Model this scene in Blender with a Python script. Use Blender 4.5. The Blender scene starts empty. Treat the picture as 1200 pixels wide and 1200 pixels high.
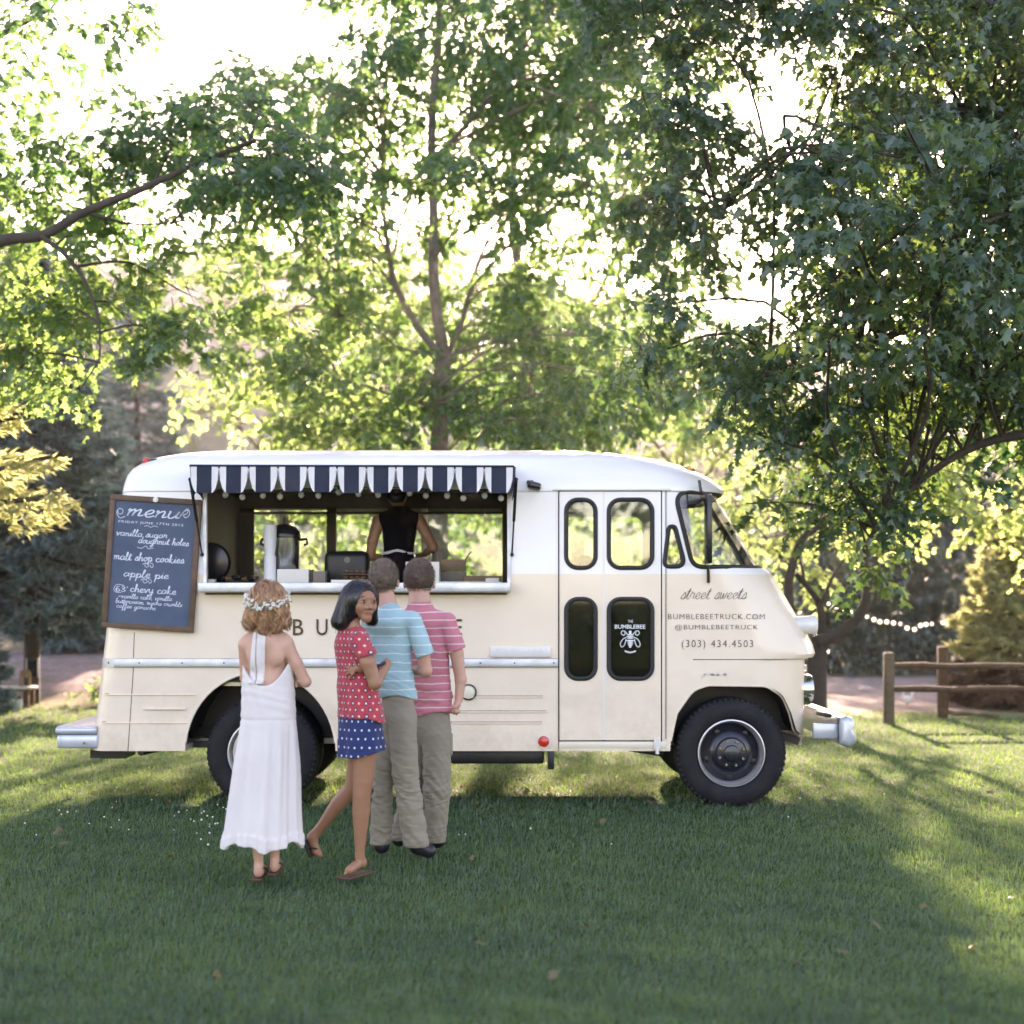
import bpy, bmesh, math, random
import numpy as np
from mathutils import Vector, Matrix
R_ = math.radians
scene = bpy.context.scene
COL = scene.collection
random.seed(7)
RNG = np.random.default_rng(11)

# ---------------------------------------------------------------- camera
F_PX, CAM_H, HOR = 1714.0, 1.46, 700.0      # focal length in photo pixels, camera height over the grass tops, horizon row
cam_data = bpy.data.cameras.new('camera')
cam_data.sensor_width = 56.0; cam_data.sensor_height = 56.0
cam_data.lens = 80.0
cam_data.shift_y = (HOR - 600.0) / 1200.0
cam_data.clip_start = 0.1; cam_data.clip_end = 3000
cam_data.dof.use_dof = True
cam_data.dof.focus_distance = 9.3
cam_data.dof.aperture_fstop = 2.3
cam = bpy.data.objects.new('camera', cam_data)
cam.location = (0, 0, CAM_H); cam.rotation_euler = (R_(90), 0, 0)
COL.objects.link(cam); scene.camera = cam

# ---------------------------------------------------------------- light
SUN_EL, SUN_AZ = 17.0, 2.5                  # the sun stands low behind the trees, facing the camera
HAZE_D = 0.0003
world = bpy.data.worlds.new('World'); scene.world = world; world.use_nodes = True
wn = world.node_tree
bg = wn.nodes['Background']
sky = wn.nodes.new('ShaderNodeTexSky'); sky.sky_type = 'NISHITA'; sky.sun_disc = False
sky.sun_elevation = R_(SUN_EL); sky.sun_rotation = R_(SUN_AZ)
sky.air_density = 1.0; sky.dust_density = 2.6; sky.ozone_density = 1.0; sky.altitude = 1500
wn.links.new(sky.outputs[0], bg.inputs[0]); bg.inputs[1].default_value = 0.15
sun_data = bpy.data.lights.new('sun', 'SUN'); sun_data.energy = 5.0; sun_data.angle = R_(1.0)
sun_data.color = (1.0, 0.95, 0.86)
sun = bpy.data.objects.new('sun', sun_data); COL.objects.link(sun)
_sd = Vector((math.sin(R_(SUN_AZ)) * math.cos(R_(SUN_EL)), math.cos(R_(SUN_AZ)) * math.cos(R_(SUN_EL)), math.sin(R_(SUN_EL))))
sun.rotation_euler = (-_sd).to_track_quat('-Z', 'Y').to_euler(); sun.location = _sd * 60

scene.view_settings.view_transform = 'Standard'; scene.view_settings.look = 'None'
scene.view_settings.gamma = 1.0; scene.view_settings.use_curve_mapping = False
scene.view_settings.exposure = 2.62
scene.view_settings.use_white_balance = True; scene.view_settings.white_balance_temperature = 8700; scene.view_settings.white_balance_tint = 32
scene.render.engine = 'CYCLES'
scene.cycles.max_bounces = 8; scene.cycles.diffuse_bounces = 3; scene.cycles.glossy_bounces = 3
scene.cycles.transmission_bounces = 4; scene.cycles.transparent_max_bounces = 10; scene.cycles.volume_bounces = 0
scene.cycles.caustics_reflective = False; scene.cycles.caustics_refractive = False
scene.cycles.use_denoising = True
scene.cycles.sample_clamp_indirect = 6.0

# ---------------------------------------------------------------- helpers
def P(px, py, Y):
    """the point at distance Y that the photograph shows at (px, py)"""
    return Vector(((px - 600.0) * Y / F_PX, Y, CAM_H + (HOR - py) * Y / F_PX))

def tag(o, label=None, cat=None, group=None, kind=None):
    if label: o['label'] = label
    if cat: o['category'] = cat
    if group: o['group'] = group
    if kind: o['kind'] = kind
    return o

def link(name, me, parent=None, mat=None):
    o = bpy.data.objects.new(name, me); COL.objects.link(o)
    if parent is not None: o.parent = parent
    if mat is not None and me is not None and len(me.materials) == 0: me.materials.append(mat)
    return o

def empty(name, loc=(0, 0, 0), rz=0.0, parent=None):
    o = bpy.data.objects.new(name, None); o.location = loc; o.rotation_euler = (0, 0, rz)
    o.empty_display_size = 0.1; COL.objects.link(o)
    if parent is not None: o.parent = parent
    return o

def copy_tree(o, parent=None):
    c = o.copy(); COL.objects.link(c); c.parent = parent
    for ch in [x for x in bpy.data.objects if x.parent == o]: copy_tree(ch, c)
    return c

def np_mesh(name, V, F, smooth=True, mats=None, attrs=None, mat_idx=None):
    """V (n,3), F (m,k) or list of such -> mesh"""
    me = bpy.data.meshes.new(name)
    V = np.asarray(V, dtype=np.float32)
    Fs = F if isinstance(F, list) else [F]
    Fs = [np.asarray(f, dtype=np.int32) for f in Fs if len(f)]
    loops = np.concatenate([f.ravel() for f in Fs])
    tot = np.concatenate([np.full(len(f), f.shape[1], dtype=np.int32) for f in Fs])
    start = np.concatenate([[0], np.cumsum(tot)[:-1]]).astype(np.int32)
    me.vertices.add(len(V)); me.vertices.foreach_set('co', V.ravel())
    me.loops.add(len(loops)); me.loops.foreach_set('vertex_index', loops)
    me.polygons.add(len(tot)); me.polygons.foreach_set('loop_start', start)
    me.polygons.foreach_set('loop_total', tot)
    if smooth is True: me.polygons.foreach_set('use_smooth', np.ones(len(tot), dtype=bool))
    else: me.polygons.foreach_set('use_smooth', np.zeros(len(tot), dtype=bool))
    for m in (mats or []): me.materials.append(m)
    if mat_idx is not None: me.polygons.foreach_set('material_index', np.asarray(mat_idx, dtype=np.int32))
    for an, (dom, typ, val) in (attrs or {}).items():
        a = me.attributes.new(an, typ, dom)
        if typ == 'FLOAT': a.data.foreach_set('value', np.asarray(val, dtype=np.float32).ravel())
        else: a.data.foreach_set('color', np.asarray(val, dtype=np.float32).ravel())
    me.update(calc_edges=True); me.validate(clean_customdata=False)
    return me

class MB:
    """collects shapes in one bmesh"""
    def __init__(s): s.bm = bmesh.new()
    def box(s, c, size, rot=None, bevel=0.0, seg=2):
        r = bmesh.ops.create_cube(s.bm, size=1.0); vs = r['verts']
        bmesh.ops.scale(s.bm, vec=size, verts=vs)
        if bevel > 0:
            es = list({e for v in vs for e in v.link_edges})
            bv = bmesh.ops.bevel(s.bm, geom=es, offset=bevel, segments=seg, profile=0.5, affect='EDGES')
            vs = list({v for f in bv['faces'] for v in f.verts} | {v for v in vs if v.is_valid})
        if rot is not None: bmesh.ops.rotate(s.bm, cent=(0, 0, 0), matrix=rot, verts=vs)
        bmesh.ops.translate(s.bm, vec=c, verts=vs); return s
    def cyl(s, a, b, r0, r1=None, n=20, caps=True):
        a, b = Vector(a), Vector(b); r1 = r0 if r1 is None else r1
        d = b - a
        m = Matrix.Translation((a + b) / 2) @ d.to_track_quat('Z', 'Y').to_matrix().to_4x4()
        bmesh.ops.create_cone(s.bm, cap_ends=caps, segments=n, radius1=r0, radius2=r1, depth=d.length, matrix=m); return s
    def sph(s, c, r, n=16, scale=(1, 1, 1)):
        m = Matrix.Translation(c) @ Matrix.Diagonal((scale[0], scale[1], scale[2], 1))
        bmesh.ops.create_uvsphere(s.bm, u_segments=n, v_segments=max(6, n // 2), radius=r, matrix=m); return s
    def lathe(s, prof, origin, axis='Y', n=48, close=False):
        """prof: list of (r, h) ; revolve about axis through origin"""
        rings = []
        for (r, h) in prof:
            ring = []
            for k in range(n):
                t = 2 * math.pi * k / n; c, q = r * math.cos(t), r * math.sin(t)
                v = {'Y': (c, h, q), 'Z': (c, q, h), 'X': (h, c, q)}[axis]
                ring.append(s.bm.verts.new(Vector(origin) + Vector(v)))
            rings.append(ring)
        for i in range(len(rings) - 1 + (1 if close else 0)):
            A, B = rings[i], rings[(i + 1) % len(rings)]
            for k in range(n):
                s.bm.faces.new((A[k], A[(k + 1) % n], B[(k + 1) % n], B[k]))
        if not close:
            if prof[0][0] > 1e-6: s.bm.faces.new(rings[0])
            if prof[-1][0] > 1e-6: s.bm.faces.new(rings[-1])
        return s
    def tube(s, pts, r, n=8, closed=False, flat=None):
        """pts list of Vector, r float or list"""
        pts = [Vector(p) for p in pts]; m = len(pts)
        rr = r if isinstance(r, (list, tuple)) else [r] * m
        rings = []; up = None
        for i, p in enumerate(pts):
            a = pts[i - 1] if (i > 0 or closed) else pts[i]
            b = pts[(i + 1) % m] if (i < m - 1 or closed) else pts[i]
            t = (b - a).normalized()
            if up is None:
                up = Vector((0, 0, 1)) if abs(t.z) < 0.9 else Vector((1, 0, 0))
            x = t.cross(up)
            if x.length < 1e-4: x = t.cross(Vector((0, 1, 0.1)))
            x.normalize(); y = x.cross(t).normalized(); up = y
            ring = []
            for k in range(n):
                an = 2 * math.pi * k / n
                ring.append(s.bm.verts.new(p + x * (rr[i] * math.cos(an)) + y * (rr[i] * math.sin(an))))
            rings.append(ring)
        for i in range(m - 1 + (1 if closed else 0)):
            A, B = rings[i], rings[(i + 1) % m]
            for k in range(n): s.bm.faces.new((A[k], A[(k + 1) % n], B[(k + 1) % n], B[k]))
        if not closed:
            s.bm.faces.new(rings[0]); s.bm.faces.new(rings[-1])
        return s
    def plate(s, outer, holes, y0, y1):
        """flat plate from XZ outlines with holes, between Y=y0 and Y=y1"""
        es = []
        nf0 = set(s.bm.faces)
        for loop in [outer] + list(holes):
            vs = [s.bm.verts.new((p[0], y0, p[1])) for p in loop]
            for i in range(len(vs)): es.append(s.bm.edges.new((vs[i], vs[(i + 1) % len(vs)])))
        bmesh.ops.triangle_fill(s.bm, use_beauty=True, use_dissolve=False, edges=es, normal=(0, -1, 0))
        fs = [f for f in s.bm.faces if f not in nf0]
        r = bmesh.ops.extrude_face_region(s.bm, geom=fs)
        bmesh.ops.translate(s.bm, vec=(0, y1 - y0, 0), verts=[g for g in r['geom'] if isinstance(g, bmesh.types.BMVert)])
        return s
    def mesh(s, name, mat, smooth=35):
        bmesh.ops.recalc_face_normals(s.bm, faces=s.bm.faces[:])
        me = bpy.data.meshes.new(name)
        if smooth:
            for f in s.bm.faces: f.smooth = True
            lim = R_(smooth)
            for e in s.bm.edges:
                if len(e.link_faces) == 2 and e.calc_face_angle(0) > lim: e.smooth = False
        s.bm.to_mesh(me); s.bm.free()
        if mat: me.materials.append(mat)
        return me
    def obj(s, name, mat, parent=None, smooth=35):
        return link(name, s.mesh(name, mat, smooth), parent)

def round_rect(x0, x1, z0, z1, r, n=6):
    pts = []
    for (cx, cz, a0) in ((x1 - r, z1 - r, 0), (x0 + r, z1 - r, 90), (x0 + r, z0 + r, 180), (x1 - r, z0 + r, 270)):
        for k in range(n + 1):
            a = R_(a0 + 90 * k / n); pts.append((cx + r * math.cos(a), cz + r * math.sin(a)))
    return pts

def round_poly(pts, r, n=5):
    """round the corners of a polygon (list of 2D); r float or list"""
    out = []; m = len(pts)
    for i in range(m):
        p = Vector(pts[i]); a = Vector(pts[i - 1]); b = Vector(pts[(i + 1) % m])
        rr = r[i] if isinstance(r, (list, tuple)) else r
        if rr <= 0: out.append((p.x, p.y)); continue
        d1 = (a - p).normalized(); d2 = (b - p).normalized()
        half = d1.angle(d2) / 2; t = min(rr / math.tan(half), (a - p).length * .49, (b - p).length * .49)
        q1, q2 = p + d1 * t, p + d2 * t
        for k in range(n + 1):
            u = k / n; q = q1 * (1 - u) ** 2 + p * 2 * u * (1 - u) + q2 * u * u
            out.append((q.x, q.y))
    return out

def spline(pts, n=8, closed=False):
    """Catmull-Rom through points"""
    pts = [Vector(p) for p in pts]; m = len(pts); out = []
    rng = range(m if closed else m - 1)
    for i in rng:
        p0 = pts[(i - 1) % m] if (closed or i > 0) else pts[0]
        p1, p2 = pts[i], pts[(i + 1) % m]
        p3 = pts[(i + 2) % m] if (closed or i + 2 < m) else pts[-1]
        for k in range(n):
            t = k / n
            out.append(0.5 * ((2 * p1) + (p2 - p0) * t + (2 * p0 - 5 * p1 + 4 * p2 - p3) * t * t + (3 * p1 - p0 - 3 * p2 + p3) * t ** 3))
    if not closed: out.append(pts[-1])
    return out

# ---------------------------------------------------------------- materials
def srgb(r, g, b):
    f = lambda c: (c / 255 / 12.92) if c / 255 <= 0.04045 else ((c / 255 + 0.055) / 1.055) ** 2.4
    return (f(r), f(g), f(b), 1)

def mat(name, color, rough=0.5, metal=0.0, var=0.0, scale=4.0, bump=0.0, bscale=60.0, coat=0.0, spec=0.5, color2=None, rvar=0.0, sheen=0.0):
    m = bpy.data.materials.new(name); m.use_nodes = True
    nt = m.node_tree; b = nt.nodes['Principled BSDF']
    c = tuple(color[:3]) + (1,)
    b.inputs['Base Color'].default_value = c; b.inputs['Roughness'].default_value = rough
    b.inputs['Metallic'].default_value = metal; b.inputs['Coat Weight'].default_value = coat
    b.inputs['Coat Roughness'].default_value = 0.08
    b.inputs['Specular IOR Level'].default_value = spec
    if sheen: b.inputs['Sheen Weight'].default_value = sheen
    geo = nt.nodes.new('ShaderNodeTexCoord')
    if var > 0 or color2:
        no = nt.nodes.new('ShaderNodeTexNoise'); no.inputs['Scale'].default_value = scale
        no.inputs['Detail'].default_value = 6; no.inputs['Roughness'].default_value = 0.6
        nt.links.new(geo.outputs['Object'], no.inputs['Vector'])
        mp = nt.nodes.new('ShaderNodeMapRange'); mp.inputs[1].default_value = 0.3; mp.inputs[2].default_value = 0.7
        nt.links.new(no.outputs[0], mp.inputs[0])
        mx = nt.nodes.new('ShaderNodeMix'); mx.data_type = 'RGBA'
        c2 = tuple(color2[:3]) + (1,) if color2 else tuple(max(0, x * (1 - var)) for x in c[:3]) + (1,)
        mx.inputs[6].default_value = c; mx.inputs[7].default_value = c2
        nt.links.new(mp.outputs[0], mx.inputs[0]); nt.links.new(mx.outputs[2], b.inputs['Base Color'])
        if rvar:
            mr = nt.nodes.new('ShaderNodeMapRange'); mr.inputs[3].default_value = rough; mr.inputs[4].default_value = rough + rvar
            nt.links.new(no.outputs[0], mr.inputs[0]); nt.links.new(mr.outputs[0], b.inputs['Roughness'])
    if bump > 0:
        n2 = nt.nodes.new('ShaderNodeTexNoise'); n2.inputs['Scale'].default_value = bscale; n2.inputs['Detail'].default_value = 4
        nt.links.new(geo.outputs['Object'], n2.inputs['Vector'])
        bp = nt.nodes.new('ShaderNodeBump'); bp.inputs['Strength'].default_value = bump; bp.inputs['Distance'].default_value = 0.01
        nt.links.new(n2.outputs[0], bp.inputs['Height']); nt.links.new(bp.outputs[0], b.inputs['Normal'])
    return m

def glass_mat(name, tint=(0.9, 0.95, 0.92), refl=0.12, rough=0.02):
    m = bpy.data.materials.new(name); m.use_nodes = True; nt = m.node_tree
    for n in list(nt.nodes):
        if n.type == 'BSDF_PRINCIPLED': nt.nodes.remove(n)
    out = [n for n in nt.nodes if n.type == 'OUTPUT_MATERIAL'][0]
    tr = nt.nodes.new('ShaderNodeBsdfTransparent'); tr.inputs[0].default_value = tuple(tint) + (1,)
    gl = nt.nodes.new('ShaderNodeBsdfGlossy'); gl.inputs['Roughness'].default_value = rough
    lw = nt.nodes.new('ShaderNodeFresnel'); lw.inputs['IOR'].default_value = 1.5
    ad = nt.nodes.new('ShaderNodeMath'); ad.operation = 'ADD'; ad.inputs[1].default_value = refl * 0.4; ad.use_clamp = True
    nt.links.new(lw.outputs[0], ad.inputs[0])
    mx = nt.nodes.new('ShaderNodeMixShader')
    nt.links.new(ad.outputs[0], mx.inputs[0]); nt.links.new(tr.outputs[0], mx.inputs[1]); nt.links.new(gl.outputs[0], mx.inputs[2])
    nt.links.new(mx.outputs[0], out.inputs[0])
    return m

M = {}
M['rubber'] = mat('rubber', (0.012, 0.014, 0.018), 0.6, bump=0.2)
M['tyre'] = mat('tyre_rubber', (0.008, 0.010, 0.014), 0.75, spec=.25, bump=0.3, bscale=40, color2=(0.020, 0.021, 0.022), scale=7)
M['black'] = mat('black_paint', (0.006, 0.006, 0.007), 0.45, bump=0.1)
M['black_gloss'] = mat('black_gloss', (0.008, 0.009, 0.014), 0.25, var=.3)
M['alu'] = mat('brushed_aluminium', (0.62, 0.64, 0.67), 0.38, metal=0.85, var=.25, scale=9, rvar=.2)
M['chrome'] = mat('chrome', (0.75, 0.77, 0.8), 0.12, metal=1.0, var=.1)
M['silver_paint'] = mat('silver_paint', (0.55, 0.6, 0.68), 0.3, metal=0.35, var=.2, scale=6, coat=.3)
M['white_paint'] = mat('white_paint', (0.72, 0.71, 0.68), 0.35, var=.08, coat=.4)
M['cream_flat'] = mat('cream_paint', (0.72, 0.66, 0.53), 0.35, var=.06, coat=.4)
M['red_lens'] = mat('red_lens', (0.65, 0.03, 0.012), 0.2, coat=.6, var=.2, scale=40)
M['amber_lens'] = mat('amber_lens', (0.85, 0.30, 0.02), 0.2, coat=.6, var=.2, scale=40)
M['bronze'] = mat('dark_bronze', (0.10, 0.055, 0.028), 0.35, metal=0.5, var=.5, scale=6)
M['ink'] = mat('brown_lettering', (0.085, 0.055, 0.045), 0.5, var=.2)
M['white_print'] = mat('white_lettering', (0.75, 0.78, 0.82), 0.6, var=.1)
M['glass'] = glass_mat('window_glass', (0.80, 0.86, 0.80))
M['glass_dark'] = glass_mat('dark_door_glass', (0.10, 0.13, 0.14), refl=0.04)
M['interior_dark'] = mat('dark_interior', (0.035, 0.03, 0.022), 0.5, var=.4)
M['interior_wood'] = mat('interior_wood', (0.14, 0.085, 0.045), 0.5, var=.5, scale=5)
M['steel'] = mat('stainless_steel', (0.5, 0.5, 0.48), 0.22, metal=1.0, var=.2)
# ================================================================ FOOD TRUCK
YN, YF = 10.64, 12.60            # near and far side of the body
YC = (YN + YF) / 2
def T(px, py): return ((px - 600.0) / 161.1, CAM_H + (HOR - py) / 161.1)   # side plane, metres
truck = empty('food_truck', (-0.4, YC, -0.07))
tag(truck, 'cream and white vintage step van with a striped awning over its open side window', 'food truck')
TOFF = Vector((0.4, -YC, 0.07))
def tpart(mb, name, m, parent=None, smooth=35, label=None):
    o = mb.obj(name, m, parent or truck, smooth)
    o.location = TOFF if parent is None else (0, 0, 0)
    if label: o['label'] = label
    return o

# body levels: z, rear x, front x, half width, front corner radius, rear corner radius
LV = [(0.342, -3.090, 2.190, .980, .42, .16), (0.40, -3.083, 2.195, .980, .42, .16), (0.98, -3.016, 2.205, .980, .42, .16),
      (1.000, -3.014, 2.205, .980, .42, .16), (1.012, -3.012, 2.275, .980, .46, .16), (1.04, -3.009, 2.290, .980, .46, .16), (1.10, -3.002, 2.275, .980, .46, .16),
      (1.17, -2.994, 2.240, .980, .46, .16), (1.45, -2.961, 2.075, .980, .46, .16), (1.640, -2.939, 1.960, .980, .46, .16), (1.672, -2.935, 1.925, .980, .46, .16), (1.680, -2.934, 1.875, .978, .44, .16),
      (1.95, -2.903, 1.715, .978, .44, .16), (2.225, -2.872, 1.545, .978, .44, .17), (2.235, -2.871, 1.60, .985, .45, .17), (2.262, -2.868, 1.605, .985, .45, .18),
      (2.30, -2.862, 1.565, .980, .45, .19), (2.355, -2.85, 1.49, .962, .45, .20), (2.41, -2.825, 1.395, .925, .45, .22), (2.465, -2.775, 1.27, .86, .45, .26), (2.515, -2.70, 1.10, .75, .42, .30),
      (2.553, -2.58, .89, .61, .38, .30), (2.583, -2.40, .62, .44, .30, .28), (2.600, -2.15, .30, .27, .2, .2), (2.608, -1.85, 0.0, .12, .1, .1)]
def lerp_level(z):
    if z <= LV[0][0]: return LV[0]
    for a, b in zip(LV[:-1], LV[1:]):
        if a[0] <= z <= b[0]:
            t = (z - a[0]) / (b[0] - a[0]); return tuple(a[i] * (1 - t) + b[i] * t for i in range(6))
    return LV[-1]
def ring(lv, off=0.0, nseg=9):
    z, B, Fx, W, rf, rr = lv
    B += off; Fx -= off; W -= off; rf = max(rf - off, .02); rr = max(rr - off, .02)
    pts = []
    def arc(cx, cy, r, a0):
        for k in range(nseg + 1):
            a = R_(a0 + 90 * k / nseg); pts.append((cx + r * math.cos(a), cy + r * math.sin(a)))
    h = min(.03, W * .1)
    arc(Fx - rf, W - rf, rf, 0)                       # far front corner (y up)
    for t in (h, 1.0): pts.append((Fx - rf - t, W)) if t == h else None
    pts.append((B + rr + h, W)); arc(B + rr, W - rr, rr, 90)
    pts.append((B, W - rr - h)); pts.append((B, -W + rr + h)); arc(B + rr, -W + rr, rr, 180)
    pts.append((B + rr + h, -W)); pts.append((Fx - rf - h, -W)); arc(Fx - rf, -W + rf, rf, 270)
    pts.append((Fx, -W + rf + min(h, .5 * (W - rf)))); pts.append((Fx, W - rf - min(h, .5 * (W - rf))))
    return [Vector((x, YC + y, z)) for x, y in pts]
def x_front(y, z, off=0.0):
    """outer surface x at depth y for the front"""
    _, B, Fx, W, rf, rr = lerp_level(z); Fx -= off; W -= off; rf -= off
    d = abs(y - YC) - (W - rf)
    return Fx if d <= 0 else Fx - rf + math.sqrt(max(0, rf * rf - min(d, rf) ** 2))
def y_near(x, z, off=0.0):
    _, B, Fx, W, rf, rr = lerp_level(z); Fx -= off; W -= off; rf -= off; B += off
    if x > Fx - rf: return YC - (W - rf + math.sqrt(max(0, rf * rf - min(rf, x - (Fx - rf)) ** 2)))
    if x < B + rr: return YC - (W - rr + math.sqrt(max(0, rr * rr - min(rr, (B + rr) - x) ** 2)))
    return YC - W
def shell_bm(off):
    bm = bmesh.new(); rings = []
    lv = LV if off == 0 else [l for l in LV if l[3] > .2]
    for l in lv:
        z = l[0]
        if off: l = (l[0] - (off if l[0] > 2.3 else 0),) + l[1:]
        rings.append([bm.verts.new(p) for p in ring(l, off if l[3] - off > .05 else 0)])
    n = len(rings[0])
    for A, B in zip(rings[:-1], rings[1:]):
        for k in range(n): bm.faces.new((A[k], A[(k + 1) % n], B[(k + 1) % n], B[k]))
    bm.faces.new(rings[0]); bm.faces.new(rings[-1])
    bmesh.ops.recalc_face_normals(bm, faces=bm.faces[:])
    return bm

# shell = outer minus inner minus openings
def paint_mat():
    m = mat('two_tone_truck_paint', (0.80, 0.68, 0.55), 0.33, var=.05, scale=2.5, coat=.45)
    nt = m.node_tree; b = nt.nodes['Principled BSDF']
    tc = [n for n in nt.nodes if n.type == 'TEX_COORD'][0]
    src = b.inputs['Base Color'].links[0].from_socket
    g = nt.nodes.new('ShaderNodeNewGeometry'); sx = nt.nodes.new('ShaderNodeSeparateXYZ'); nt.links.new(tc.outputs['Object'], sx.inputs[0])
    th = nt.nodes.new('ShaderNodeMapRange'); th.inputs[1].default_value = 1.628; th.inputs[2].default_value = 1.632
    nt.links.new(sx.outputs['Z'], th.inputs[0])
    mx = nt.nodes.new('ShaderNodeMix'); mx.data_type = 'RGBA'; mx.inputs[7].default_value = (0.78, 0.775, 0.77, 1)
    nt.links.new(src, mx.inputs[6]); nt.links.new(th.outputs[0], mx.inputs[0]); 
    # grime speckle
    no = nt.nodes.new('ShaderNodeTexNoise'); no.inputs['Scale'].default_value = 22; no.inputs['Detail'].default_value = 8; no.inputs['Roughness'].default_value = .7
    nt.links.new(tc.outputs['Object'], no.inputs['Vector'])
    mr = nt.nodes.new('ShaderNodeMapRange'); mr.inputs[1].default_value = .62; mr.inputs[2].default_value = .8; mr.inputs[3].default_value = 0; mr.inputs[4].default_value = .18
    nt.links.new(no.outputs[0], mr.inputs[0])
    m2 = nt.nodes.new('ShaderNodeMix'); m2.data_type = 'RGBA'; m2.inputs[7].default_value = (0.42, 0.36, 0.28, 1)
    nt.links.new(mr.outputs[0], m2.inputs[0]); nt.links.new(mx.outputs[2], m2.inputs[6]); nt.links.new(m2.outputs[2], b.inputs['Base Color'])
    # road dirt low on the panels
    dz = nt.nodes.new('ShaderNodeMapRange'); dz.inputs[1].default_value = .95; dz.inputs[2].default_value = .36; dz.inputs[3].default_value = 0; dz.inputs[4].default_value = .42
    nt.links.new(sx.outputs['Z'], dz.inputs[0])
    n5 = nt.nodes.new('ShaderNodeTexNoise'); n5.inputs['Scale'].default_value = 5; n5.inputs['Detail'].default_value = 9; n5.inputs['Roughness'].default_value = .75
    nt.links.new(tc.outputs['Object'], n5.inputs['Vector'])
    r5 = nt.nodes.new('ShaderNodeMapRange'); r5.inputs[1].default_value = .45; r5.inputs[2].default_value = .75; nt.links.new(n5.outputs[0], r5.inputs[0])
    mm_ = nt.nodes.new('ShaderNodeMath'); mm_.operation = 'MULTIPLY'; nt.links.new(dz.outputs[0], mm_.inputs[0]); nt.links.new(r5.outputs[0], mm_.inputs[1])
    m3 = nt.nodes.new('ShaderNodeMix'); m3.data_type = 'RGBA'; m3.inputs[7].default_value = (0.36, 0.29, 0.20, 1)
    nt.links.new(mm_.outputs[0], m3.inputs[0]); nt.links.new(m2.outputs[2], m3.inputs[6]); nt.links.new(m3.outputs[2], b.inputs['Base Color'])
    # faint waviness of hand-formed sheet metal
    n3 = nt.nodes.new('ShaderNodeTexNoise'); n3.inputs['Scale'].default_value = 2.2; n3.inputs['Detail'].default_value = 2.5
    nt.links.new(tc.outputs['Object'], n3.inputs['Vector'])
    bp = nt.nodes.new('ShaderNodeBump'); bp.inputs['Strength'].default_value = .45; bp.inputs['Distance'].default_value = .05
    nt.links.new(n3.outputs[0], bp.inputs['Height']); nt.links.new(bp.outputs[0], b.inputs['Normal'])
    return m
M['truck'] = paint_mat()
M['interior_wood'] = mat('interior_wood', (0.075, 0.048, 0.028), .55, var=.5, scale=5); M['interior_dark'] = mat('dark_interior', (0.020, 0.018, 0.015), .6, var=.4)

def TP(l): return [T(*p) for p in l]
service = [T(241, 573), T(596, 573), T(596, 685), T(241, 685)]
door_op = [T(654, 574.5), T(776, 574.5), T(776, 872), T(654, 872)]
vent_o = round_poly(TP([(784, 617), (791, 617), (803, 664), (778, 664)]), [.05, .05, .055, .04])
ws_side = TP([(790, 576), (920, 576), (920, 664.5), (812, 664.5)])
ws_poly = round_poly(ws_side, [.095, 0, 0, .10], 8)
front_arch = round_poly(TP([(784, 900), (786, 868), (793, 836), (812, 809), (830, 803), (898, 804), (918, 816), (928, 838), (934, 858), (942, 865), (1000, 865), (1000, 900)]),
                        [0, .05, .1, .15, .15, .15, .15, .1, .05, .03, 0, 0])
rear_arch = [(T(305, 0)[0] + .548 * math.cos(a), T(0, 880)[1] - .0 + .575 * math.sin(a)) for a in [math.pi * k / 28 for k in range(29)]] + [T(217, 900), ]
rear_arch = [(T(305, 0)[0] + .548, .2)] + rear_arch[:-1] + [(T(305, 0)[0] - .548, .2)]
def far_x(px): return (px - 600) * 12.6 / F_PX
def far_z(py): return CAM_H + (HOR - py) * 12.6 / F_PX
far_wins = [(291, 384, 598, 694), (395, 494, 600, 690), (503, 589, 601, 690)]
cut = MB()
cut.plate(service, [], YN - .3, YN + .3); cut.plate(door_op, [], YN - .3, YN + .3); cut.plate(vent_o, [], YN - .3, YN + .35)
cut.plate(ws_poly, [], YN - .3, YC - .035)
cut.plate([(x, z) for x, z in ws_poly], [], YC + .035, YF + .3)
cut.plate(front_arch, [], YN - .3, YN + .42); cut.plate(front_arch, [], YF - .42, YF + .3)
cut.plate(rear_arch, [], YN - .3, YN + .55); cut.plate(rear_arch, [], YF - .55, YF + .3)
for (a, b, c, d) in far_wins:
    cut.plate([(far_x(a), far_z(c)), (far_x(b), far_z(c)), (far_x(b), far_z(d)), (far_x(a), far_z(d))], [], YF - .3, YF + .3)
far_door = [(.47, 1.10), (1.06, 1.10), (1.06, 2.16), (.47, 2.16)]
cut.plate(round_rect(.30, 1.12, 1.62, 2.15, .08), [], YF - .3, YF + .3)
def boolean(target_me, cutter_me):
    a = bpy.data.objects.new('tmp_a', target_me); b = bpy.data.objects.new('tmp_b', cutter_me)
    COL.objects.link(a); COL.objects.link(b)
    md = a.modifiers.new('b', 'BOOLEAN'); md.operation = 'DIFFERENCE'; md.solver = 'EXACT'; md.object = b; md.use_self = False
    dg = bpy.context.evaluated_depsgraph_get(); dg.update()
    me = bpy.data.meshes.new_from_object(a.evaluated_get(dg))
    bpy.data.objects.remove(a); bpy.data.objects.remove(b)
    return me
outer = bpy.data.meshes.new('outer'); _b = shell_bm(0); _b.to_mesh(outer)
inner = bpy.data.meshes.new('inner'); _b = shell_bm(.035)
bmesh.ops.translate(_b, vec=(0, 0, .04), verts=[v for v in _b.verts if v.co.z < .36]); _b.to_mesh(inner)
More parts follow.
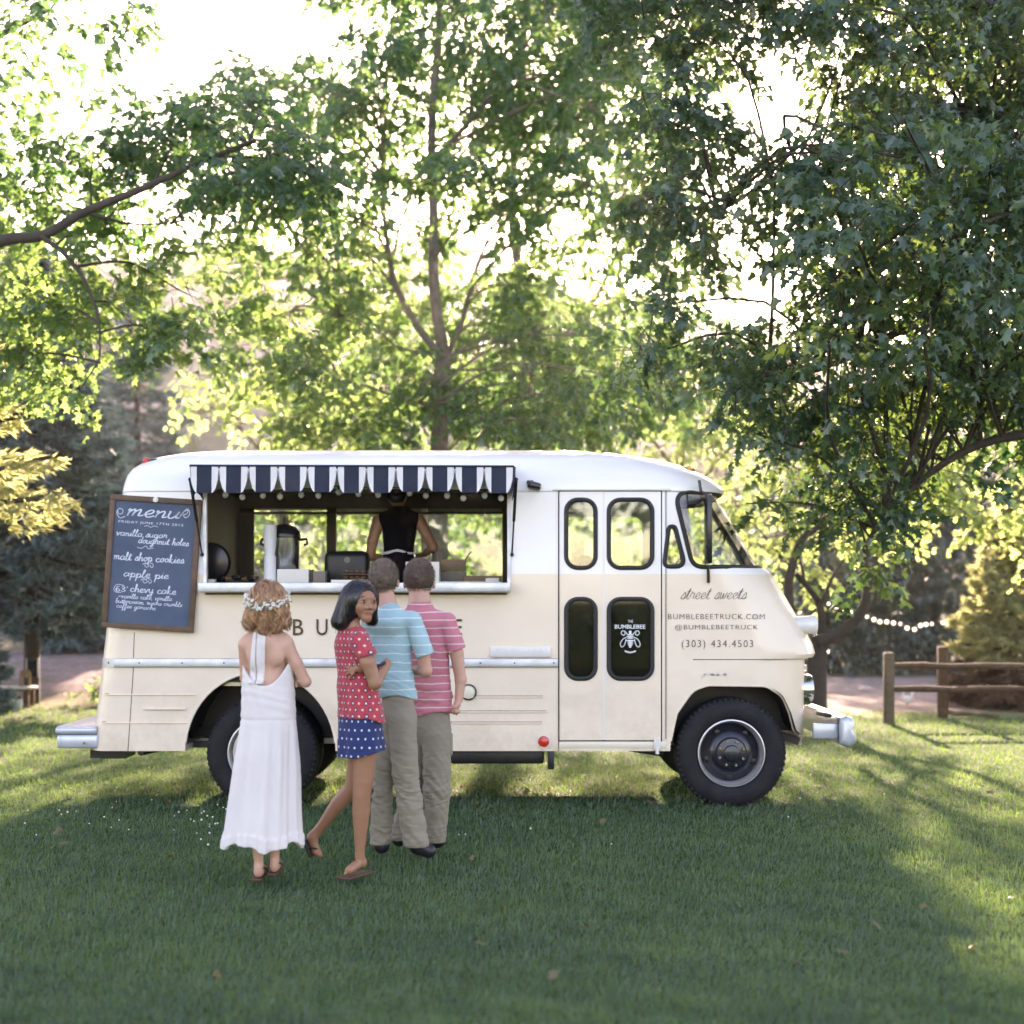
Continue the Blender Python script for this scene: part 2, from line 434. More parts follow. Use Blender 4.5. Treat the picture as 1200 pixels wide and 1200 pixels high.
# raise the inner floor
body = boolean(outer, inner)
body = boolean(body, cut.mesh('cut', None, 0))
bm = bmesh.new(); bm.from_mesh(body)
bmesh.ops.remove_doubles(bm, verts=bm.verts[:], dist=1e-5)
for f in bm.faces: f.smooth = True
for e in bm.edges: e.smooth = not (len(e.link_faces) == 2 and e.calc_face_angle(0) > R_(24))
bm.to_mesh(body); bm.free()
body.materials.clear(); body.materials.append(M['truck']); body.name = 'body'
bo = link('body', body, truck); bo.location = TOFF

# inner lining and floor
tpart(MB().box((-.65, YC, .865), (4.4, 1.84, .05)), 'floor', M['interior_dark'])
tpart(MB().box(((far_x(243) + far_x(290)) / 2 - .03, YF - .07, 1.75), (far_x(290) - far_x(243) + .2, .03, .95))
      .box((-2.35, YC, 1.5), (.04, 1.86, 1.6)), 'inner_lining', M['interior_dark'])
tpart(MB().box((-1.1, YF - .075, 2.285), (3.4, .05, .13)).box((-1.1, YF - .1, 2.18), (3.4, .03, .02)), 'ceiling_rail', M['interior_wood'])
tpart(MB().box((far_x(389.5), YF - .06, 1.85), (.08, .04, .80)), 'window_post', M['interior_wood'])
tpart(MB().box((far_x(593.5), YF - .06, 1.85), (.07, .04, .80)), 'window_post', M['interior_wood'])
tpart(MB().box((far_x(498.5), YF - .06, 1.85), (.06, .04, .80)), 'window_post', M['steel'])
tpart(MB().box((-1.15, YF - .28, 1.44), (2.7, .42, .04)).box((-1.15, YF - .28, 1.1), (2.7, .40, .6)), 'back_counter', M['interior_wood'])
tpart(MB().box((-1.12, YN + .27, 1.52), (2.2, .46, .03), bevel=.006).box((-1.12, YN + .30, 1.15), (2.2, .40, .68)), 'front_counter', M['steel'])
tpart(MB().box((.24, YC - .05, 1.5), (.035, 1.7, 1.55)), 'bulkhead', M['interior_dark'])
for (a, b, c, d) in far_wins:
    tpart(MB().box((far_x((a + b) / 2), YF - .015, far_z((c + d) / 2)), (far_x(b) - far_x(a), .006, far_z(c) - far_z(d))), 'rear_window_glass', M['glass'])
tpart(MB().plate(round_rect(.30, 1.12, 1.62, 2.15, .08), [], YF - .02, YF - .014), 'side_window_glass', M['glass'])

# front cab interior: dashboard, seat, steering wheel
tpart(MB().box((1.70, YC, 1.50), (.34, 1.70, .28), bevel=.05), 'dashboard', M['interior_dark'])
sw = MB(); c = Vector((1.32, YC + .45, 1.66)); rotm = Matrix.Rotation(R_(-55), 3, 'Y')
sw.tube([c + rotm @ Vector((.21 * math.cos(a), .21 * math.sin(a), 0)) for a in [2 * math.pi * k / 28 for k in range(28)]], .014, 8, closed=True)
sw.cyl(c, c + rotm @ Vector((0, 0, -.4)), .022, n=10)
for a in (0, 2.1, 4.2): sw.cyl(c, c + rotm @ Vector((.2 * math.cos(a), .2 * math.sin(a), 0)), .01, n=6)
tpart(sw, 'steering_wheel', M['black'])
tpart(MB().box((.82, YC + .45, 1.16), (.45, .5, .12), bevel=.04).box((.60, YC + .45, 1.50), (.12, .48, .62), rot=None, bevel=.05).cyl((.82, YC + .45, .72), (.82, YC + .45, 1.1), .05), 'driver_seat', M['black_gloss'])

# doors
def door(px0, px1, lead):
    d = MB(); (x0, z1), (x1, z0) = T(px0, 576), T(px1, 867.5)
    w0, w1 = (663.5, 698) if lead == 0 else (713.5, 764.5)
    holes = []
    for (pa, pb) in ((585.5, 665.5), (702, 795.5)):
        (a, zt), (b, zb) = T(w0, pa), T(w1, pb); holes.append((a, b, zb, zt))
    d.plate(round_rect(x0, x1, z0, z1, .006, 2), [round_rect(*h, .085) for h in holes], YN + .004, YN + .034)
    do = tpart(d, 'door', M['truck'])
    for i, h in enumerate(holes):
        g = MB(); a, b, zb, zt = h
        g.tube([Vector((x, YN + .004, z)) for x, z in round_rect(a, b, zb, zt, .085)], .0165, 8, closed=True)
        tpart(g, 'window_gasket', M['rubber'], do)
        tpart(MB().plate(round_rect(a, b, zb, zt, .085), [], YN + .016, YN + .022), 'window_glass', M['glass'] if i == 0 else M['glass_dark'], do)
    if lead == 1:
        (hx, hz) = T(770, 668); 
    return do
door_l = door(655.5, 706.6, 0); door_r = door(708.2, 774.5, 1)
for px in (655, 775.3):
    (xa, zt), (_, zb) = T(px, 576), T(px, 868)
    tpart(MB().box((xa, YN + .042, (zt + zb) / 2), (.05, .012, zt - zb)), 'door_seal', M['rubber'])
(xa, zt), (xb, zb) = T(654, 575.4), T(776, 868)
tpart(MB().box(((xa + xb) / 2, YN + .042, zt), (xb - xa, .012, .05)), 'door_seal', M['rubber'])
# hinge strip in the fold of the door, drip rail and jambs
(xa, za) = T(707.4, 576); (xb, zb) = T(707.4, 867)
tpart(MB().box((xa, YN + .012, (za + zb) / 2), (.014, .02, za - zb)), 'door_hinge', M['white_paint'])
(xa, za) = T(648, 573.8); (xb, _) = T(786, 574)
tpart(MB().box(((xa + xb) / 2, YN - .008, za), (xb - xa, .024, .016), bevel=.005), 'drip_rail', M['white_paint'])
(xa, zt) = T(775.5, 575); (xb, zb) = T(776.5, 866)
tpart(MB().box((xa + .03, YN - .003, (zt + zb) / 2), (.004, .008, zt - zb)).box((T(654.6, 0)[0], YN - .002, (zt + zb) / 2), (.006, .008, zt - zb)), 'door_seam', M['rubber'])
(xa, zt) = T(655, 869); (xb, zb) = T(781, 877)
tpart(MB().box(((xa + xb) / 2, YN + .03, (zt + zb) / 2), (xb - xa, .07, zt - zb), bevel=.006), 'door_sill', M['cream_flat'])
tpart(MB().box((T(770, 0)[0], YN - .004, T(0, 872)[1]), (.05, .04, .085), bevel=.008).cyl((T(770, 0)[0], YN - .02, T(0, 880)[1] - .02), (T(770, 0)[0], YN - .02, T(0, 866)[1]), .014), 'door_pivot', M['white_paint'])
# dark door inner step wall, to close the view under the windows
tpart(MB().box((.73, YN + .40, 1.0), (.80, .02, .95)).box((.73, YC, .55), (.9, 1.7, .03)), 'step_well', M['black'])

# vent window, windscreen, gaskets
tpart(MB().plate(vent_o, [], YN + .012, YN + .017), 'vent_glass', M['glass'])
tpart(MB().tube([Vector((x, YN, z)) for x, z in vent_o], .0165, 8, closed=True), 'vent_gasket', M['rubber'])
def windscreen(far):
    sgn = (lambda y: 2 * YC - y) if far else (lambda y: y)
    zt, zb = T(0, 576)[1], T(0, 664.5)[1]
    path = []
    left = [p for p in ws_poly if p[0] < T(826, 0)[0]]
    # outline: bottom from the middle to the side, up the side, top to the middle
    mid = YC - .035
    bot = [(x_front(y, zb) , y, zb) for y in np.linspace(mid, YN + .46, 6)] + [(x_front(y, zb), y, zb) for y in np.linspace(YN + .4, YN + .02, 8)]
    L = sorted(left, key=lambda p: p[1])
    sidepts = [(x, y_near(x, z), z) for x, z in L]
    top = [(x_front(y, zt), y, zt) for y in np.linspace(YN + .02, YN + .4, 8)] + [(x_front(y, zt), y, zt) for y in np.linspace(YN + .46, mid, 6)]
    bot = [b for b in bot if b[0] > T(828, 0)[0]]; top = [b for b in top if b[0] > T(806, 0)[0]]
    path = [Vector((x, sgn(y), z)) for x, y, z in bot + sidepts + top]
    g = MB().tube(path, .0175, 8, closed=True)
    tpart(g, 'windscreen_gasket', M['rubber'])
    # glass sheet
    rows = []; nz, nu = 14, 22
    b = MB()
    for i in range(nz + 1):
        z = zb + (zt - zb) * i / nz
        # left limit in x on this row
        xs = [q[0] for q in ws_poly if abs(q[1] - z) < .02]
        xl = T(790 + (812 - 790) * (zt - z) / (zt - zb), 0)[0]
        _, B, Fx, W, rf, rr = lerp_level(z); off = .014
        pts = []
        x0 = xl; xc = Fx - rf
        for u in np.linspace(0, 1, 5): pts.append((x0 + (xc - x0) * u, YC - W + off))
        for u in np.linspace(0, 1, 12)[1:]:
            a = u * math.pi / 2; pts.append((Fx - rf + (rf - off) * math.sin(a), YC - W + rf - (rf - off) * math.cos(a)))
        for u in np.linspace(0, 1, 5)[1:]: pts.append((Fx - off, (YC - W + rf) * (1 - u) + mid * u))
        rows.append([b.bm.verts.new((x, sgn(y), z)) for x, y in pts])
    for A, B2 in zip(rows[:-1], rows[1:]):
        for k in range(len(A) - 1): b.bm.faces.new((A[k], A[k + 1], B2[k + 1], B2[k]))
    tpart(b, 'windscreen_glass', M['glass'])
windscreen(False); windscreen(True)
# mirror arm and long mirror seen edge on
def arm(px0, py0, px1, py1, dy):
    a, b = T(px0, py0), T(px1, py1)
    return MB().cyl((a[0], YN - .012, a[1]), (b[0], YN - dy, b[1]), .012, .011, n=8)
tpart(arm(819, 563, 821, 576, .02), 'mirror_arm', M['black_gloss']); tpart(arm(830, 683, 829.5, 664, .02), 'mirror_arm', M['black_gloss'])
tpart(MB().cyl((T(821, 0)[0], YN - .02, T(0, 576)[1]), (T(828, 0)[0], YN - .13, T(0, 583)[1]), .010, n=8), 'mirror_arm', M['black_gloss'])
tpart(MB().box((T(828, 0)[0], YN - .09, T(0, 621)[1]), (.040, .16, .50), bevel=.014), 'mirror', M['black_gloss'])

# belt rail with rivets, panel seams and pressed bars
x0, z0 = T(117.5, 782); x1, z1 = T(654, 771.5)
br = MB(); br.box(((x0 + x1) / 2 + .05, YN - .010, (z0 + z1) / 2), (x1 - x0 - .1, .022, z1 - z0), bevel=.008, seg=3)
rail = tpart(br, 'belt_rail', M['alu'])
# curved rail end round the rear corner
bb = MB(); pts = []
for x in np.linspace(x0 + .12, x0 + .01, 7): pts.append(Vector((x, y_near(x, z0 + .03) - .008, (z0 + z1) / 2)))
for (p, q) in zip(pts[:-1], pts[1:]):
    d = q - p; bb.box((p + q) / 2, (d.length + .006, .018, z1 - z0), rot=Matrix.Rotation(math.atan2(d.y, d.x), 3, 'Z'))
tpart(bb, 'rail_end', M['alu'])
riv = MB().cyl((0, 0, 0), (0, -.006, 0), .007, .005, n=8).mesh('rivet', M['black'])
for px in (127, 164, 214, 263, 308, 352, 395, 438, 481, 522, 563, 603, 649):
    r = link('rivet', riv, rail); xx = T(px, 0)[0]; r.location = (xx, y_near(xx, 1.0) - .019, (z0 + z1) / 2)
def seam(pts, w=.005, name='panel_seam', m=None, lift=.0015):
    s = MB()
    for (p, q) in zip(pts[:-1], pts[1:]):
        (xa, za), (xb, zb) = T(*p), T(*q)
        A = Vector((xa, y_near(xa, za), za)); B = Vector((xb, y_near(xb, zb), zb)); d = B - A
        s.box((A + B) / 2, (d.length, lift * 2, w), rot=(Matrix.Rotation(-math.atan2(d.z, d.x), 3, 'Y')))
    return tpart(s, name, m or M['seam'], smooth=0)
M['seam'] = mat('seam_shadow_gap', (0.10, 0.085, 0.06), .8, var=.2)
seam([(157.5, 741), (156.5, 771)]); seam([(156.5, 782), (150, 880)])
for y in (813, 846):
    seam([(126 - (y - 780) * .1, y), (222 + (8 if y < 830 else 0), y)], .004)
    (a, zz), (b, _) = T(126 - (y - 780) * .1, y + 1.2), T(220 + (9 if y < 830 else 0), y)
    tpart(MB().box(((a + b) / 2, YN - .004, zz), (b - a, .010, .010), bevel=.004), 'panel_rib', M['truck'])
for y, xe in ((815.5, 636), (833, 640), (846, 635)):
    seam([(400, y), (xe, y)], .004)
    (a, zz), (b, _) = T(400, y + 1.4), T(xe, y)
    tpart(MB().box(((a + b) / 2, YN - .004, zz), (b - a, .010, .012), bevel=.004), 'panel_rib', M['truck'])
(a, zz), (b, _) = T(168, 830.5), T(218, 830.5)
tpart(MB().box(((a + b) / 2, YN - .006, zz), (b - a, .016, .022), bevel=.007, seg=3), 'pressed_bar', M['truck'])
seam([(654.6, 868), (654.6, 880)])
tpart(MB().tube([Vector((x, y_near(x, 1.004) - .0005, 1.0075)) for i, x in enumerate(np.linspace(T(812, 0)[0], T(925, 0)[0], 20))], .0032, 5), 'nose_seam', M['seam'])
# drip ledge under service window
(a, zt), (b, zb) = T(237, 683), T(598, 694)
tpart(MB().box(((a + b) / 2, YN - .07, (zt + zb) / 2), (b - a, .17, zt - zb), bevel=.006), 'service_shelf', M['alu'])
tpart(MB().box(((a + b) / 2, YN - .006, zb - .012), (b - a - .05, .016, .012)), 'shelf_bracket', M['seam'])
# window frame
for (pa, pb) in (((238.5, 573), (242.5, 684)), ((594.5, 573), (598.5, 684))):
    (xa, za), (xb, zb2) = T(*pa), T(*pb); tpart(MB().box(((xa + xb) / 2, YN + .01, (za + zb2) / 2), (xb - xa, .05, za - zb2)), 'window_frame', M['alu'])

# awning: sloping cloth with scalloped striped valance
M['navy'] = mat('navy_canvas', (0.014, 0.024, 0.050), .85, var=.25, bump=.3, bscale=220)
M['canvas'] = mat('white_canvas', (0.70, 0.69, 0.70), .85, var=.08, bump=.3, bscale=220)
awn = empty('awning', TOFF, parent=truck)
YA = 10.24; AS = F_PX / YA
ax0, ax1 = (222.3 - 600) / AS, (602.0 - 600) / AS
za_top = CAM_H + (700 - 545.5) / AS; za_bot = CAM_H + (700 - 577.0) / AS; za_cusp = CAM_H + (700 - 553.5) / AS
nsc = 11; per = (ax1 - ax0) / nsc
def valance_piece(k, part):
    """part 0 left white, 1 navy, 2 right white; follows a gentle ripple"""
    b = MB(); u0, u1 = ((0.0, .24), (.24, .75), (.75, 1.0))[part]
    n = 6; top = []; bot = []
    for i in range(n + 1):
        u = u0 + (u1 - u0) * i / n
        v = abs(2 * u - 1)                                 # 0 centre .. 1 edge
        gap = .012 if v > .98 else 0
        zb = za_bot + (za_cusp - za_bot) * (max(0, (v - .42) / .58) ** 2.6)
        x = ax0 + per * (k + u)
        x += (-gap * .5 if u > .5 else gap * .5)
        zt = za_top - .006 * math.sin(k * 1.3) - .006 * (k / 11)
        zb -= .006 * math.sin(k * 1.3 + 1)
        yb = YA - .010 * math.sin(u * math.pi) - .006 * math.sin(k * 2.1)
        top.append((x, YA, zt)); bot.append((x, yb, zb))
    nz = 6; rows = []
    for j in range(nz + 1):
        t = j / nz
        rows.append([b.bm.verts.new((p[0], p[1] * (1 - t) + q[1] * t + .004 * math.sin(9 * t + k + p[0] * 30) * t, p[2] * (1 - t) + q[2] * t)) for p, q in zip(top, bot)])
    for A, B in zip(rows[:-1], rows[1:]):
        for i in range(n): b.bm.faces.new((A[i], A[i + 1], B[i + 1], B[i]))
    r = bmesh.ops.extrude_face_region(b.bm, geom=b.bm.faces[:])
    bmesh.ops.translate(b.bm, vec=(0, .004, 0), verts=[g for g in r['geom'] if isinstance(g, bmesh.types.BMVert)])
    return b
for k in range(nsc):
    for part in range(3):
        valance_piece(k, part).obj('valance_stripe', M['navy'] if part == 1 else M['canvas'], awn)
# top cloth and side cloths
tb = MB()
zw = 2.405
for k in range(nsc * 2):
    pass
for part, (c0, c1) in enumerate([(0, 1)]):
    vs = [tb.bm.verts.new(p) for p in ((ax0, YA, za_top), (ax1, YA, za_top - .006), (ax1, YN - .005, zw), (ax0, YN - .005, zw))]
    tb.bm.faces.new(vs)
    r = bmesh.ops.extrude_face_region(tb.bm, geom=tb.bm.faces[:])
    bmesh.ops.translate(tb.bm, vec=(0, 0, .006), verts=[g for g in r['geom'] if isinstance(g, bmesh.types.BMVert)])
tb.obj('awning_top', M['canvas'], awn)
for xs, sg in ((ax0, 1), (ax1, -1)):
    sb = MB(); n = 8
    prev = None
    for i in range(n + 1):
        t = i / n; y = YA + (YN - .02 - YA) * t
        zt = za_top + (zw - za_top) * t; zb = za_bot - .03 + .05 * abs(math.sin(t * 2 * math.pi))
        a = sb.bm.verts.new((xs + sg * .012 * math.sin(t * 5), y, zt)); b = sb.bm.verts.new((xs + sg * .02 * math.sin(t * 6 + 1), y, zb))
        if prev: sb.bm.faces.new((prev[0], a, b, prev[1]))
        prev = (a, b)
    r = bmesh.ops.extrude_face_region(sb.bm, geom=sb.bm.faces[:])
    bmesh.ops.translate(sb.bm, vec=(.004, 0, 0), verts=[g for g in r['geom'] if isinstance(g, bmesh.types.BMVert)])
    sb.obj('side_cloth', M['navy'], awn)
tpz = MB().tube([Vector((ax0, YA - .004, za_top)), Vector((ax1, YA - .004, za_top - .006))], .007, 8)
tpz.obj('awning_piping', M['navy'], awn)
fr = MB()
fr.cyl((ax0, YA + .012, za_top - .008), (ax1, YA + .012, za_top - .014), .011, n=8)
for xs in (ax0 + .01, ax1 - .01, (ax0 + ax1) / 2):
    fr.cyl((xs, YA + .012, za_top - .01), (xs, YN, zw - .03), .010, n=8)
fr.obj('awning_frame', M['black'], awn)
for px, sx in ((237.5, 1), (600, -1)):
    st = MB(); x, zb = T(px, 650); A = Vector((x, YN - .02, zb)); Bm = Vector((x - sx * .03, YA + .12, T(0, 575)[1] + .06))
    st.cyl(A, A.lerp(Bm, .5), .006, n=8); st.cyl(A.lerp(Bm, .45), Bm, .011, n=8); st.sph(A, .014, 8); st.sph(Bm, .014, 8)
    st.obj('gas_strut', M['black'], awn)

# roof markers
def roof_light(px, py, lensdx, m, n, y=10.95, L=.24):
    s = F_PX / y; x, z = (px - 600) / s, CAM_H + (700 - py) / s
    r = empty(n, TOFF, parent=truck)
    MB().sph((x, y, z), .5, 16, scale=(L, .14, .05)).obj('base', M['black_gloss'], r)
    MB().sph((x + lensdx, y - .03, z + .002), .5, 14, scale=(.066, .07, .058)).obj('lens', m, r)
roof_light(182, 541.5, -.055, M['red_lens'], 'tail_marker_lamp', 10.90, .22)
roof_light(799, 551.0, .045, M['amber_lens'], 'front_marker_lamp', 10.98, .21)
x, z = T(626, 569.5)
tpart(MB().box((x, YN - .03, z), (.10, .07, .055), rot=Matrix.Rotation(R_(14), 3, 'Y'), bevel=.018).box((x - .03, YN - .015, z + .025), (.05, .03, .03), bevel=.008), 'side_lamp', M['black_gloss'])

# reflector, fuel filler, name plate, badge
x, z = T(637, 869)
ro = tpart(MB().cyl((x, YN, z), (x, YN - .012, z), .052, .050, n=28), 'reflector', M['white_paint'])
tpart(MB().lathe([(0.0, -.032), (.02, -.031), (.036, -.026), (.042, -.012)], (x, YN, z), 'Y', 28), 'reflector_lens', M['red_lens'], ro)
x, z = T(549, 811)
fc = tpart(MB().lathe([(.052, 0), (.060, -.012), (.052, -.014), (.050, -.004)], (x, YN - .001, z), 'Y', 32, close=True), 'fuel_filler_ring', M['black'])
tpart(MB().lathe([(.0, -.012), (.03, -.012), (.049, -.004), (.049, 0)], (x, YN - .001, z), 'Y', 28), 'fuel_cap', M['cream_flat'], fc)
(xa, za), (xb, zb) = T(574.5, 757.5), T(645.5, 770)
npl = tpart(MB().box(((xa + xb) / 2, YN - .012, (za + zb) / 2), (xb - xa, .022, za - zb), bevel=.006, seg=2), 'name_plate', M['white_paint'])

# ---- lettering
def text_mesh(body, size, ext=.0015, offset=0.0, shear=0.0, spacing=1.0, name='lettering'):
    cu = bpy.data.curves.new('t', 'FONT'); cu.body = body; cu.size = size; cu.extrude = ext; cu.offset = offset; cu.shear = shear
    cu.space_character = spacing; cu.align_x = 'CENTER'; cu.resolution_u = 3
    o = bpy.data.objects.new('t', cu); COL.objects.link(o)
    dg = bpy.context.evaluated_depsgraph_get(); dg.update()
    me = bpy.data.meshes.new_from_object(o.evaluated_get(dg)); bpy.data.objects.remove(o); bpy.data.curves.remove(cu)
    me.name = name; me.materials.clear(); return me
def fit_text(body, x0, x1, z0, z1, y, m, parent, name='lettering', **kw):
    me = text_mesh(body, 1.0, **kw)
    co = np.empty(len(me.vertices) * 3, dtype=np.float32); me.vertices.foreach_get('co', co); co = co.reshape(-1, 3)
    lo, hi = co.min(0), co.max(0)
    out = np.empty_like(co)
    out[:, 0] = x0 + (co[:, 0] - lo[0]) / (hi[0] - lo[0]) * (x1 - x0)
    out[:, 2] = z0 + (co[:, 1] - lo[1]) / (hi[1] - lo[1]) * (z1 - z0)
    out[:, 1] = y - co[:, 2]
    me.vertices.foreach_set('co', out.ravel()); me.update(); me.materials.append(m)
    o = link(name, me, parent)
    return o
bw = [('B', 343.5, 355.5), ('U', 371, 384), ('M', 399, 414.5), ('B', 429, 440.5), ('L', 454, 463), ('E', 475, 485), ('B', 496, 507.5), ('E', 517, 527)]
bw = [('B', 343.5, 355.5), ('U', 371, 384), ('M', 396, 411), ('B', 424, 435), ('L', 447, 456), ('E', 468, 478), ('B', 490, 501), ('E', 512, 521), ('E', 532, 541.5)]
for ch, a, b in bw:
    (xa, zt), (xb, zb) = T(a, 725.5), T(b, 744.5)
    o = fit_text(ch, xa, xb, zb, zt, YN - .0035, M['bronze'], truck, 'letter', ext=.004, offset=.004); o.location = TOFF
for txt, a, b, t, btm, off, m in (('BUMBLEBEETRUCK.COM', 783, 896, 719.5, 725.5, -.014, M['ink']), ('@BUMBLEBEETRUCK', 791, 888, 732, 739, -.014, M['ink']),
                        ('(303) 434.4503', 799, 882.5, 750, 761, -.012, M['ink'])):
    (xa, zt), (xb, zb) = T(a, t), T(b, btm)
    o = fit_text(txt, xa, xb, zb, zt, YN - .0025, m, truck, 'lettering', ext=.0015, offset=off, spacing=1.15 if txt[0] != '(' else 1.2); o.location = TOFF
(xa, zt), (xb, zb) = T(580, 759.5), T(640, 767.5)
fit_text('CAREVAN', xa, xb, zb, zt, YN - .0245, M['canvas'], npl, 'embossed_lettering', ext=.0012, spacing=1.2)

# cursive strokes: x-height 1, ascender 2
GL = {
 'a': ([[(.9, .85), (.4, 1), (.05, .5), (.35, 0), (.8, .4), (.95, 1), (.88, .25), (1.15, .1)]], 1.2),
 'b': ([[(0, .3), (.35, 1.9), (.15, 2), (.2, .1), (.6, 0), (.9, .5), (.5, 1), (.25, .6)]], 1.1),
 'c': ([[(.8, .8), (.4, 1), (.05, .5), (.4, 0), (.95, .25)]], .95),
 'd': ([[(.8, .85), (.4, 1), (.05, .5), (.35, 0), (.8, .4), (1, 2), (.9, .2), (1.2, .1)]], 1.2),
 'e': ([[(0, .3), (.6, .55), (.7, .9), (.4, 1), (.1, .5), (.4, 0), (.95, .25)]], .95),
 'f': ([[(0, .2), (.5, 1.4), (.5, 2), (.3, 1.8), (.25, 0), (.2, -1), (.45, -.8), (.35, 0), (.8, .2)]], .8),
 'g': ([[(.8, .85), (.4, 1), (.05, .5), (.35, 0), (.8, .5), (.9, 1), (.8, -.6), (.4, -1), (.2, -.7), (.8, -.1), (1.2, .2)]], 1.2),
 'h': ([[(0, .2), (.4, 1.8), (.2, 2), (.15, 0), (.2, .5), (.6, 1), (.8, .7), (.75, .1), (1.1, .15)]], 1.1),
 'i': ([[(0, .3), (.3, 1), (.25, .15), (.6, .15)], [(.33, 1.45), (.38, 1.55)]], .6),
 'k': ([[(0, .2), (.4, 1.8), (.2, 2), (.15, 0), (.2, .5), (.7, 1), (.3, .55), (.8, 0), (1.1, .2)]], 1.1),
 'l': ([[(0, .2), (.45, 1.7), (.25, 2), (.15, .3), (.35, 0), (.7, .2)]], .7),
 'm': ([[(0, .8), (.15, 1), (.15, 0), (.2, .6), (.5, 1), (.6, .7), (.58, 0), (.65, .6), (1, 1), (1.1, .7), (1.1, .1), (1.5, .2)]], 1.5),
 'n': ([[(0, .8), (.15, 1), (.15, 0), (.2, .6), (.6, 1), (.75, .7), (.75, .1), (1.1, .2)]], 1.1),
 'o': ([[(.6, 1), (.1, .6), (.4, 0), (.85, .5), (.6, 1), (.8, .85), (1.05, .9)]], 1.05),
 'p': ([[(0, .5), (.25, 1), (.15, -1), (.2, .5), (.6, 1), (.85, .5), (.5, 0), (.25, .2), (.6, 0), (1.05, .2)]], 1.05),
 'r': ([[(0, .3), (.2, 1.1), (.35, .9), (.65, .9), (.6, .2), (.95, .15)]], .9),
 's': ([[(0, .1), (.5, 1.05), (.7, .4), (.4, 0), (.1, .15), (.5, .02), (.9, .25)]], .85),
 't': ([[(0, .2), (.4, 1.7), (.25, .2), (.45, 0), (.75, .2)], [(-.05, 1.15), (.75, 1.25)]], .7),
 'u': ([[(0, .9), (.1, 1), (.1, .3), (.4, 0), (.75, .4), (.85, 1), (.8, .15), (1.15, .15)]], 1.15),
 'v': ([[(0, .9), (.15, 1), (.4, 0), (.8, .9), (1.05, .9)]], 1.05),
 'w': ([[(0, .9), (.1, 1), (.2, .1), (.45, .1), (.6, .9), (.7, .1), (.95, .2), (1.1, .9), (1.3, .9)]], 1.3),
 'y': ([[(0, .9), (.1, 1), (.1, .3), (.4, 0), (.75, .4), (.85, 1), (.7, -.7), (.3, -1), (.2, -.7), (1.1, .15)]], 1.1),
 ',': ([[(.2, .1), (.1, -.3)]], .5), "'": ([[(.2, 1.9), (.1, 1.5)]], .4), ' ': ([], .8), '~': ([[(0, .5), (.3, .8), (.6, .5), (.9, .8)]], 1.1),
 '6': ([[(.7, 1.7), (.3, 1.5), (.05, .6), (.4, 0), (.8, .5), (.4, .9), (.1, .5)]], 1.0),
 '3': ([[(.1, 1.5), (.5, 1.7), (.7, 1.3), (.3, .95), (.8, .5), (.4, 0), (.05, .25)]], 1.0),
 '@': ([[(1.1, .2), (.6, -.1), (.05, .6), (.5, 1.5), (1.1, 1.1), (.8, .5), (.5, .7), (.7, 1.1), (1.2, .9)]], 1.4),
}
def cursive(word, x0, x1, zbase, xh, y, w, m, parent, name='lettering', slant=.25, wob=0.0):
    """flat pen strokes facing the camera side, written along X"""
    total = sum(GL[c][1] for c in word); k = (x1 - x0) / total
    b = MB(); cx = 0.0
    for ch in word:
        strokes, wd = GL[ch]
        for st in strokes:
            pts = spline([Vector((p[0] + cx, p[1], 0)) for p in st], 5)
            pts = [Vector((x0 + p.x * k + p.y * xh * slant, 0, zbase + p.y * xh + wob * math.sin(p.x * 1.7))) for p in pts]
            for i in range(len(pts)):
                pass
            prev = None
            for i, p in enumerate(pts):
                a = pts[max(0, i - 1)]; c2 = pts[min(len(pts) - 1, i + 1)]
                t = (c2 - a); t = t.normalized() if t.length > 1e-9 else Vector((1, 0, 0))
                nrm = Vector((-t.z, 0, t.x)); ww = w * (.62 + .55 * abs(t.z))
                L_, R2 = b.bm.verts.new(p + nrm * ww / 2 + Vector((0, y, 0))), b.bm.verts.new(p - nrm * ww / 2 + Vector((0, y, 0)))
                if prev: b.bm.faces.new((prev[0], prev[1], R2, L_))
                prev = (L_, R2)
        cx += wd
    r = bmesh.ops.extrude_face_region(b.bm, geom=b.bm.faces[:])
    bmesh.ops.translate(b.bm, vec=(0, .0008, 0), verts=[g for g in r['geom'] if isinstance(g, bmesh.types.BMVert)])
    return b.obj(name, m, parent, 0)
o = cursive('street sweets', T(797, 0)[0], T(874, 0)[0], T(0, 702)[1], .047, YN - .003, .0034, M['ink'], truck, 'lettering', slant=.36, wob=0); o.location = TOFF
(xa, zz), (xb, _) = T(822, 792), T(853, 792)
o = cursive('grumman', xa, xb, zz, .018, YN - .004, .0045, M['white_paint'], truck, 'badge', slant=.3); o.location = TOFF  # white colour stands in for the gleam of the chrome script

# bee emblem and words on the lower right door glass
yb = YN + .012
(xa, zt), (xb, zb) = T(720.5, 732), T(756.5, 736.8)
fit_text('BUMBLEBEE', xa, xb, zb, zt, yb, M['white_print'], door_r, 'lettering', ext=.001, offset=.014)
(xa, zt), (xb, zb) = T(736, 726.5), T(742, 729.8)
fit_text('THE', xa, xb, zb, zt, yb, M['white_print'], door_r, 'lettering', ext=.001, offset=.0)
bee = MB(); cx, cz = T(738.7, 750); s = 1 / 161.1
def disc(mb, x, z, rx, rz, y, n=18, ang=0):
    vs = []
    for k in range(n):
        a = 2 * math.pi * k / n; u, v = rx * math.cos(a), rz * math.sin(a)
        vs.append((x + u * math.cos(ang) - v * math.sin(ang), z + u * math.sin(ang) + v * math.cos(ang)))
    mb.plate(vs, [], y, y + .001)
disc(bee, cx, cz + 9.2 * s, 1.7 * s, 1.9 * s, yb)                                 # head
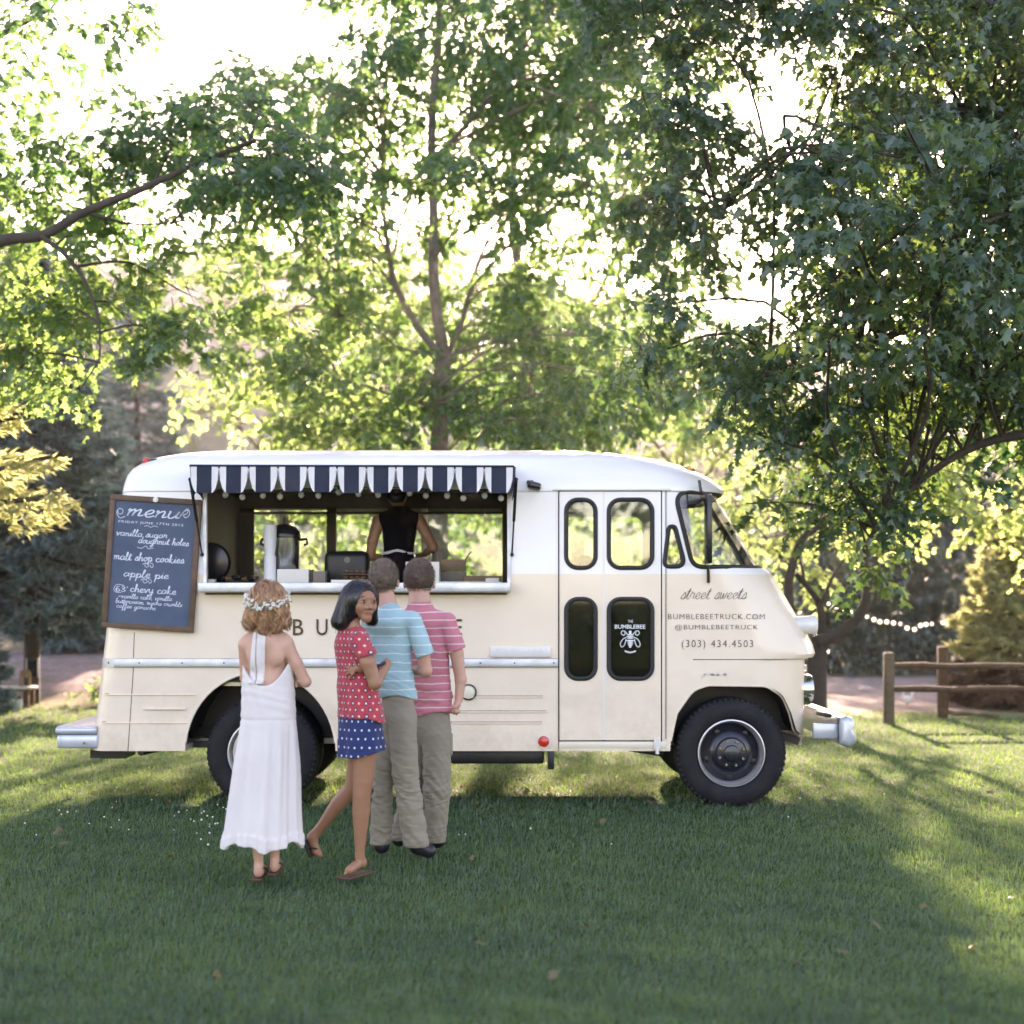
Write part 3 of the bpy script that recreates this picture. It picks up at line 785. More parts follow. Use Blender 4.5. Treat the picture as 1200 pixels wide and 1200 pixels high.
for (dz, w_) in ((6.6, 3.4), (4.4, 4.6), (2.3, 4.2)):                               # banded thorax
    disc(bee, cx, cz + dz * s, w_ * s, .85 * s, yb)
for (dz, w_) in ((-.6, 5.0), (-2.5, 3.6), (-4.5, 3.4), (-6.4, 2.6), (-8.2, 1.5)):   # banded abdomen
    disc(bee, cx, cz + dz * s, w_ * s, .85 * s, yb)
for sg in (-1, 1):
    def loop_(pts, w_=.55):
        bee.tube([Vector((cx + sg * p[0] * s, yb, cz + p[1] * s)) for p in spline([Vector((a, b, 0)) for a, b in pts], 5)] if 0 else
                 [Vector((cx + sg * p.x * s, yb, cz + p.y * s)) for p in spline([Vector((a, b, 0)) for a, b in pts], 5)], w_ * s, 5)
    loop_([(3, 6), (6, 10), (9.5, 10.5), (10.5, 7.5), (8, 5.5), (6, 7), (7, 9)])
    loop_([(4.5, 3), (8.5, 1), (11.5, -4), (10.5, -8), (7.5, -7), (5.5, -2), (5, 1)])
tpart(bee, 'bee_emblem', M['white_print'], door_r)
ban = MB()
ban.tube([Vector((cx + a * s, yb, cz + (-12.5 - 2.2 * math.cos(a / 7 * 1.5)) * s)) for a in np.linspace(-6.5, 6.5, 12)], 1.0 * s, 5)
tpart(ban, 'emblem_ribbon', M['white_print'], door_r)

# ---- wheels
def make_wheel(x, y, dish_out=True, rim_ring=True, face=-1, dual=False):
    """wheel whose outer face points to -Y (face=-1) or +Y"""
    w = empty('wheel', Vector((x, y, .323)) + TOFF, parent=truck)
    if face > 0: w.rotation_euler = (0, 0, math.pi)
    R0 = .402
    prof = [(.245, .0), (.262, -.018), (.30, -.030), (.345, -.028), (.378, -.012), (R0 - .006, .012), (R0, .03), (R0, .17), (R0 - .006, .188), (.378, .212), (.30, .23), (.25, .2)]
    t = MB().lathe(prof, (0, 0, 0), 'Y', 72, close=True)
    ty = t.obj('tyre', M['tyre'], w, 50)
    lug = MB()
    for k in range(60):
        a = 2 * math.pi * k / 60
        lug.box((math.cos(a) * .386, .002, math.sin(a) * .386), (.026, .020, .018), rot=Matrix.Rotation(-a, 3, 'Y'))
        lug.box((math.cos(a) * .400, .10, math.sin(a) * .400), (.008, .13, .030), rot=Matrix.Rotation(-a, 3, 'Y'))
    lug.obj('tread', M['tyre'], ty, 0)
    MB().lathe([(.247, .004), (.246, -.016), (.237, -.018), (.233, -.010), (.231, .02), (.222, .03), (.212, .10), (.24, .12)], (0, 0, 0), 'Y', 56, close=True).obj('rim_ring', M['rim_silver'], w)
    if not dual:
        d = MB().lathe([(.221, .09), (.19, .075), (.165, .04), (.150, .022), (.115, .010), (.105, -.012), (.06, -.02), (.055, -.04), (.038, -.045), (.0, -.045)], (0, 0, 0), 'Y', 48)
        # black discs on the plate stand for the shade in the hand holes
        d.obj('wheel_disc', M['wheel_black'], w)
        for k in range(5):
            a = 2 * math.pi * k / 5 + .9
            MB().sph((math.cos(a) * .178, .052, math.sin(a) * .178), .026, 12, scale=(1, .35, 1)).obj('hand_hole_shade', M['black'], w)
        nut = MB().cyl((0, 0, 0), (0, -.022, 0), .012, .010, n=6).mesh('lug_nut', M['nut'])
        for k in range(8):
            a = 2 * math.pi * k / 8 + .35
            n_ = link('lug_nut', nut, w); n_.location = (math.cos(a) * .092, -.010, math.sin(a) * .092)
    else:
        d = MB().lathe([(.213, .02), (.20, .06), (.17, .12), (.12, .15), (.09, .15), (.08, .06), (.06, .05), (.0, .05)], (0, 0, 0), 'Y', 48)
        d.obj('wheel_disc', M['rim_silver'], w)
    return w
M['rim_silver'] = mat('rim_silver', (0.55, .55, .56), .35, metal=.6, var=.2, scale=12)
M['wheel_black'] = mat('wheel_black', (0.012, .015, .026), .3, var=.3, scale=8, coat=.3)
M['nut'] = mat('lug_nut_steel', (.30, .24, .21), .4, metal=.7, var=.3)
fx = T(858, 0)[0]; rx = T(305, 0)[0]
make_wheel(fx, YN + .045); make_wheel(rx, YN + .05, dual=True); make_wheel(rx, YN + .31, dual=True)
make_wheel(fx, YF - .045, face=1); make_wheel(rx, YF - .05, face=1, dual=True); make_wheel(rx, YF - .31, face=1, dual=True)
# wheel wells, chassis
ch = MB()
for yy in (YC - .34, YC + .34): ch.box((-.50, yy, .46), (4.7, .07, .14))
for xx in (-2.8, -1.8, -.6, .9, 1.8): ch.box((xx, YC, .46), (.08, .84, .10))
ch.cyl((fx, YN + .1, .323), (fx, YF - .1, .323), .045); ch.cyl((rx, YN + .2, .323), (rx, YF - .2, .323), .06)
ch.sph((rx, YC, .34), .17, 14); ch.cyl((rx, YC, .36), (.9, YC, .5), .04); ch.cyl((-2.6, YC + .2, .33), (1.0, YC + .2, .36), .035)
tpart(ch, 'chassis', M['black'])
def well(outline, y0, y1, name):
    b = MB(); n = len(outline)
    A = [b.bm.verts.new((x, y0, z)) for x, z in outline]; B = [b.bm.verts.new((x, y1, z)) for x, z in outline]
    for k in range(n - 1): b.bm.faces.new((A[k], A[k + 1], B[k + 1], B[k]))
    b.bm.faces.new(B)
    tpart(b, name, M['black'], smooth=30)
fa = [p for p in front_arch if p[1] > .3 and p[0] < T(946, 0)[0]]
fa2 = [(x, min(z, .815)) for x, z in fa]
well([(x * .999 + .0, z + .012) for x, z in fa2], YN + .012, YN + .50, 'wheel_well')
ra = [p for p in rear_arch if p[1] > .42]
well([(x, min(z + .008, T(0, 799)[1])) for x, z in ra], YN + .012, YN + .56, 'wheel_well')
well([(x, 2 * 0 + z) for x, z in [(q[0], q[1] + .012) for q in fa2]], YF - .012, YF - .55, 'wheel_well')
well([(x, min(z + .008, .84)) for x, z in ra], YF - .012, YF - .70, 'wheel_well')
# arch lips
al = MB(); pts = [Vector((x, min(y_near(x, z), YN + .3) + .004, z)) for x, z in fa if z > T(0, 874)[1]]
al.tube(pts, .009, 6); tpart(al, 'arch_lip', M['truck'])
al = MB(); pts = [Vector((x, YN + .004, z)) for x, z in rear_arch if z > .35]
al.tube(pts, .009, 6); tpart(al, 'arch_lip', M['truck'])

# rear bumper, hitch, exhaust, tank, mud flap
def prof_bar(prof, y0, y1, name, m, parent=None):
    """extrude an XZ profile along Y, ends swept in a little"""
    b = MB().plate(prof, [], y0, y1); return tpart(b, name, m, parent, smooth=40)
bx0, bzt = T(64, 851.5); bx1, bzb = T(112, 877.5)
rb = MB()
ribs = [(bx1, bzt), (bx0 + .03, bzt), (bx0, bzt - .02), (bx0 - .004, bzt - .035)]
rb.box(((bx0 + bx1) / 2, YC, bzt - .006), (bx1 - bx0 - .01, YF - YN - .1, .012))
for k, (zz, hh, in_) in enumerate(((bzt - .032, .052, 0), (bzt - .112, .10, .012))):
    rb.box(((bx0 + bx1) / 2 + in_, YN + .045, zz), (bx1 - bx0, .05, hh), bevel=.018, seg=3)
    rb.box((bx0 + .02 + in_, YC, zz), (.05, YF - YN - .04, hh), bevel=.018, seg=3)
rbo = tpart(rb, 'rear_bumper', M['silver_paint'])
x, z = T(98, 871); tpart(MB().cyl((x, YN + .02, z), (x, YN + .008, z), .012, .009, n=10), 'bumper_bolt', M['chrome'], rbo)
(xa, za), (xb, zb) = T(102, 880), T(131, 896)
tpart(MB().box(((xa + xb) / 2 + .02, YN + .45, (za + zb) / 2 + .02), (xb - xa, .3, za - zb + .02)).box((T(97, 0)[0], YN + .45, (T(0, 885)[1] + T(0, 895)[1]) / 2), (.10, .18, .06)), 'tow_hitch', M['black'])
x, z = T(161, 884)
tpart(MB().cyl((x + .3, YN + .28, z + .06), (x, YN + .22, z), .026).cyl((x, YN + .22, z), (x - .015, YN + .16, z), .028), 'exhaust_pipe', M['black'])
(xa, za), (xb, zb) = T(527, 880), T(638, 895)
tpart(MB().box(((xa + xb) / 2, YN + .22, (za + zb) / 2), (xb - xa, .3, za - zb + .02), bevel=.02), 'fuel_tank', M['black'])
(xa, za), (xb, zb) = T(642, 879), T(649.5, 902)
tpart(MB().box(((xa + xb) / 2, YN + .05, (za + zb) / 2), (xb - xa, .10, za - zb), bevel=.01), 'step_bracket', M['black'])
tpart(MB().box((T(232, 0)[0], YN + .30, T(0, 877)[1]), (.30, .05, .045)), 'spring_hanger', M['black'])
tpart(MB().cyl((T(715, 0)[0], YN + .3, T(0, 878)[1]), (T(780, 0)[0], YN + .2, T(0, 887)[1]), .02).box((T(790, 0)[0], YN + .3, .40), (.16, .06, .05)), 'steering_linkage', M['black'])
tpart(MB().box((T(930, 0)[0], YN + .3, T(0, 868)[1]), (.2, .06, .06), rot=Matrix.Rotation(R_(20), 3, 'Y')), 'front_spring', M['black'])

# front: bumper, headlamps, grille, pod lamp
fb = MB()
fxs = F_PX / 10.72
bz = lambda py: CAM_H + (700 - py) / fxs; bxp = lambda px: (px - 600) / fxs
prof = round_poly([(bxp(983), bz(841)), (bxp(990), bz(838)), (bxp(999), bz(841)), (bxp(1001), bz(849)), (bxp(997), bz(854)), (bxp(1003), bz(861)), (bxp(1003), bz(870)), (bxp(994), bz(876)), (bxp(983), bz(872))], .012, 3)
fbo = tpart(MB().plate(prof, [], YN + .08, YF - .08), 'front_bumper', M['silver_paint'])
be = MB(); rr_ = []
for yy, sc in ((YN + .13, 1.0), (YN + .08, 1.0), (YN + .055, .96), (YN + .035, .86), (YN + .028, .62)):
    rr_.append([be.bm.verts.new((bxp(993) + (a - bxp(993)) * sc, yy, bz(857) + (b - bz(857)) * sc)) for a, b in prof])
for A, B in zip(rr_[:-1], rr_[1:]):
    for k in range(len(A)): be.bm.faces.new((A[k], A[(k + 1) % len(A)], B[(k + 1) % len(A)], B[k]))
be.bm.faces.new(rr_[-1]); tpart(be, 'bumper_end', M['silver_paint'], fbo, smooth=50)
tpart(MB().box(((bxp(955) + bxp(984)) / 2, YN + .13, bz(857)), (bxp(984) - bxp(953), .05, .11), bevel=.008), 'bumper_bracket', M['silver_paint'], fbo)
tpart(MB().box((bxp(975), YN + .26, bz(843)), (.10, .22, .012)), 'bumper_deck', M['cream_flat'], fbo)
tpart(MB().box((bxp(968), YN + .16, bz(838)), (.09, .14, .03), rot=Matrix.Rotation(R_(8), 3, 'Y'), bevel=.006), 'number_plate_bracket', M['black'])
for yy in (YN + .42, YF - .42):
    zc = T(0, 812)[1]
    hl = tpart(MB().lathe([(.115, -.02), (.118, .04), (.108, .06), (.096, .05)], (x_front(yy, zc) + .0, yy, zc), 'X', 32), 'headlamp', M['chrome'])
    tpart(MB().lathe([(.0, .085), (.05, .078), (.098, .045)], (x_front(yy, zc), yy, zc), 'X', 28), 'headlamp_lens', M['glass'], hl)
    pz = T(0, 733)[1]; px_ = 2.07
    pod = tpart(MB().cyl((px_, yy - .14, pz), (2.255, yy - .14, pz), .058, .070, n=28).lathe([(.070, 0), (.073, .012), (.070, .03), (.062, .03)], (2.24, yy - .14, pz), 'X', 28), 'signal_lamp', M['white_paint'])
    tpart(MB().lathe([(.0, .028), (.04, .022), (.062, .01)], (2.255, yy - .14, pz), 'X', 24), 'lamp_lens', M['amber_lens'], pod)
gr = MB()
for k in range(9): gr.box((2.225, YC, .62 + k * .04), (.03, .85 + .02 * k, .014), bevel=.004)
tpart(gr, 'grille', M['chrome'])
# ================================================================ THINGS ON AND IN THE TRUCK
M['wood_frame'] = mat('worn_brown_wood', (0.15, 0.082, 0.045), .6, var=.5, scale=12, bump=.3, bscale=30)
M['slate'] = mat('blue_chalkboard', (0.045, 0.075, 0.130), .8, color2=(0.075, 0.110, 0.165), scale=3.5)
M['chalk'] = mat('white_chalk', (0.62, 0.68, 0.78), .95)
M['cardboard'] = mat('brown_cardboard', (0.25, 0.17, 0.10), .8, var=.2); M['grey_board'] = mat('grey_cardboard', (.22, .19, .16), .8, var=.2)
M['white_card'] = mat('white_card', (.74, .72, .67), .7, var=.06); M['paper_cup'] = mat('white_paper_cup', (.72, .73, .76), .6)
M['pastry'] = mat('brown_pastry', (.22, .11, .045), .8, var=.5, scale=40, bump=.5); M['globe'] = mat('frosted_bulb', (.60, .62, .62), .25, coat=.5)
# ---- chalkboard menu leaning on the rear of the side wall
ct = Vector((T(179.3, 0)[0], YN - .030, T(0, 660.5)[1])); S = 1 / 161.1
board = empty('menu_board', ct); board.rotation_euler = (R_(-1.2), R_(3.6), 0)
tag(board, 'blue chalkboard menu in a brown wooden frame hung on the rear side of the truck', 'menu board')
W2, H2, fw = 53.7 * S, 77.8 * S, 6.4 * S
for (nm, c, sz) in (('frame_rail', (0, 0, H2 - fw / 2), (2 * W2, .030, fw)), ('frame_rail', (0, 0, -H2 + fw / 2), (2 * W2, .030, fw)),
                    ('frame_rail', (-W2 + fw / 2, 0, 0), (fw, .028, 2 * (H2 - fw))), ('frame_rail', (W2 - fw / 2, 0, 0), (fw, .028, 2 * (H2 - fw)))):
    MB().box(c, sz, bevel=.004).obj(nm, M['wood_frame'], board)
MB().box((0, .004, 0), (2 * (W2 - fw) + .004, .010, 2 * (H2 - fw) + .004)).obj('slate_panel', M['slate'], board)
MB().cyl((0, -.016, H2 - fw / 2), (0, -.026, H2 - fw / 2), .020, .018, n=20).lathe([(.0, -.034), (.006, -.032), (.008, -.026)], (0, 0, H2 - fw / 2), 'Y', 12).obj('hook', M['white_paint'], board)
def L2(px, py):
    dx, dz = (px - 179.3) * S, (660.5 - py) * S; a = R_(3.6)
    return dx * math.cos(a) - dz * math.sin(a), dx * math.sin(a) + dz * math.cos(a)
yb_ = -.0022
def line(word, x0, x1, base, xh, w, slant=.2, tilt=0):
    a, z = L2(x0, base); b, _ = L2(x1, base)
    cursive(word, a, b, z, xh * S, yb_, w * S, M['chalk'], board, 'chalk_lettering', slant=slant, wob=.0015)
line('menu', 148, 211, 604.5, 8.2, 1.7, .5)
def flourish(cx, cy, pts, w=.6):
    b = MB(); x0, z0 = L2(cx, cy)
    b.tube([Vector((x0 + p.x * S, yb_, z0 + p.y * S)) for p in spline([Vector((u, v, 0)) for u, v in pts], 6)], w * S * .5, 4)
    b.obj('chalk_flourish', M['chalk'], board)
flourish(142, 601, [(6, -4), (0, -6), (-4, 0), (-1, 5), (3, 3), (2, -1), (-2, -1), (-3, 2)], .9); flourish(218, 603, [(-6, -3), (0, 5), (3, 6), (2, 1), (-2, -1), (1, -4), (5, 0), (4, 5), (0, 4)], .9)
a, z = L2(140, 613.2); b, _ = L2(216, 613.2)
fit_text('FRIDAY JUNE 17TH 2012', a, b, z, z + 3.6 * S, yb_ + .001, M['chalk'], board, 'chalk_lettering', ext=.0008, offset=.005, spacing=1.2)
wave_ = [(-8, 0), (-4, 1), (0, -.6), (4, 1.2), (8, 0)]
flourish(178, 617.5, wave_, .7); line('vanilla sugar', 137, 197, 627.5, 3.9, .85); line('doughnut holes', 163, 222, 636.5, 3.9, .85)
flourish(172, 642, [(-10, 0), (-5, -1), (0, 2), (3, -1), (9, 0)], .7)
line('malt shop cookies', 134.5, 217, 655.5, 4.6, 1.0, .1)
knot = [(-7, 1), (-3, 3), (1, 0), (-2, -2), (-4, 1), (0, 3), (4, 3), (6, 0), (4, -2), (2, 1)]
flourish(175, 663, knot, .7); line('apple pie', 146, 199, 675.5, 4.4, .95); flourish(173, 681.5, knot, .7)
line("63'", 137, 152, 693, 3.4, .9, 0); line('chevy cake', 154, 208, 693.5, 4.3, .95, .1); flourish(141, 690, [(6, 4), (-2, 5), (-6, 0), (-3, -4), (3, -4)], .7)
line('~vanilla cake, vanilla', 140, 203, 700.5, 2.7, .6); line('buttercream, mocha crumble', 137, 215, 706.3, 2.6, .55); line('coffee ganache', 138, 184, 712, 2.6, .55)

CZ = 1.535                              # top of the front counter
def at(px, Y, z=CZ): return Vector(((px - 600) * Y / F_PX, Y, z))
def carton(label, px, Y, w, d, h, m, z=CZ, rz=0, cat='box', lid=None, name='carton', group=None):
    e = empty(name, at(px, Y, z), rz); tag(e, label, cat, group)
    MB().box((0, 0, h / 2), (w, d, h), bevel=.004).obj('box_body', m, e)
    if lid == 'flaps':
        for sx, a in ((-1, 55), (1, 60)): MB().box((sx * (w / 2 + .02), 0, h + .03), (.004, d * .95, .085), rot=Matrix.Rotation(R_(sx * a * .6), 3, 'Y')).obj('flap', m, e)
    elif lid: MB().box((0, 0, h + .004), (w + .006, d + .006, .016), bevel=.003).obj('lid', lid, e)
    return e
# urn
e = empty('coffee_urn', at(333, 11.05)); tag(e, 'tall shiny coffee urn with black lid and side handles on the counter', 'coffee urn')
MB().lathe([(.09, .0), (.10, .01), (.10, .04), (.085, .06), (.085, .10)], (0, 0, 0), 'Z', 32).obj('base', M['black_gloss'], e)
MB().lathe([(.102, .10), (.112, .12), (.116, .36), (.118, .37), (.116, .40)], (0, 0, 0), 'Z', 40).obj('tank', M['steel'], e)
MB().lathe([(.122, .37), (.124, .39), (.118, .42), (.09, .455), (.04, .475), (.012, .48), (.0, .48)], (0, 0, 0), 'Z', 40).obj('lid', M['black_gloss'], e)
MB().cyl((0, 0, .475), (0, 0, .53), .010, .009, n=10).obj('knob', M['black'], e)
for sx in (-1, 1): MB().tube([Vector((sx * .118, 0, .36)), Vector((sx * .17, 0, .365)), Vector((sx * .175, 0, .33)), Vector((sx * .15, 0, .32))], .011, 8).obj('handle', M['black'], e)
MB().cyl((.02, -.11, .08), (.02, -.17, .08), .013, n=10).cyl((.02, -.165, .09), (.03, -.17, .03), .011, n=8).box((.02, -.165, .11), (.02, .02, .04)).obj('tap', M['black'], e)
# cups
e = empty('cup_stack', at(316.5, 10.90)); tag(e, 'tall stack of white paper cups standing on the counter', 'cups')
for k in range(9):
    MB().lathe([(.036, 0), (.048, .11), (.050, .112), (.049, .116), (.045, .112)], (0, 0, 0), 'Z', 24).obj('paper_cup', M['paper_cup'], e).location = (0, 0, .235 - .0 + k * .014) if k else (0, 0, .235)
cm = MB().lathe([(.048, 0), (.044, .235), (.040, .235)], (0, 0, 0), 'Z', 24).obj('lower_cups', M['paper_cup'], e)
carton('white napkin box on the counter beside the cups', 345, 10.95, .235, .16, .135, M['white_card'])
e = empty('napkin_holder', at(375, 10.92)); tag(e, 'small metal napkin holder holding brown napkins on the counter', 'napkin holder')
MB().box((-.055, 0, .065), (.006, .10, .13)).box((.055, 0, .065), (.006, .10, .13)).box((0, 0, .004), (.116, .10, .008)).obj('holder', M['black_gloss'], e)
MB().box((0, 0, .062), (.095, .09, .115), bevel=.003).obj('napkins', M['grey_board'], e)
# left: pan of food, fan
e = empty('serving_tray', at(279, 10.98)); tag(e, 'black tray piled with dark baked goods at the left of the counter', 'tray')
MB().box((0, 0, .02), (.34, .24, .04), bevel=.008).obj('tray', M['black'], e)
rs_ = random.Random(4)
for k in range(14):
    MB().sph((rs_.uniform(-.14, .14), rs_.uniform(-.09, .09), .055 + rs_.uniform(0, .02)), .03, 10, scale=(1, .9, .6)).obj('pastry', M['black_gloss'] if k % 3 else M['pastry'], e)
e = empty('desk_fan', at(247, 11.2)); tag(e, 'round black fan behind the left edge of the serving window', 'fan')
MB().lathe([(.0, -.05), (.06, -.05), (.14, -.03), (.155, 0), (.14, .03), (.0, .05)], (0, 0, .19), 'Y', 28).obj('fan_cage', M['black_gloss'], e)
MB().cyl((0, 0, 0), (0, 0, .06), .07, .02, n=16).obj('stand', M['black'], e)
carton('small dark box on the counter beside the round fan', 259, 11.3, .07, .05, .17, M['black_gloss'])
carton('small white carton in front of the round fan', 246, 10.9, .08, .10, .06, M['white_card'])
# middle: black bag, boards, pastries, sign
e = empty('black_bag', at(407, 11.25)); tag(e, 'large black soft bag with a pale round sticker on the counter', 'bag')
MB().box((0, 0, .14), (.34, .18, .28), bevel=.05, seg=3).obj('bag_body', M['black'], e); MB().cyl((.01, -.091, .21), (.01, -.096, .21), .024, n=18).obj('sticker', M['grey_board'], e)
for k, (w, z) in enumerate(((.20, .0), (.19, .045), (.18, .09))):
    e = empty('cake_board', at(416, 11.02, CZ + z)); tag(e, ('wooden board under the pastries at the bottom of the stack', 'wooden board in the middle of the pastry stack', 'wooden board on the top of the pastry stack')[k], 'board', 'wooden boards stacked with pastries')
    MB().box((0, 0, .008), (w, .16, .014), bevel=.003).obj('board_panel', M['interior_wood'], e)
    for j in range(4): MB().sph((-.065 + j * .043, -.03, .028), .02, 10, scale=(1, 1.4, .7)).obj('pastry', M['pastry'], e)
e = empty('counter_sign', at(412, 10.72, CZ + .001)); tag(e, 'long low white sign with small black lettering on the counter', 'sign')
MB().box((0, 0, .026), (.30, .012, .052), bevel=.002).obj('sign_panel', M['white_card'], e)
o = fit_text('sweets & treats', -.06, .12, .016, .036, -.0065, M['black'], e, 'lettering', ext=.0008)
# right: boxes
carton('white cake box on the counter in front of the vendor', 496, 11.0, .25, .22, .17, M['white_card'], z=CZ + .02)
carton('lower grey brown cardboard carton stacked on the right of the counter', 531, 11.25, .20, .18, .12, M['grey_board'])
carton('upper open cardboard carton stacked on the right of the counter', 531, 11.25, .19, .17, .09, M['cardboard'], z=CZ + .125, lid='flaps')
carton('long low cardboard box at the right end of the counter', 566, 11.2, .29, .16, .09, M['cardboard'])
carton('pale slanted paper box behind the cake box', 513, 11.5, .06, .14, .24, M['grey_board'], z=CZ + .06, rz=.3)
e = empty('white_tray', at(548, 10.86)); tag(e, 'wide shallow white tray at the right of the counter', 'tray')
MB().box((0, 0, .006), (.50, .22, .012), bevel=.003).box((0, -.105, .02), (.50, .01, .04)).box((0, .105, .02), (.50, .01, .04)).obj('tray', M['white_card'], e)
for k in range(5): MB().lathe([(.0, .0), (.022, .0), (.030, .02), (.026, .032), (.0, .036)], (-.16 + k * .05, .02, .012), 'Z', 12).obj('cupcake', M['pastry'], e)
carton('small white box near the right corner of the serving window', 577, 11.0, .10, .08, .05, M['white_card'], z=CZ + .02)
# ---- bulbs under the awning
e = empty('bulb_string', Vector((-1.1, YN - .14, T(0, 576)[1]))); tag(e, 'string of unlit frosted globe bulbs hanging just under the striped awning', 'string lights')
bx = [264, 284, 308, 328, 353, 373, 397, 420, 443, 480, 499, 524, 543, 568, 587]; by = [580, 582.5, 581, 582, 580, 581, 577, 579, 580, 578, 581, 581, 584, 581, 584]
Yb = YN - .14; pts = []
for i, (x, y) in enumerate(zip(bx, by)):
    p = P(x, y, Yb) - e.location
    MB().sph(p, .0225, 14).obj('bulb', M['globe'], e)
    MB().cyl(p + Vector((0, 0, .02)), p + Vector((0, 0, .045)), .010, n=8).obj('socket', M['black'], e)
    pts.append(p + Vector((0, 0, .047)))
MB().tube(pts, .004, 5).obj('cord', M['black'], e)
# ================================================================ PEOPLE (distance fields -> continuous surfaces)
def surface_net(f, org, h):
    ins = f < 0
    nx, ny, nz = f.shape
    cnt = np.zeros((nx - 1, ny - 1, nz - 1), dtype=np.int8)
    for a in (0, 1):
        for b in (0, 1):
            for c in (0, 1): cnt += ins[a:nx - 1 + a, b:ny - 1 + b, c:nz - 1 + c]
    act = (cnt > 0) & (cnt < 8)
    I, J, K = np.nonzero(act); n = len(I)
    idx = np.full(act.shape, -1, dtype=np.int32); idx[I, J, K] = np.arange(n)
    acc = np.zeros((n, 3)); num = np.zeros(n)
    cor = [(a, b, c) for a in (0, 1) for b in (0, 1) for c in (0, 1)]
    for i, p in enumerate(cor):
        for q in cor[i + 1:]:
            if sum(abs(x - y) for x, y in zip(p, q)) != 1: continue
            fa = f[I + p[0], J + p[1], K + p[2]]; fb = f[I + q[0], J + q[1], K + q[2]]
            m = (fa < 0) != (fb < 0)
            t = np.where(m, fa / np.where(m, fa - fb, 1), 0)
            pos = np.array(p)[None, :] * (1 - t[:, None]) + np.array(q)[None, :] * t[:, None]
            acc += pos * m[:, None]; num += m
    V = (np.stack([I, J, K], 1) + acc / num[:, None]) * h + np.array(org)[None, :]
    quads = []
    for ax in range(3):
        s0 = [slice(None)] * 3; s1 = [slice(None)] * 3; s0[ax] = slice(0, -1); s1[ax] = slice(1, None)
        A = ins[tuple(s0)]; B = ins[tuple(s1)]
        i, j, k = np.nonzero(A != B); g = [i, j, k]
        o1, o2 = [(1, 2), (2, 0), (0, 1)][ax]
        ok = (g[o1] > 0) & (g[o2] > 0) & (g[o1] < f.shape[o1] - 1) & (g[o2] < f.shape[o2] - 1)
        g = [x[ok] for x in g]
        def cell(d1, d2):
            c = [x.copy() for x in g]; c[o1] = c[o1] - d1; c[o2] = c[o2] - d2
            return idx[c[0], c[1], c[2]]
        q = np.stack([cell(1, 1), cell(0, 1), cell(0, 0), cell(1, 0)], 1)
        fl = A[tuple(g)]
        q[~fl] = q[~fl][:, ::-1]
        quads.append(q)
    Q = np.concatenate(quads); Q = Q[(Q >= 0).all(1)]
    return V, Q

class Fld:
    """points where the field is evaluated"""
    def __init__(s, lo, hi, h):
        s.h = h; s.lo = np.array(lo, dtype=float); n = [max(4, int(math.ceil((b - a) / h)) + 1) for a, b in zip(lo, hi)]
        ax = [np.float32(lo[i]) + np.float32(h) * np.arange(n[i], dtype=np.float32) for i in range(3)]
        s.X, s.Y, s.Z = ax[0][:, None, None], ax[1][None, :, None], ax[2][None, None, :]
def seg(G, a, b, ra, rb, rot=0.0, sx=1.0, sy=1.0):
    """tapered capsule, section squashed: rotate about Z by rot then scale x,y"""
    c, s = math.cos(rot), math.sin(rot)
    tx = lambda x, y: ((x * c + y * s) / sx, (-x * s + y * c) / sy)
    X, Y = tx(G.X, G.Y); ax, ay = tx(a[0], a[1]); bx, by = tx(b[0], b[1])
    dx, dy, dz = bx - ax, by - ay, b[2] - a[2]; L = dx * dx + dy * dy + dz * dz + 1e-12
    px, py, pz = X - ax, Y - ay, G.Z - a[2]
    t = np.clip((px * dx + py * dy + pz * dz) / L, 0, 1)
    d = np.sqrt((px - dx * t) ** 2 + (py - dy * t) ** 2 + (pz - dz * t) ** 2)
    return (d - (ra + (rb - ra) * t)) * min(sx, sy, 1)
def ell(G, c, r, rot=0.0):
    co, s = math.cos(rot), math.sin(rot)
    x0, y0, z0 = G.X - c[0], G.Y - c[1], G.Z - c[2]
    x, y = x0 * co + y0 * s, -x0 * s + y0 * co
    k = np.sqrt((x / r[0]) ** 2 + (y / r[1]) ** 2 + (z0 / r[2]) ** 2)
    return (k - 1) * min(r)
def smin(a, b, k):
    h = np.clip(0.5 + 0.5 * (b - a) / k, 0, 1)
    return b * (1 - h) + a * h - k * h * (1 - h)
def union(k, *ds):
    r = ds[0]
    for d in ds[1:]: r = smin(r, d, k)
    return r
def wav(G, f, seed=0, sx=1, sy=1, sz=1):
    """cheap smooth pseudo noise"""
    rs = np.random.default_rng(seed); out = 0
    for i in range(4):
        v = rs.normal(size=3) * f * (1 + .5 * i); p = rs.uniform(0, 6.28)
        out = out + np.sin(G.X * v[0] * sx + G.Y * v[1] * sy + G.Z * v[2] * sz + p + 1.3 * np.sin(G.Z * f * sz * .7 + G.X * f * .5 * sx + i)) / (1 + .4 * i)
    return out / 2.6
def solid(name, fn, lo, hi, h, m, parent, attr=None, smooth=True):
    G = Fld(lo, hi, h); f = np.broadcast_to(fn(G), (G.X.shape[0], G.Y.shape[1], G.Z.shape[2])).astype(np.float32)
    V, Q = surface_net(f, G.lo, h)
    at = attr(V) if attr else None
    par = parent.location if parent is not None else Vector()
    V = V - np.array(par)[None, :]
    me = np_mesh(name, V, Q, True, [m], {'pat': ('POINT', 'FLOAT_COLOR', at)} if at is not None else None)
    return link(name, me, parent), V

class Px:
    """photo pixels at a person's own distance"""
    def __init__(s, Y0): s.Y0 = Y0; s.s = F_PX / Y0
    def __call__(s, px, py, dy=0.0): return ((px - 600) / s.s, s.Y0 + dy, CAM_H + (700 - py) / s.s)
    def r(s, px): return px / s.s

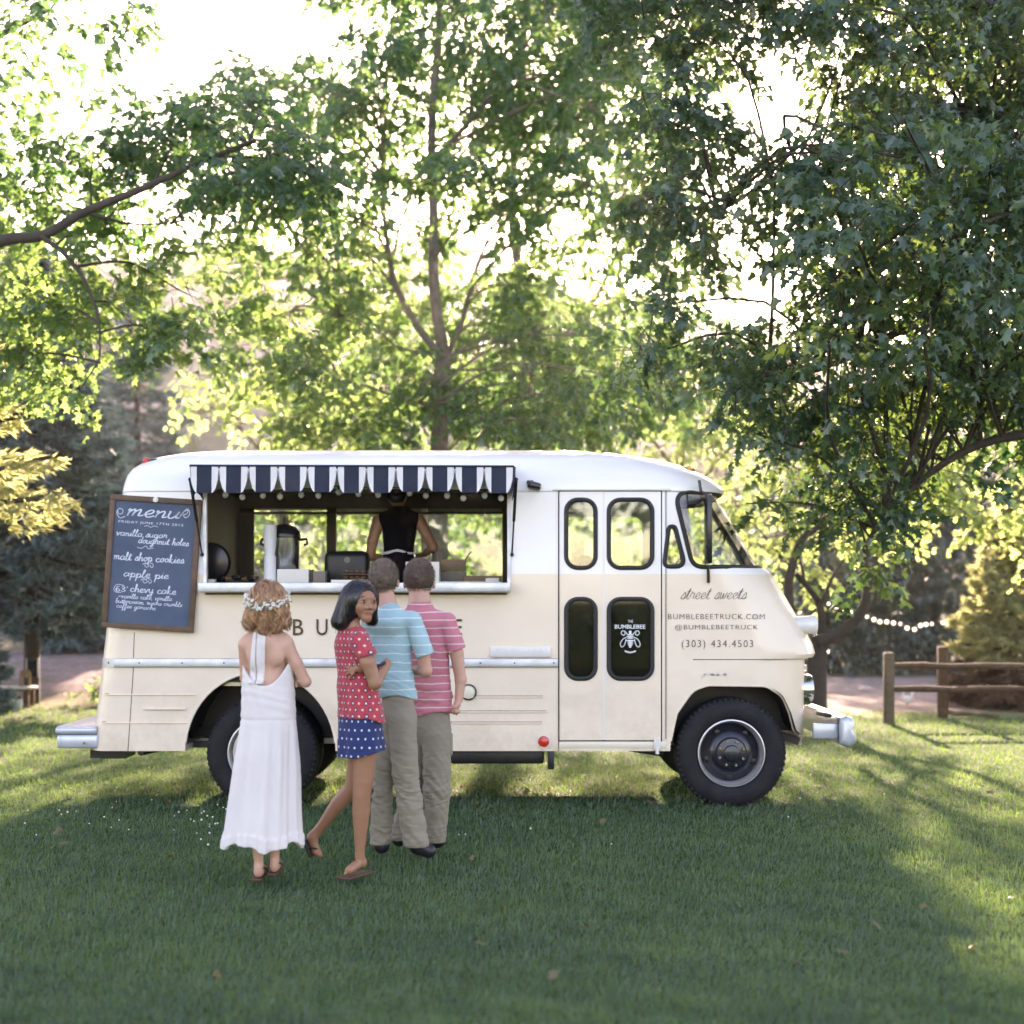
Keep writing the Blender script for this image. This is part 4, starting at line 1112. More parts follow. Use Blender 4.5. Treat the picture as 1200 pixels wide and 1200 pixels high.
def skin(name, c, r=.45):
    m = mat(name, c, r, var=.10, scale=14, bump=.05, bscale=120); b = m.node_tree.nodes['Principled BSDF']
    b.inputs['Subsurface Weight'].default_value = .18; b.inputs['Subsurface Radius'].default_value = (.012, .005, .003); b.inputs['Subsurface Scale'].default_value = 1.0
    return m
def cloth_mat(name, base, **kw): return mat(name, base, .9, bump=.25, bscale=260, var=.10, sheen=.15, **kw)
def pat_nodes(m, expr):
    """expr(nt, u, v) -> list of (mask socket, colour)"""
    nt = m.node_tree; b = nt.nodes['Principled BSDF']
    at = nt.nodes.new('ShaderNodeAttribute'); at.attribute_name = 'pat'
    sp = nt.nodes.new('ShaderNodeSeparateXYZ'); nt.links.new(at.outputs['Vector'], sp.inputs[0])
    src = b.inputs['Base Color'].links[0].from_socket
    for mask, col in expr(nt, sp.outputs[0], sp.outputs[1]):
        mx = nt.nodes.new('ShaderNodeMix'); mx.data_type = 'RGBA'; mx.inputs[7].default_value = tuple(col) + (1,)
        nt.links.new(mask, mx.inputs[0]); nt.links.new(src, mx.inputs[6]); src = mx.outputs[2]
    nt.links.new(src, b.inputs['Base Color']); return m
def mth(nt, op, a, b=None, c=None):
    n = nt.nodes.new('ShaderNodeMath'); n.operation = op
    for i, v in enumerate((a, b, c)):
        if v is None: continue
        if isinstance(v, (int, float)): n.inputs[i].default_value = v
        else: nt.links.new(v, n.inputs[i])
    return n.outputs[0]
def stripes(period, frac, col, wob=.004):
    def e(nt, u, v):
        no = nt.nodes.new('ShaderNodeTexNoise'); no.inputs['Scale'].default_value = 5; no.inputs['Detail'].default_value = 1
        at = [n for n in nt.nodes if n.type == 'ATTRIBUTE'][0]; nt.links.new(at.outputs['Vector'], no.inputs['Vector'])
        vv = mth(nt, 'MULTIPLY_ADD', no.outputs[0], wob * 4, v)
        f = mth(nt, 'FRACT', mth(nt, 'DIVIDE', vv, period))
        k = mth(nt, 'LESS_THAN', f, frac)
        n2 = nt.nodes.new('ShaderNodeTexNoise'); n2.inputs['Scale'].default_value = 60; nt.links.new(at.outputs['Vector'], n2.inputs['Vector'])
        return [(mth(nt, 'MULTIPLY', k, mth(nt, 'MULTIPLY_ADD', n2.outputs[0], .6, .45)), col)]
    return e
def dots(pu, pv, r, col, ring=None, mix=None):
    def e(nt, u, v):
        row = mth(nt, 'FLOOR', mth(nt, 'DIVIDE', v, pv))
        sh = mth(nt, 'MULTIPLY', mth(nt, 'MODULO', mth(nt, 'ADD', row, 1000.0), 2.0), .5)
        uu = mth(nt, 'ADD', mth(nt, 'DIVIDE', u, pu), sh); fu = mth(nt, 'SUBTRACT', mth(nt, 'FRACT', mth(nt, 'ADD', uu, 100.0)), .5)
        fv = mth(nt, 'SUBTRACT', mth(nt, 'FRACT', mth(nt, 'ADD', mth(nt, 'DIVIDE', v, pv), 100.0)), .5)
        du = mth(nt, 'MULTIPLY', fu, pu); dv = mth(nt, 'MULTIPLY', fv, pv)
        d = mth(nt, 'SQRT', mth(nt, 'ADD', mth(nt, 'MULTIPLY', du, du), mth(nt, 'MULTIPLY', dv, dv)))
        res = []
        if ring:
            alt = mth(nt, 'GREATER_THAN', mth(nt, 'MODULO', mth(nt, 'ADD', mth(nt, 'ADD', mth(nt, 'FLOOR', uu), row), 2000.0), 2.0), .5)
            res.append((mth(nt, 'MULTIPLY', mth(nt, 'LESS_THAN', d, ring[0]), alt), ring[1]))
        res.append((mth(nt, 'LESS_THAN', d, r), col)); return res
    return e
def cyl_attr(cx, cy, R):
    def f(V):
        a = np.arctan2(V[:, 0] - cx, -(V[:, 1] - cy)); return np.stack([a * R, V[:, 2], 0 * a, 0 * a + 1], 1)
    return f

M['skin_fair'] = skin('fair_skin', (0.60, 0.34, 0.25)); M['skin_pink'] = skin('ruddy_skin', (0.58, 0.31, 0.23))
M['skin_brown'] = skin('brown_skin', (0.37, 0.175, 0.105)); M['skin_tan'] = skin('tan_skin', (0.36, 0.18, 0.11))
M['white_dress'] = cloth_mat('white_cotton', (0.74, 0.70, 0.69)); M['lace'] = cloth_mat('cream_lace', (0.76, 0.70, 0.62))
M['cyan_shirt'] = pat_nodes(cloth_mat('cyan_striped_jersey', (0.30, 0.52, 0.57)), stripes(.050, .11, (0.72, 0.78, 0.80)))
M['pink_shirt'] = pat_nodes(cloth_mat('pink_striped_jersey', (0.60, 0.19, 0.24)), stripes(.046, .13, (0.78, 0.66, 0.66)))
M['red_shirt'] = pat_nodes(cloth_mat('red_printed_cotton', (0.52, 0.055, 0.075)), dots(.040, .034, .0058, (.74, .60, .58), ring=(.0115, (.035, .03, .08))))
M['navy_dots'] = pat_nodes(cloth_mat('navy_dotted_cotton', (0.014, 0.032, 0.13)), dots(.046, .046, .0060, (.65, .68, .75)))
M['khaki'] = cloth_mat('khaki_twill', (0.27, 0.235, 0.18)); M['khaki2'] = cloth_mat('olive_khaki_twill', (0.25, 0.215, 0.165))
M['black_cloth'] = mat('black_cotton', (0.004, 0.004, 0.006), .95, spec=.1); M['apron'] = cloth_mat('white_apron_cotton', (.6, .6, .58))
M['shoe'] = mat('black_shoe', (0.012, .014, .022), .4, bump=.1); M['sock'] = cloth_mat('white_sock', (.6, .62, .66))
M['sandal'] = mat('brown_sandal_leather', (0.09, .04, .022), .5, bump=.2); M['sole'] = mat('dark_sole', (.02, .018, .016), .7)
def hair_mat(name, c, rough=.38):
    m = mat(name, c, rough, color2=tuple(x * .42 for x in c), scale=26, spec=.6); return m
M['hair_blond'] = hair_mat('strawberry_blond_hair', (0.40, 0.185, 0.085), .45); M['hair_blond2'] = hair_mat('golden_blond_hair', (0.52, 0.27, 0.13), .4); M['hair_black'] = hair_mat('black_hair', (0.012, 0.011, 0.013), .28)
M['hair_ash'] = hair_mat('ash_brown_hair', (0.165, 0.115, 0.082), .6); M['hair_brown'] = hair_mat('brown_short_hair', (0.125, 0.075, 0.052), .6)

def field_eval(fn, P_):
    class H: pass
    H.X, H.Y, H.Z = P_[:, 0], P_[:, 1], P_[:, 2]; return np.asarray(fn(H))
def grad(fn, P_, e=.002):
    g = []
    for i in range(3):
        d = np.zeros(3); d[i] = e; g.append(field_eval(fn, P_ + d) - field_eval(fn, P_ - d))
    g = np.stack(g, 1); return g / (np.linalg.norm(g, axis=1, keepdims=True) + 1e-9)
def strands_mesh(paths, nrm, w):
    """paths (n,k,3), nrm (n,k,3) -> ribbons"""
    n, k, _ = paths.shape
    t = np.gradient(paths, axis=1); s = np.cross(t, nrm); s /= np.linalg.norm(s, axis=2, keepdims=True) + 1e-9
    taper = np.interp(np.linspace(0, 1, k), [0, .1, .7, 1], [.6, 1, .9, .15])[None, :, None]
    wv = (w if np.isscalar(w) else w[:, None, None]) * taper
    V = np.stack([paths - s * wv / 2, paths + nrm * wv * .2, paths + s * wv / 2], 2).reshape(-1, 3)
    base = (np.arange(n)[:, None] * k + np.arange(k - 1)[None, :]) * 3
    F = []
    for c in (0, 1): F.append(np.stack([base + c, base + c + 1, base + c + 4, base + c + 3], 2).reshape(-1, 4))
    return V, np.concatenate(F)
def comb(fn, roots, steps, step, wave=0, wf=30, comb_dir=None, rs=None, iso=(.001, .009)):
    n = len(roots); P_ = roots.copy(); path = []; nr = []
    off = rs.uniform(iso[0], iso[1], n); ph = rs.uniform(0, 6.28, n); down = np.tile(np.array([0, 0, -1.0]), (n, 1))
    if comb_dir is not None: down = down + comb_dir
    for i in range(steps):
        g = grad(fn, P_); d = field_eval(fn, P_); P_ = P_ - g * (d - off)[:, None]
        path.append(P_.copy()); nr.append(g)
        t = down - g * (down * g).sum(1, keepdims=True) * .96
        t /= np.linalg.norm(t, axis=1, keepdims=True) + 1e-9
        s = np.cross(g, t)
        t = t + s * (wave * np.sin(P_[:, 2] * wf * (.7 + .1 * ph) + ph * 3))[:, None] + rs.normal(0, .08, (n, 3))
        P_ = P_ + t * step
        if i > steps * .75: off = off + .001
    return np.stack(path, 1), np.stack(nr, 1)
def hand(G, q, wrist, palm, tips, r=.0082, curl=None):
    """palm and five separate bent fingers"""
    w, p = np.array(wrist), np.array(palm)
    d = union(.012, seg(G, w, p, r * 2.1, r * 2.3), seg(G, p, p + (p - w) * .25, r * 2.3, r * 1.8))
    for i, t in enumerate(tips):
        t = np.array(t); base = p + (p - w) * .25 + (t - p) * .15; mid = base * .5 + t * .5 + (np.array(curl) if curl is not None else 0)
        f = np.minimum(seg(G, base, mid, r, r * .92), seg(G, mid, t, r * .92, r * .75))
        d = smin(d, f, .004)
    return d

people_spec = []
def flyaways(root, hv, fn, m, n, L, seed, zmin):
    rs = np.random.default_rng(seed); HV = hv + np.array(root.location); HV = HV[HV[:, 2] > zmin]
    P0 = HV[rs.integers(0, len(HV), n)]; g = grad(fn, P0); d = g * rs.uniform(.2, .8, (n, 1)) + np.array([0, 0, -.7]) + rs.normal(0, .5, (n, 3)); d /= np.linalg.norm(d, axis=1, keepdims=True)
    k = 6; path = [P0]; 
    for i in range(k - 1):
        d = d + rs.normal(0, .22, (n, 3)) + np.array([0, 0, -.16]); d /= np.linalg.norm(d, axis=1, keepdims=True); path.append(path[-1] + d * L / k * rs.uniform(.6, 1.2, (n, 1)))
    pa = np.stack(path, 1); nr = np.repeat(g[:, None], k, 1); V, F = strands_mesh(pa, nr, rs.uniform(.0009, .0018, n)); V -= np.array(root.location)
    link('loose_hair', np_mesh('loose_hair', V, F, True, [m]), root)['kind'] = 'stuff'
# ---------------------------------------------------------------- girl in the white dress
def person(label, loc):
    e = empty('person', loc); tag(e, label, 'person'); return e
def girl_white():
    q = Px(7.70); r = q.r
    root = person('girl in a long white halter dress with a baby breath crown over curly blond hair', q(310, 1025))
    legs = [(q(302, 950), q(302, 985), q(303, 1014, .01)), (q(319, 950, .06), q(319, 985, .06), q(320, 1010, .06))]
    def skin_f(G):
        tor = union(.04, seg(G, q(312, 757, .02), q(312, 800, .03), r(25), r(20), 0, 1, .55), seg(G, q(311, 805, .03), q(310, 850, .02), r(20), r(23), 0, 1, .68),
                    seg(G, q(291, 754, .01), q(333, 754, .01), r(9.5), r(9.5)), seg(G, q(312, 722, .0), q(312, 750, .0), r(8.5), r(10.5)))
        # shoulder blades and spine hollow
        tor = union(.02, tor, ell(G, q(299, 768, -.035), (r(9), .02, r(12))), ell(G, q(326, 768, -.035), (r(9), .02, r(12))))
        tor = tor + .004 * np.exp(-((G.X - q(312, 0)[0]) / .012) ** 2) * (G.Y < q.Y0)
        head = ell(G, q(313, 706, .01), (r(16.5), r(19), r(20.5)))
        d = union(.02, tor, head)
        # arms folded in front
        d = union(.02, d, union(.012, seg(G, q(287, 756, .01), q(285, 795, .06), r(8), r(6)), seg(G, q(285, 796, .06), q(318, 800, .20), r(6), r(4.8))))
        rl = union(.012, seg(G, q(336, 757, .0), q(346, 777, .01), r(8.8), r(7.6)), seg(G, q(346, 777, .01), q(357, 799, .03), r(7.6), r(6.6)), seg(G, q(357, 799, .03), q(334, 803, .19), r(6.6), r(4.6)))
        d = union(.018, d, rl)
        hd = hand(G, q, q(334, 793, .16), q(341, 794, .10), [q(350, 787, .015), q(350.5, 793, .005), q(350, 799, .008), q(347, 805, .02), q(345, 783, .06)], .0088)
        d = np.minimum(d, hd)
        for a, b, c in legs:
            d = np.minimum(d, union(.01, seg(G, a, b, r(9.5), r(7.5)), seg(G, b, c, r(7.5), r(5.2)), ell(G, (c[0], c[1] - .005, c[2] - .012), (r(5.3), r(6), r(7)))))
            foot = seg(G, (c[0] - .002, c[1] + .0, c[2] - .04), (c[0] - .015, c[1] + .16, c[2] - .05), r(5.6), r(6.4))
            d = smin(d, foot, .02)
        return d
    solid('body', skin_f, (q(262, 0)[0], 7.45, -.06), (q(372, 0)[0], 8.08, q(0, 678)[2]), .0065, M['skin_fair'], root)
    cx, cz = (312 - 600) / q.s, 0
    def hw(G):   # half width and centre of the dress by height, metres
        z = G.Z; py = 700 - (z - CAM_H) * q.s
        c = np.interp(py, [770, 800, 842, 900, 950, 990], [313, 313, 313.5, 311, 308, 306.5])
        w = np.interp(py, [770, 800, 842, 870, 900, 950, 990], [29.5, 30.5, 32.5, 35, 38, 42.5, 46.5])
        return (c - 600) / q.s, w / q.s, py
    def dress(G):
        c, w, py = hw(G); x = (G.X - c); y = (G.Y - (q.Y0 + .03)) / .72
        th = np.arctan2(x, -y)
        k = np.clip((py - 835) / 60, 0, 1)
        fold = (np.sin(th * 11 + 1.3 * np.sin(th * 3) + .5) * .011 + np.sin(th * 19 + 2 + py * .01) * .005) * k
        fold = fold + (1 - k) * .0035 * wav(G, 28, 3, 1, 1, 1.4)
        rad = np.sqrt(x * x + y * y)
        # ruffle at the hem
        kr = np.clip((py - 975 - 3 * np.sin(th * 4)) / 4, 0, 1)
        fold = fold + kr * (.006 + .006 * np.sin(th * 30 + 2 * np.sin(th * 5)))
        # seams
        fold = fold - .004 * np.exp(-((py - 843) / 1.5) ** 2)
        d = (rad - w - fold) * .7
        hem = 991 + 4.5 * np.sin(th * 4 + .6) + 1.5 * np.sin(th * 11)
        d = np.maximum(d, -(G.Z - (CAM_H + (700 - hem) / q.s)))
        # hollow underneath
        d = np.maximum(d, -np.maximum(rad - w + .022 - fold, -(0 * G.Z + (py - 978) / q.s)) * .7)
        back = 803 - 30 * np.clip(np.abs(px_of(G) - 311) / 29, 0, 1.2) ** 2.2
        neck = np.where(G.Y < q.Y0 + .05, back, 768)
        d = np.maximum(d, (G.Z - (CAM_H + (700 - neck) / q.s)) * .8)
        return d
    px_of = lambda G: 600 + G.X * q.s
    solid('dress', dress, (q(252, 0)[0], 7.43, q(0, 1003)[2]), (q(366, 0)[0], 8.02, q(0, 760)[2]), .006, M['white_dress'], root)
    # lace band above the ruffle
    def strap(lo0, hi0, lo1, hi1, y0_, y1_, th=.013):
        def f(G):
            py = 700 - (G.Z - CAM_H) * q.s; t = np.clip((py - y0_) / (y1_ - y0_), 0, 1)
            a = lo0 + (lo1 - lo0) * t; b = hi0 + (hi1 - hi0) * t; px = px_of(G)
            reg = np.maximum(np.maximum(a - px, px - b), np.maximum(y0_ - py, py - y1_)) / q.s
            c, w, _ = hw(G); x = G.X - c; y = (G.Y - (q.Y0 + .03)) / .72
            dr = np.where(py > 797, (np.sqrt(x * x + y * y) - w) * .7, 9)
            base = np.minimum(skin_f(G), dr)
            return np.maximum(np.maximum(base - th, reg), G.Y - q.Y0)
        return f
    solid('halter_strap', strap(303.0, 314, 302, 310.5, 738, 801, .007), (q(285, 0)[0], 7.45, q(0, 832)[2]), (q(322, 0)[0], 7.75, q(0, 735)[2]), .005, M['white_dress'], root)
    solid('halter_strap', strap(298.5, 302.2, 292.5, 301, 740, 801, .006), (q(285, 0)[0], 7.45, q(0, 832)[2]), (q(322, 0)[0], 7.75, q(0, 735)[2]), .005, M['white_dress'], root)
    # hair
    def hair(G):
        d = ell(G, q(313, 702, .015), (r(18.5), r(20), r(21)))
        d = union(.015, d, seg(G, q(303, 710, -.01), q(293, 731, -.02), r(11), r(7.5)), seg(G, q(314, 710, -.03), q(311, 739, -.035), r(12), r(7.5)), seg(G, q(326, 710, -.01), q(333, 731, -.01), r(10), r(7)), seg(G, q(322, 715, -.03), q(324, 737, -.03), r(9), r(6)))
        return d + .0055 * wav(G, 62, 5) + .003 * wav(G, 120, 8)
    hb, hv = solid('hair', hair, (q(276, 0)[0], 7.48, q(0, 752)[2]), (q(350, 0)[0], 7.88, q(0, 676)[2]), .006, M['hair_blond'], root)
    rs = np.random.default_rng(3)
    HV = hv + np.array(root.location); topv = HV[(HV[:, 2] > q(0, 716)[2])]
    roots = topv[rs.integers(0, len(topv), 900)] + rs.normal(0, .003, (900, 3))
    pa, nr = comb(hair, roots, 22, .0065, wave=.75, wf=75, rs=rs, iso=(.0, .012))
    V, F = strands_mesh(pa, nr, rs.uniform(.004, .009, 900)); V -= np.array(root.location)
    link('hair_locks', np_mesh('hair_locks', V, F, True, [M['hair_blond']]), root)['kind'] = 'stuff'
    r2 = topv[rs.integers(0, len(topv), 150)] + rs.normal(0, .004, (150, 3)); pa, nr = comb(hair, r2, 24, .0066, wave=1.0, wf=60, rs=rs, iso=(.002, .014))
    tb = MB(); wd = rs.uniform(.004, .0085, 150)
    for i in range(150):
        k = int(rs.integers(13, 24)); tb.tube([Vector(p) - root.location for p in pa[i][:k]], [wd[i] * min(1, .35 + j / 4, (k - j) / 6 + .12) for j in range(k)], 5)
    tb.obj('hair_curls', M['hair_blond2'], root)['kind'] = 'stuff'
    flyaways(root, hv, hair, M['hair_blond2'], 420, .055, 31, q(0, 745)[2])
    # flower crown
    fl = MB(); lf = MB()
    for i in range(170):
        a = rs.uniform(0, 2 * math.pi); c = Vector(q(313 + 24.5 * math.cos(a), 702 + 8 * math.sin(a) + rs.uniform(-5.5, 5.5), .015 - .118 * math.sin(a)))
        c += Vector(rs.normal(0, .005, 3))
        if i % 3: 
            m3 = Matrix.Rotation(rs.uniform(0, 3), 3, Vector(rs.normal(size=3)).normalized())
            rr = rs.uniform(.006, .0105)
            for k in range(5):
                v = m3 @ Vector((math.cos(k * 1.2566), math.sin(k * 1.2566), .2)) * rr * .75
                bmesh.ops.create_icosphere(fl.bm, subdivisions=1, radius=rr * .55, matrix=Matrix.Translation(c + v))
        else:
            d = Vector(rs.normal(size=3)).normalized(); lf.cyl(c - d * .016, c + d * .016, .0035, .001, n=4)
    ofs = -root.location
    for b_, n_, m_ in ((fl, 'flower_crown', mat('baby_breath_white', (.78, .78, .72), .8)), (lf, 'crown_leaves', mat('grey_green_leaf', (.20, .25, .17), .7))):
        bmesh.ops.translate(b_.bm, vec=ofs, verts=b_.bm.verts[:]); oo = b_.obj(n_, m_, root); oo['kind'] = 'stuff'
    for a, b, c in legs:
        s = MB(); cc = Vector(c) + ofs
        s.box((cc.x - .008, cc.y + .07, cc.z - .072), (.062, .22, .014), bevel=.006)
        for (dy, dz, rr) in ((.0, .0, .028), (.05, -.03, .036), (.10, -.04, .036)):
            s.tube([cc + Vector((rr * math.cos(t) - .005, dy + .010 * math.sin(t), dz - .018 + rr * .8 * math.sin(t))) for t in np.linspace(-.3, math.pi + .3, 12)], .0042, 6)
        s.tube([cc + Vector((.027 * math.cos(t), .005 + .030 * math.sin(t), -.012 + .006 * math.sin(t))) for t in np.linspace(0, 2 * math.pi, 16)], .0042, 6)
        s.obj('sandal', M['sandal'], root)
girl_white()

# ---------------------------------------------------------------- girl in red looking back
def girl_red():
    q = Px(7.80); r = q.r
    root = person('dark haired girl in red patterned blouse and navy dotted shorts looking back at camera', q(420, 1020))
    rot = R_(-42)          # lateral axis of the torso
    def tors(G, grow=0.0):
        return union(.04, seg(G, q(413, 757, .02), q(417, 800, .02), r(24) + grow, r(21) + grow, rot, 1, .66), seg(G, q(418, 808, .02), q(422, 850, .02), r(21) + grow, r(26) + grow, rot, 1, .78))
    def skin_f(G):
        d = union(.03, tors(G), seg(G, q(414, 724, .0), q(411, 744, .02), r(7.5), r(10)), seg(G, q(402, 752, .12), q(422, 752, -.07), r(8), r(9)))
        # head, turned to the camera
        f = np.array([.55, -.835]); hc = q(424.5, 703.5, 0.0)
        head = ell(G, hc, (r(17.2), r(18), r(21)), R_(-33))
        def hp(fwd, side, up):   # head-frame offset in pixels: forward, to her left (photo right), up
            return (hc[0] + (fwd * f[0] + side * .835) / q.s, hc[1] + (fwd * f[1] + side * .55) / q.s, hc[2] + up / q.s)
        jaw = seg(G, hp(3, 0, -8), hp(11.0, 0, -20), r(13.5), r(6.2))
        chk = union(.01, ell(G, hp(10.5, -7.0, -7.5), (r(6), r(6), r(6.5))), ell(G, hp(10.5, 7.0, -7.5), (r(6), r(6), r(6.5))))
        face = union(.012, head, jaw, chk)
        nose = seg(G, hp(16.8, 0, -1), hp(20.0, 0, -8.2), r(1.4), r(2.2)); nose = union(.006, nose, ell(G, hp(17.6, -2.6, -9), (r(2),) * 3), ell(G, hp(17.6, 2.6, -9), (r(2),) * 3))
        face = smin(face, nose, .010)
        for s in (-1, 1):   # eye hollows
            face = np.maximum(face, -(ell(G, hp(20.2, s * 6.9, -1.4), (r(4.2), r(4.2), r(2.6))))) if False else face + .0045 * np.exp(-(((G.X - hp(16.5, s * 6.9, 0)[0]) ** 2 + (G.Y - hp(16.5, s * 6.9, 0)[1]) ** 2) / .018 ** 2 + ((G.Z - hp(0, 0, -1.4)[2]) / .010) ** 2))
            face = smin(face, ell(G, hp(14.4, s * 6.7, -1.6), (r(4), r(4), r(3.2))), .003)
        face = smin(face, seg(G, hp(15.6, -6, 3.4), hp(15.6, 6, 3.4), r(2.4), r(2.4)), .012)
        lips = union(.003, seg(G, hp(15.9, -3.8, -14.2), hp(16.0, 3.8, -14.2), r(1.3), r(1.3)), seg(G, hp(15.6, -3, -16.2), hp(15.6, 3, -16.2), r(1.5), r(1.5)))
        face = smin(face, lips, .006)
        face = union(.004, face, ell(G, hp(0, -17.5, -6), (r(2.2), r(3.5), r(5)), R_(-33)), ell(G, hp(0, 17.5, -6), (r(2.2), r(3.5), r(5)), R_(-33)))
        d = union(.02, d, face)
        arm = union(.014, seg(G, q(425, 752, -.10), q(434, 775, -.12), r(9.2), r(8.8)), seg(G, q(434, 775, -.12), q(442, 799, -.12), r(8.8), r(7.4)), seg(G, q(442, 799, -.12), q(453, 777, .03), r(7.6), r(5.4)))
        d = np.minimum(d, arm)
        arm2 = union(.012, seg(G, q(404, 755, .13), q(440, 790, .16), r(8), r(7)), seg(G, q(440, 790, .16), q(432, 787, -.05), r(6.5), r(4.8)))
        d = np.minimum(d, arm2)
        hd = hand(G, q, q(434, 787, -.04), q(424, 783, -.092), [q(407, 781, -.075), q(405.5, 786, -.072), q(407, 790.5, -.072), q(411, 795, -.078), q(417, 774, -.088)], .0078, curl=(0, -.012, .001))
        d = np.minimum(d, hd)
        st = union(.003, seg(G, q(428, 868, 0), q(425.5, 915, 0), r(15.5), r(11.8)), seg(G, q(425.5, 915, 0), q(424, 930, 0), r(11.8), r(10.6)), seg(G, q(424, 930, 0), q(423, 952, .01), r(10.6), r(10.3)), seg(G, q(423, 952, .01), q(421, 1003, .02), r(10.3), r(5.2)))
        foot = union(.015, seg(G, q(423, 1011, .05), q(411, 1017, -.06), r(5.6), r(5.0)), seg(G, q(421, 1003, .02), q(423, 1012, .03), r(5.2), r(6)))
        toes = [seg(G, q(411 + t * 2.4 - 3, 1018.0, -.055 + .018 * t), q(406.5 + t * 2.6, 1020.5, -.085 + .016 * t), r(1.9), r(1.6)) for t in range(5)]
        for t in toes: foot = smin(foot, t, .004)
        bk = union(.003, seg(G, q(420, 868, .12), q(413, 915, .13), r(14), r(10.5)), seg(G, q(413, 915, .13), q(409, 928, .14), r(10.5), r(10)), seg(G, q(409, 928, .14), q(392, 947, .17), r(10), r(9.4)), seg(G, q(392, 947, .17), q(368, 979, .22), r(9.4), r(5.6)))
        bfoot = union(.012, seg(G, q(368, 979, .22), q(360, 988, .22), r(5.6), r(6.6)), seg(G, q(359, 990, .22), q(364, 1006, .22), r(6.2), r(5.0)), seg(G, q(364, 1006, .22), q(369, 1009, .20), r(4.6), r(3.6)))
        return union(.012, d, st, foot, bk, bfoot)
    solid('body', skin_f, (q(344, 0)[0], 7.55, -.06), (q(466, 0)[0], 8.16, q(0, 680)[2]), .0055, M['skin_brown'], root)
    def shirt(G):
        py = 700 - (G.Z - CAM_H) * q.s; k = np.clip((py - 790) / 50, 0, 1)
        b = union(.03, tors(G, .012), seg(G, q(411, 741, .02), q(412, 750, .02), r(11), r(15)), seg(G, q(402, 753, .12), q(422, 753, -.07), r(10), r(11)))
        b = union(.03, b, seg(G, q(420, 810, .02), q(423, 848, .02), r(24), r(31), rot, 1, .80))
        sl = seg(G, q(423, 751, -.09), q(433, 766, -.12), r(11.2), r(11.6))
        sl = np.maximum(sl, (752 + 7 - py + 0 * sl - 0) * 0 + (py - 768 + .25 * (600 + G.X * q.s - 432)) / q.s)
        b = smin(b, sl, .015)
        b = b + .004 * wav(G, 26, 12, 1, 1, .8) * (.4 + k) + .003 * np.sin(np.arctan2(G.X - q(420, 0)[0], G.Y - q.Y0) * 12) * k
        hem = 843 + 4 * np.clip((600 + G.X * q.s - 440) / 12, -.5, 1.2)
        b = np.maximum(b, -(G.Z - (CAM_H + (700 - hem) / q.s)))
        neck = seg(G, q(413, 726, .0), q(412, 741, .015), r(9.3), r(9.6))
        return np.maximum(b, -neck)
    solid('blouse', shirt, (q(380, 0)[0], 7.55, q(0, 852)[2]), (q(464, 0)[0], 8.06, q(0, 732)[2]), .0055, M['red_shirt'], root, attr=cyl_attr(q(419, 0)[0], q.Y0 + .02, .135))
    def shorts(G):
        py = 700 - (G.Z - CAM_H) * q.s; th = np.arctan2(G.X - q(422, 0)[0], -(G.Y - q.Y0 - .02))
        b = seg(G, q(421, 835, .02), q(423, 905, .03), r(27), r(32.5), rot, 1, .86)
        b = b + .006 * np.sin(th * 7 + .5) * np.clip((py - 845) / 30, 0, 1) + .003 * wav(G, 26, 4)
        hem = 884 - 5 * np.clip((600 + G.X * q.s - 430) / 20, -.6, 1)
        return np.maximum(np.maximum(b, -(G.Z - (CAM_H + (700 - hem) / q.s))), (G.Z - q(0, 838)[2]))
    solid('shorts', shorts, (q(382, 0)[0], 7.55, q(0, 892)[2]), (q(462, 0)[0], 8.10, q(0, 830)[2]), .006, M['navy_dots'], root, attr=cyl_attr(q(422, 0)[0], q.Y0 + .02, .145))
    # hair: smooth bob swept to the left
    f = np.array([.55, -.835]); hc = q(424.5, 703.5, 0.0)
    def hp(fwd, side, up): return (hc[0] + (fwd * f[0] + side * .835) / q.s, hc[1] + (fwd * f[1] + side * .55) / q.s, hc[2] + up / q.s)
    def hair(G):
        d = ell(G, hp(-1.6, 0, 2.2), (r(19.3), r(20), r(22.3)), R_(-33))
        d = union(.045, d, seg(G, q(417, 700, .03), q(399, 728, .02), r(16), r(10.5)), seg(G, q(412, 704, -.01), q(400, 729, -.03), r(12), r(8.5)))
        d = union(.025, d, seg(G, hp(-5, 8, -8), q(434, 727, .08), r(12), r(7)))
        # face opening: cut away in front, between parting and jaw
        Xh = (G.X - hc[0]) * f[0] + (G.Y - hc[1]) * f[1]; Sh = (G.X - hc[0]) * .835 + (G.Y - hc[1]) * .55; Uh = G.Z - hc[2]
        kk = np.sqrt(((Xh - .100) / .082) ** 2 + (Sh / .0655) ** 2 + ((Uh + .022) / .086) ** 2)
        d = np.maximum(d, -(kk - 1) * .06)
        cut2 = np.maximum(np.abs(Sh) - .062, np.maximum(-Xh - .0 + .03, Uh + .02)); d = np.maximum(d, -cut2)
        return d + .0012 * np.sin(np.arctan2(G.X - hc[0], G.Y - hc[1]) * 46)
    hb, hv = solid('hair', hair, (q(378, 0)[0], 7.62, q(0, 746)[2]), (q(452, 0)[0], 8.02, q(0, 676)[2]), .0048, M['hair_black'], root)
    rs = np.random.default_rng(5); HV = hv + np.array(root.location); tv = HV[HV[:, 2] > q(0, 712)[2]]
    Xh = (tv[:, 0] - hc[0]) * f[0] + (tv[:, 1] - hc[1]) * f[1]; tv = tv[Xh < .035]
    roots = tv[rs.integers(0, len(tv), 1000)]
    pa, nr = comb(hair, roots, 18, .0075, wave=.04, wf=30, rs=rs, iso=(.0, .004), comb_dir=np.array([-.25, .0, 0]))
    V, F = strands_mesh(pa, nr, rs.uniform(.003, .006, 1000)); V -= np.array(root.location)
    link('hair_locks', np_mesh('hair_locks', V, F, True, [M['hair_black']]), root)['kind'] = 'stuff'
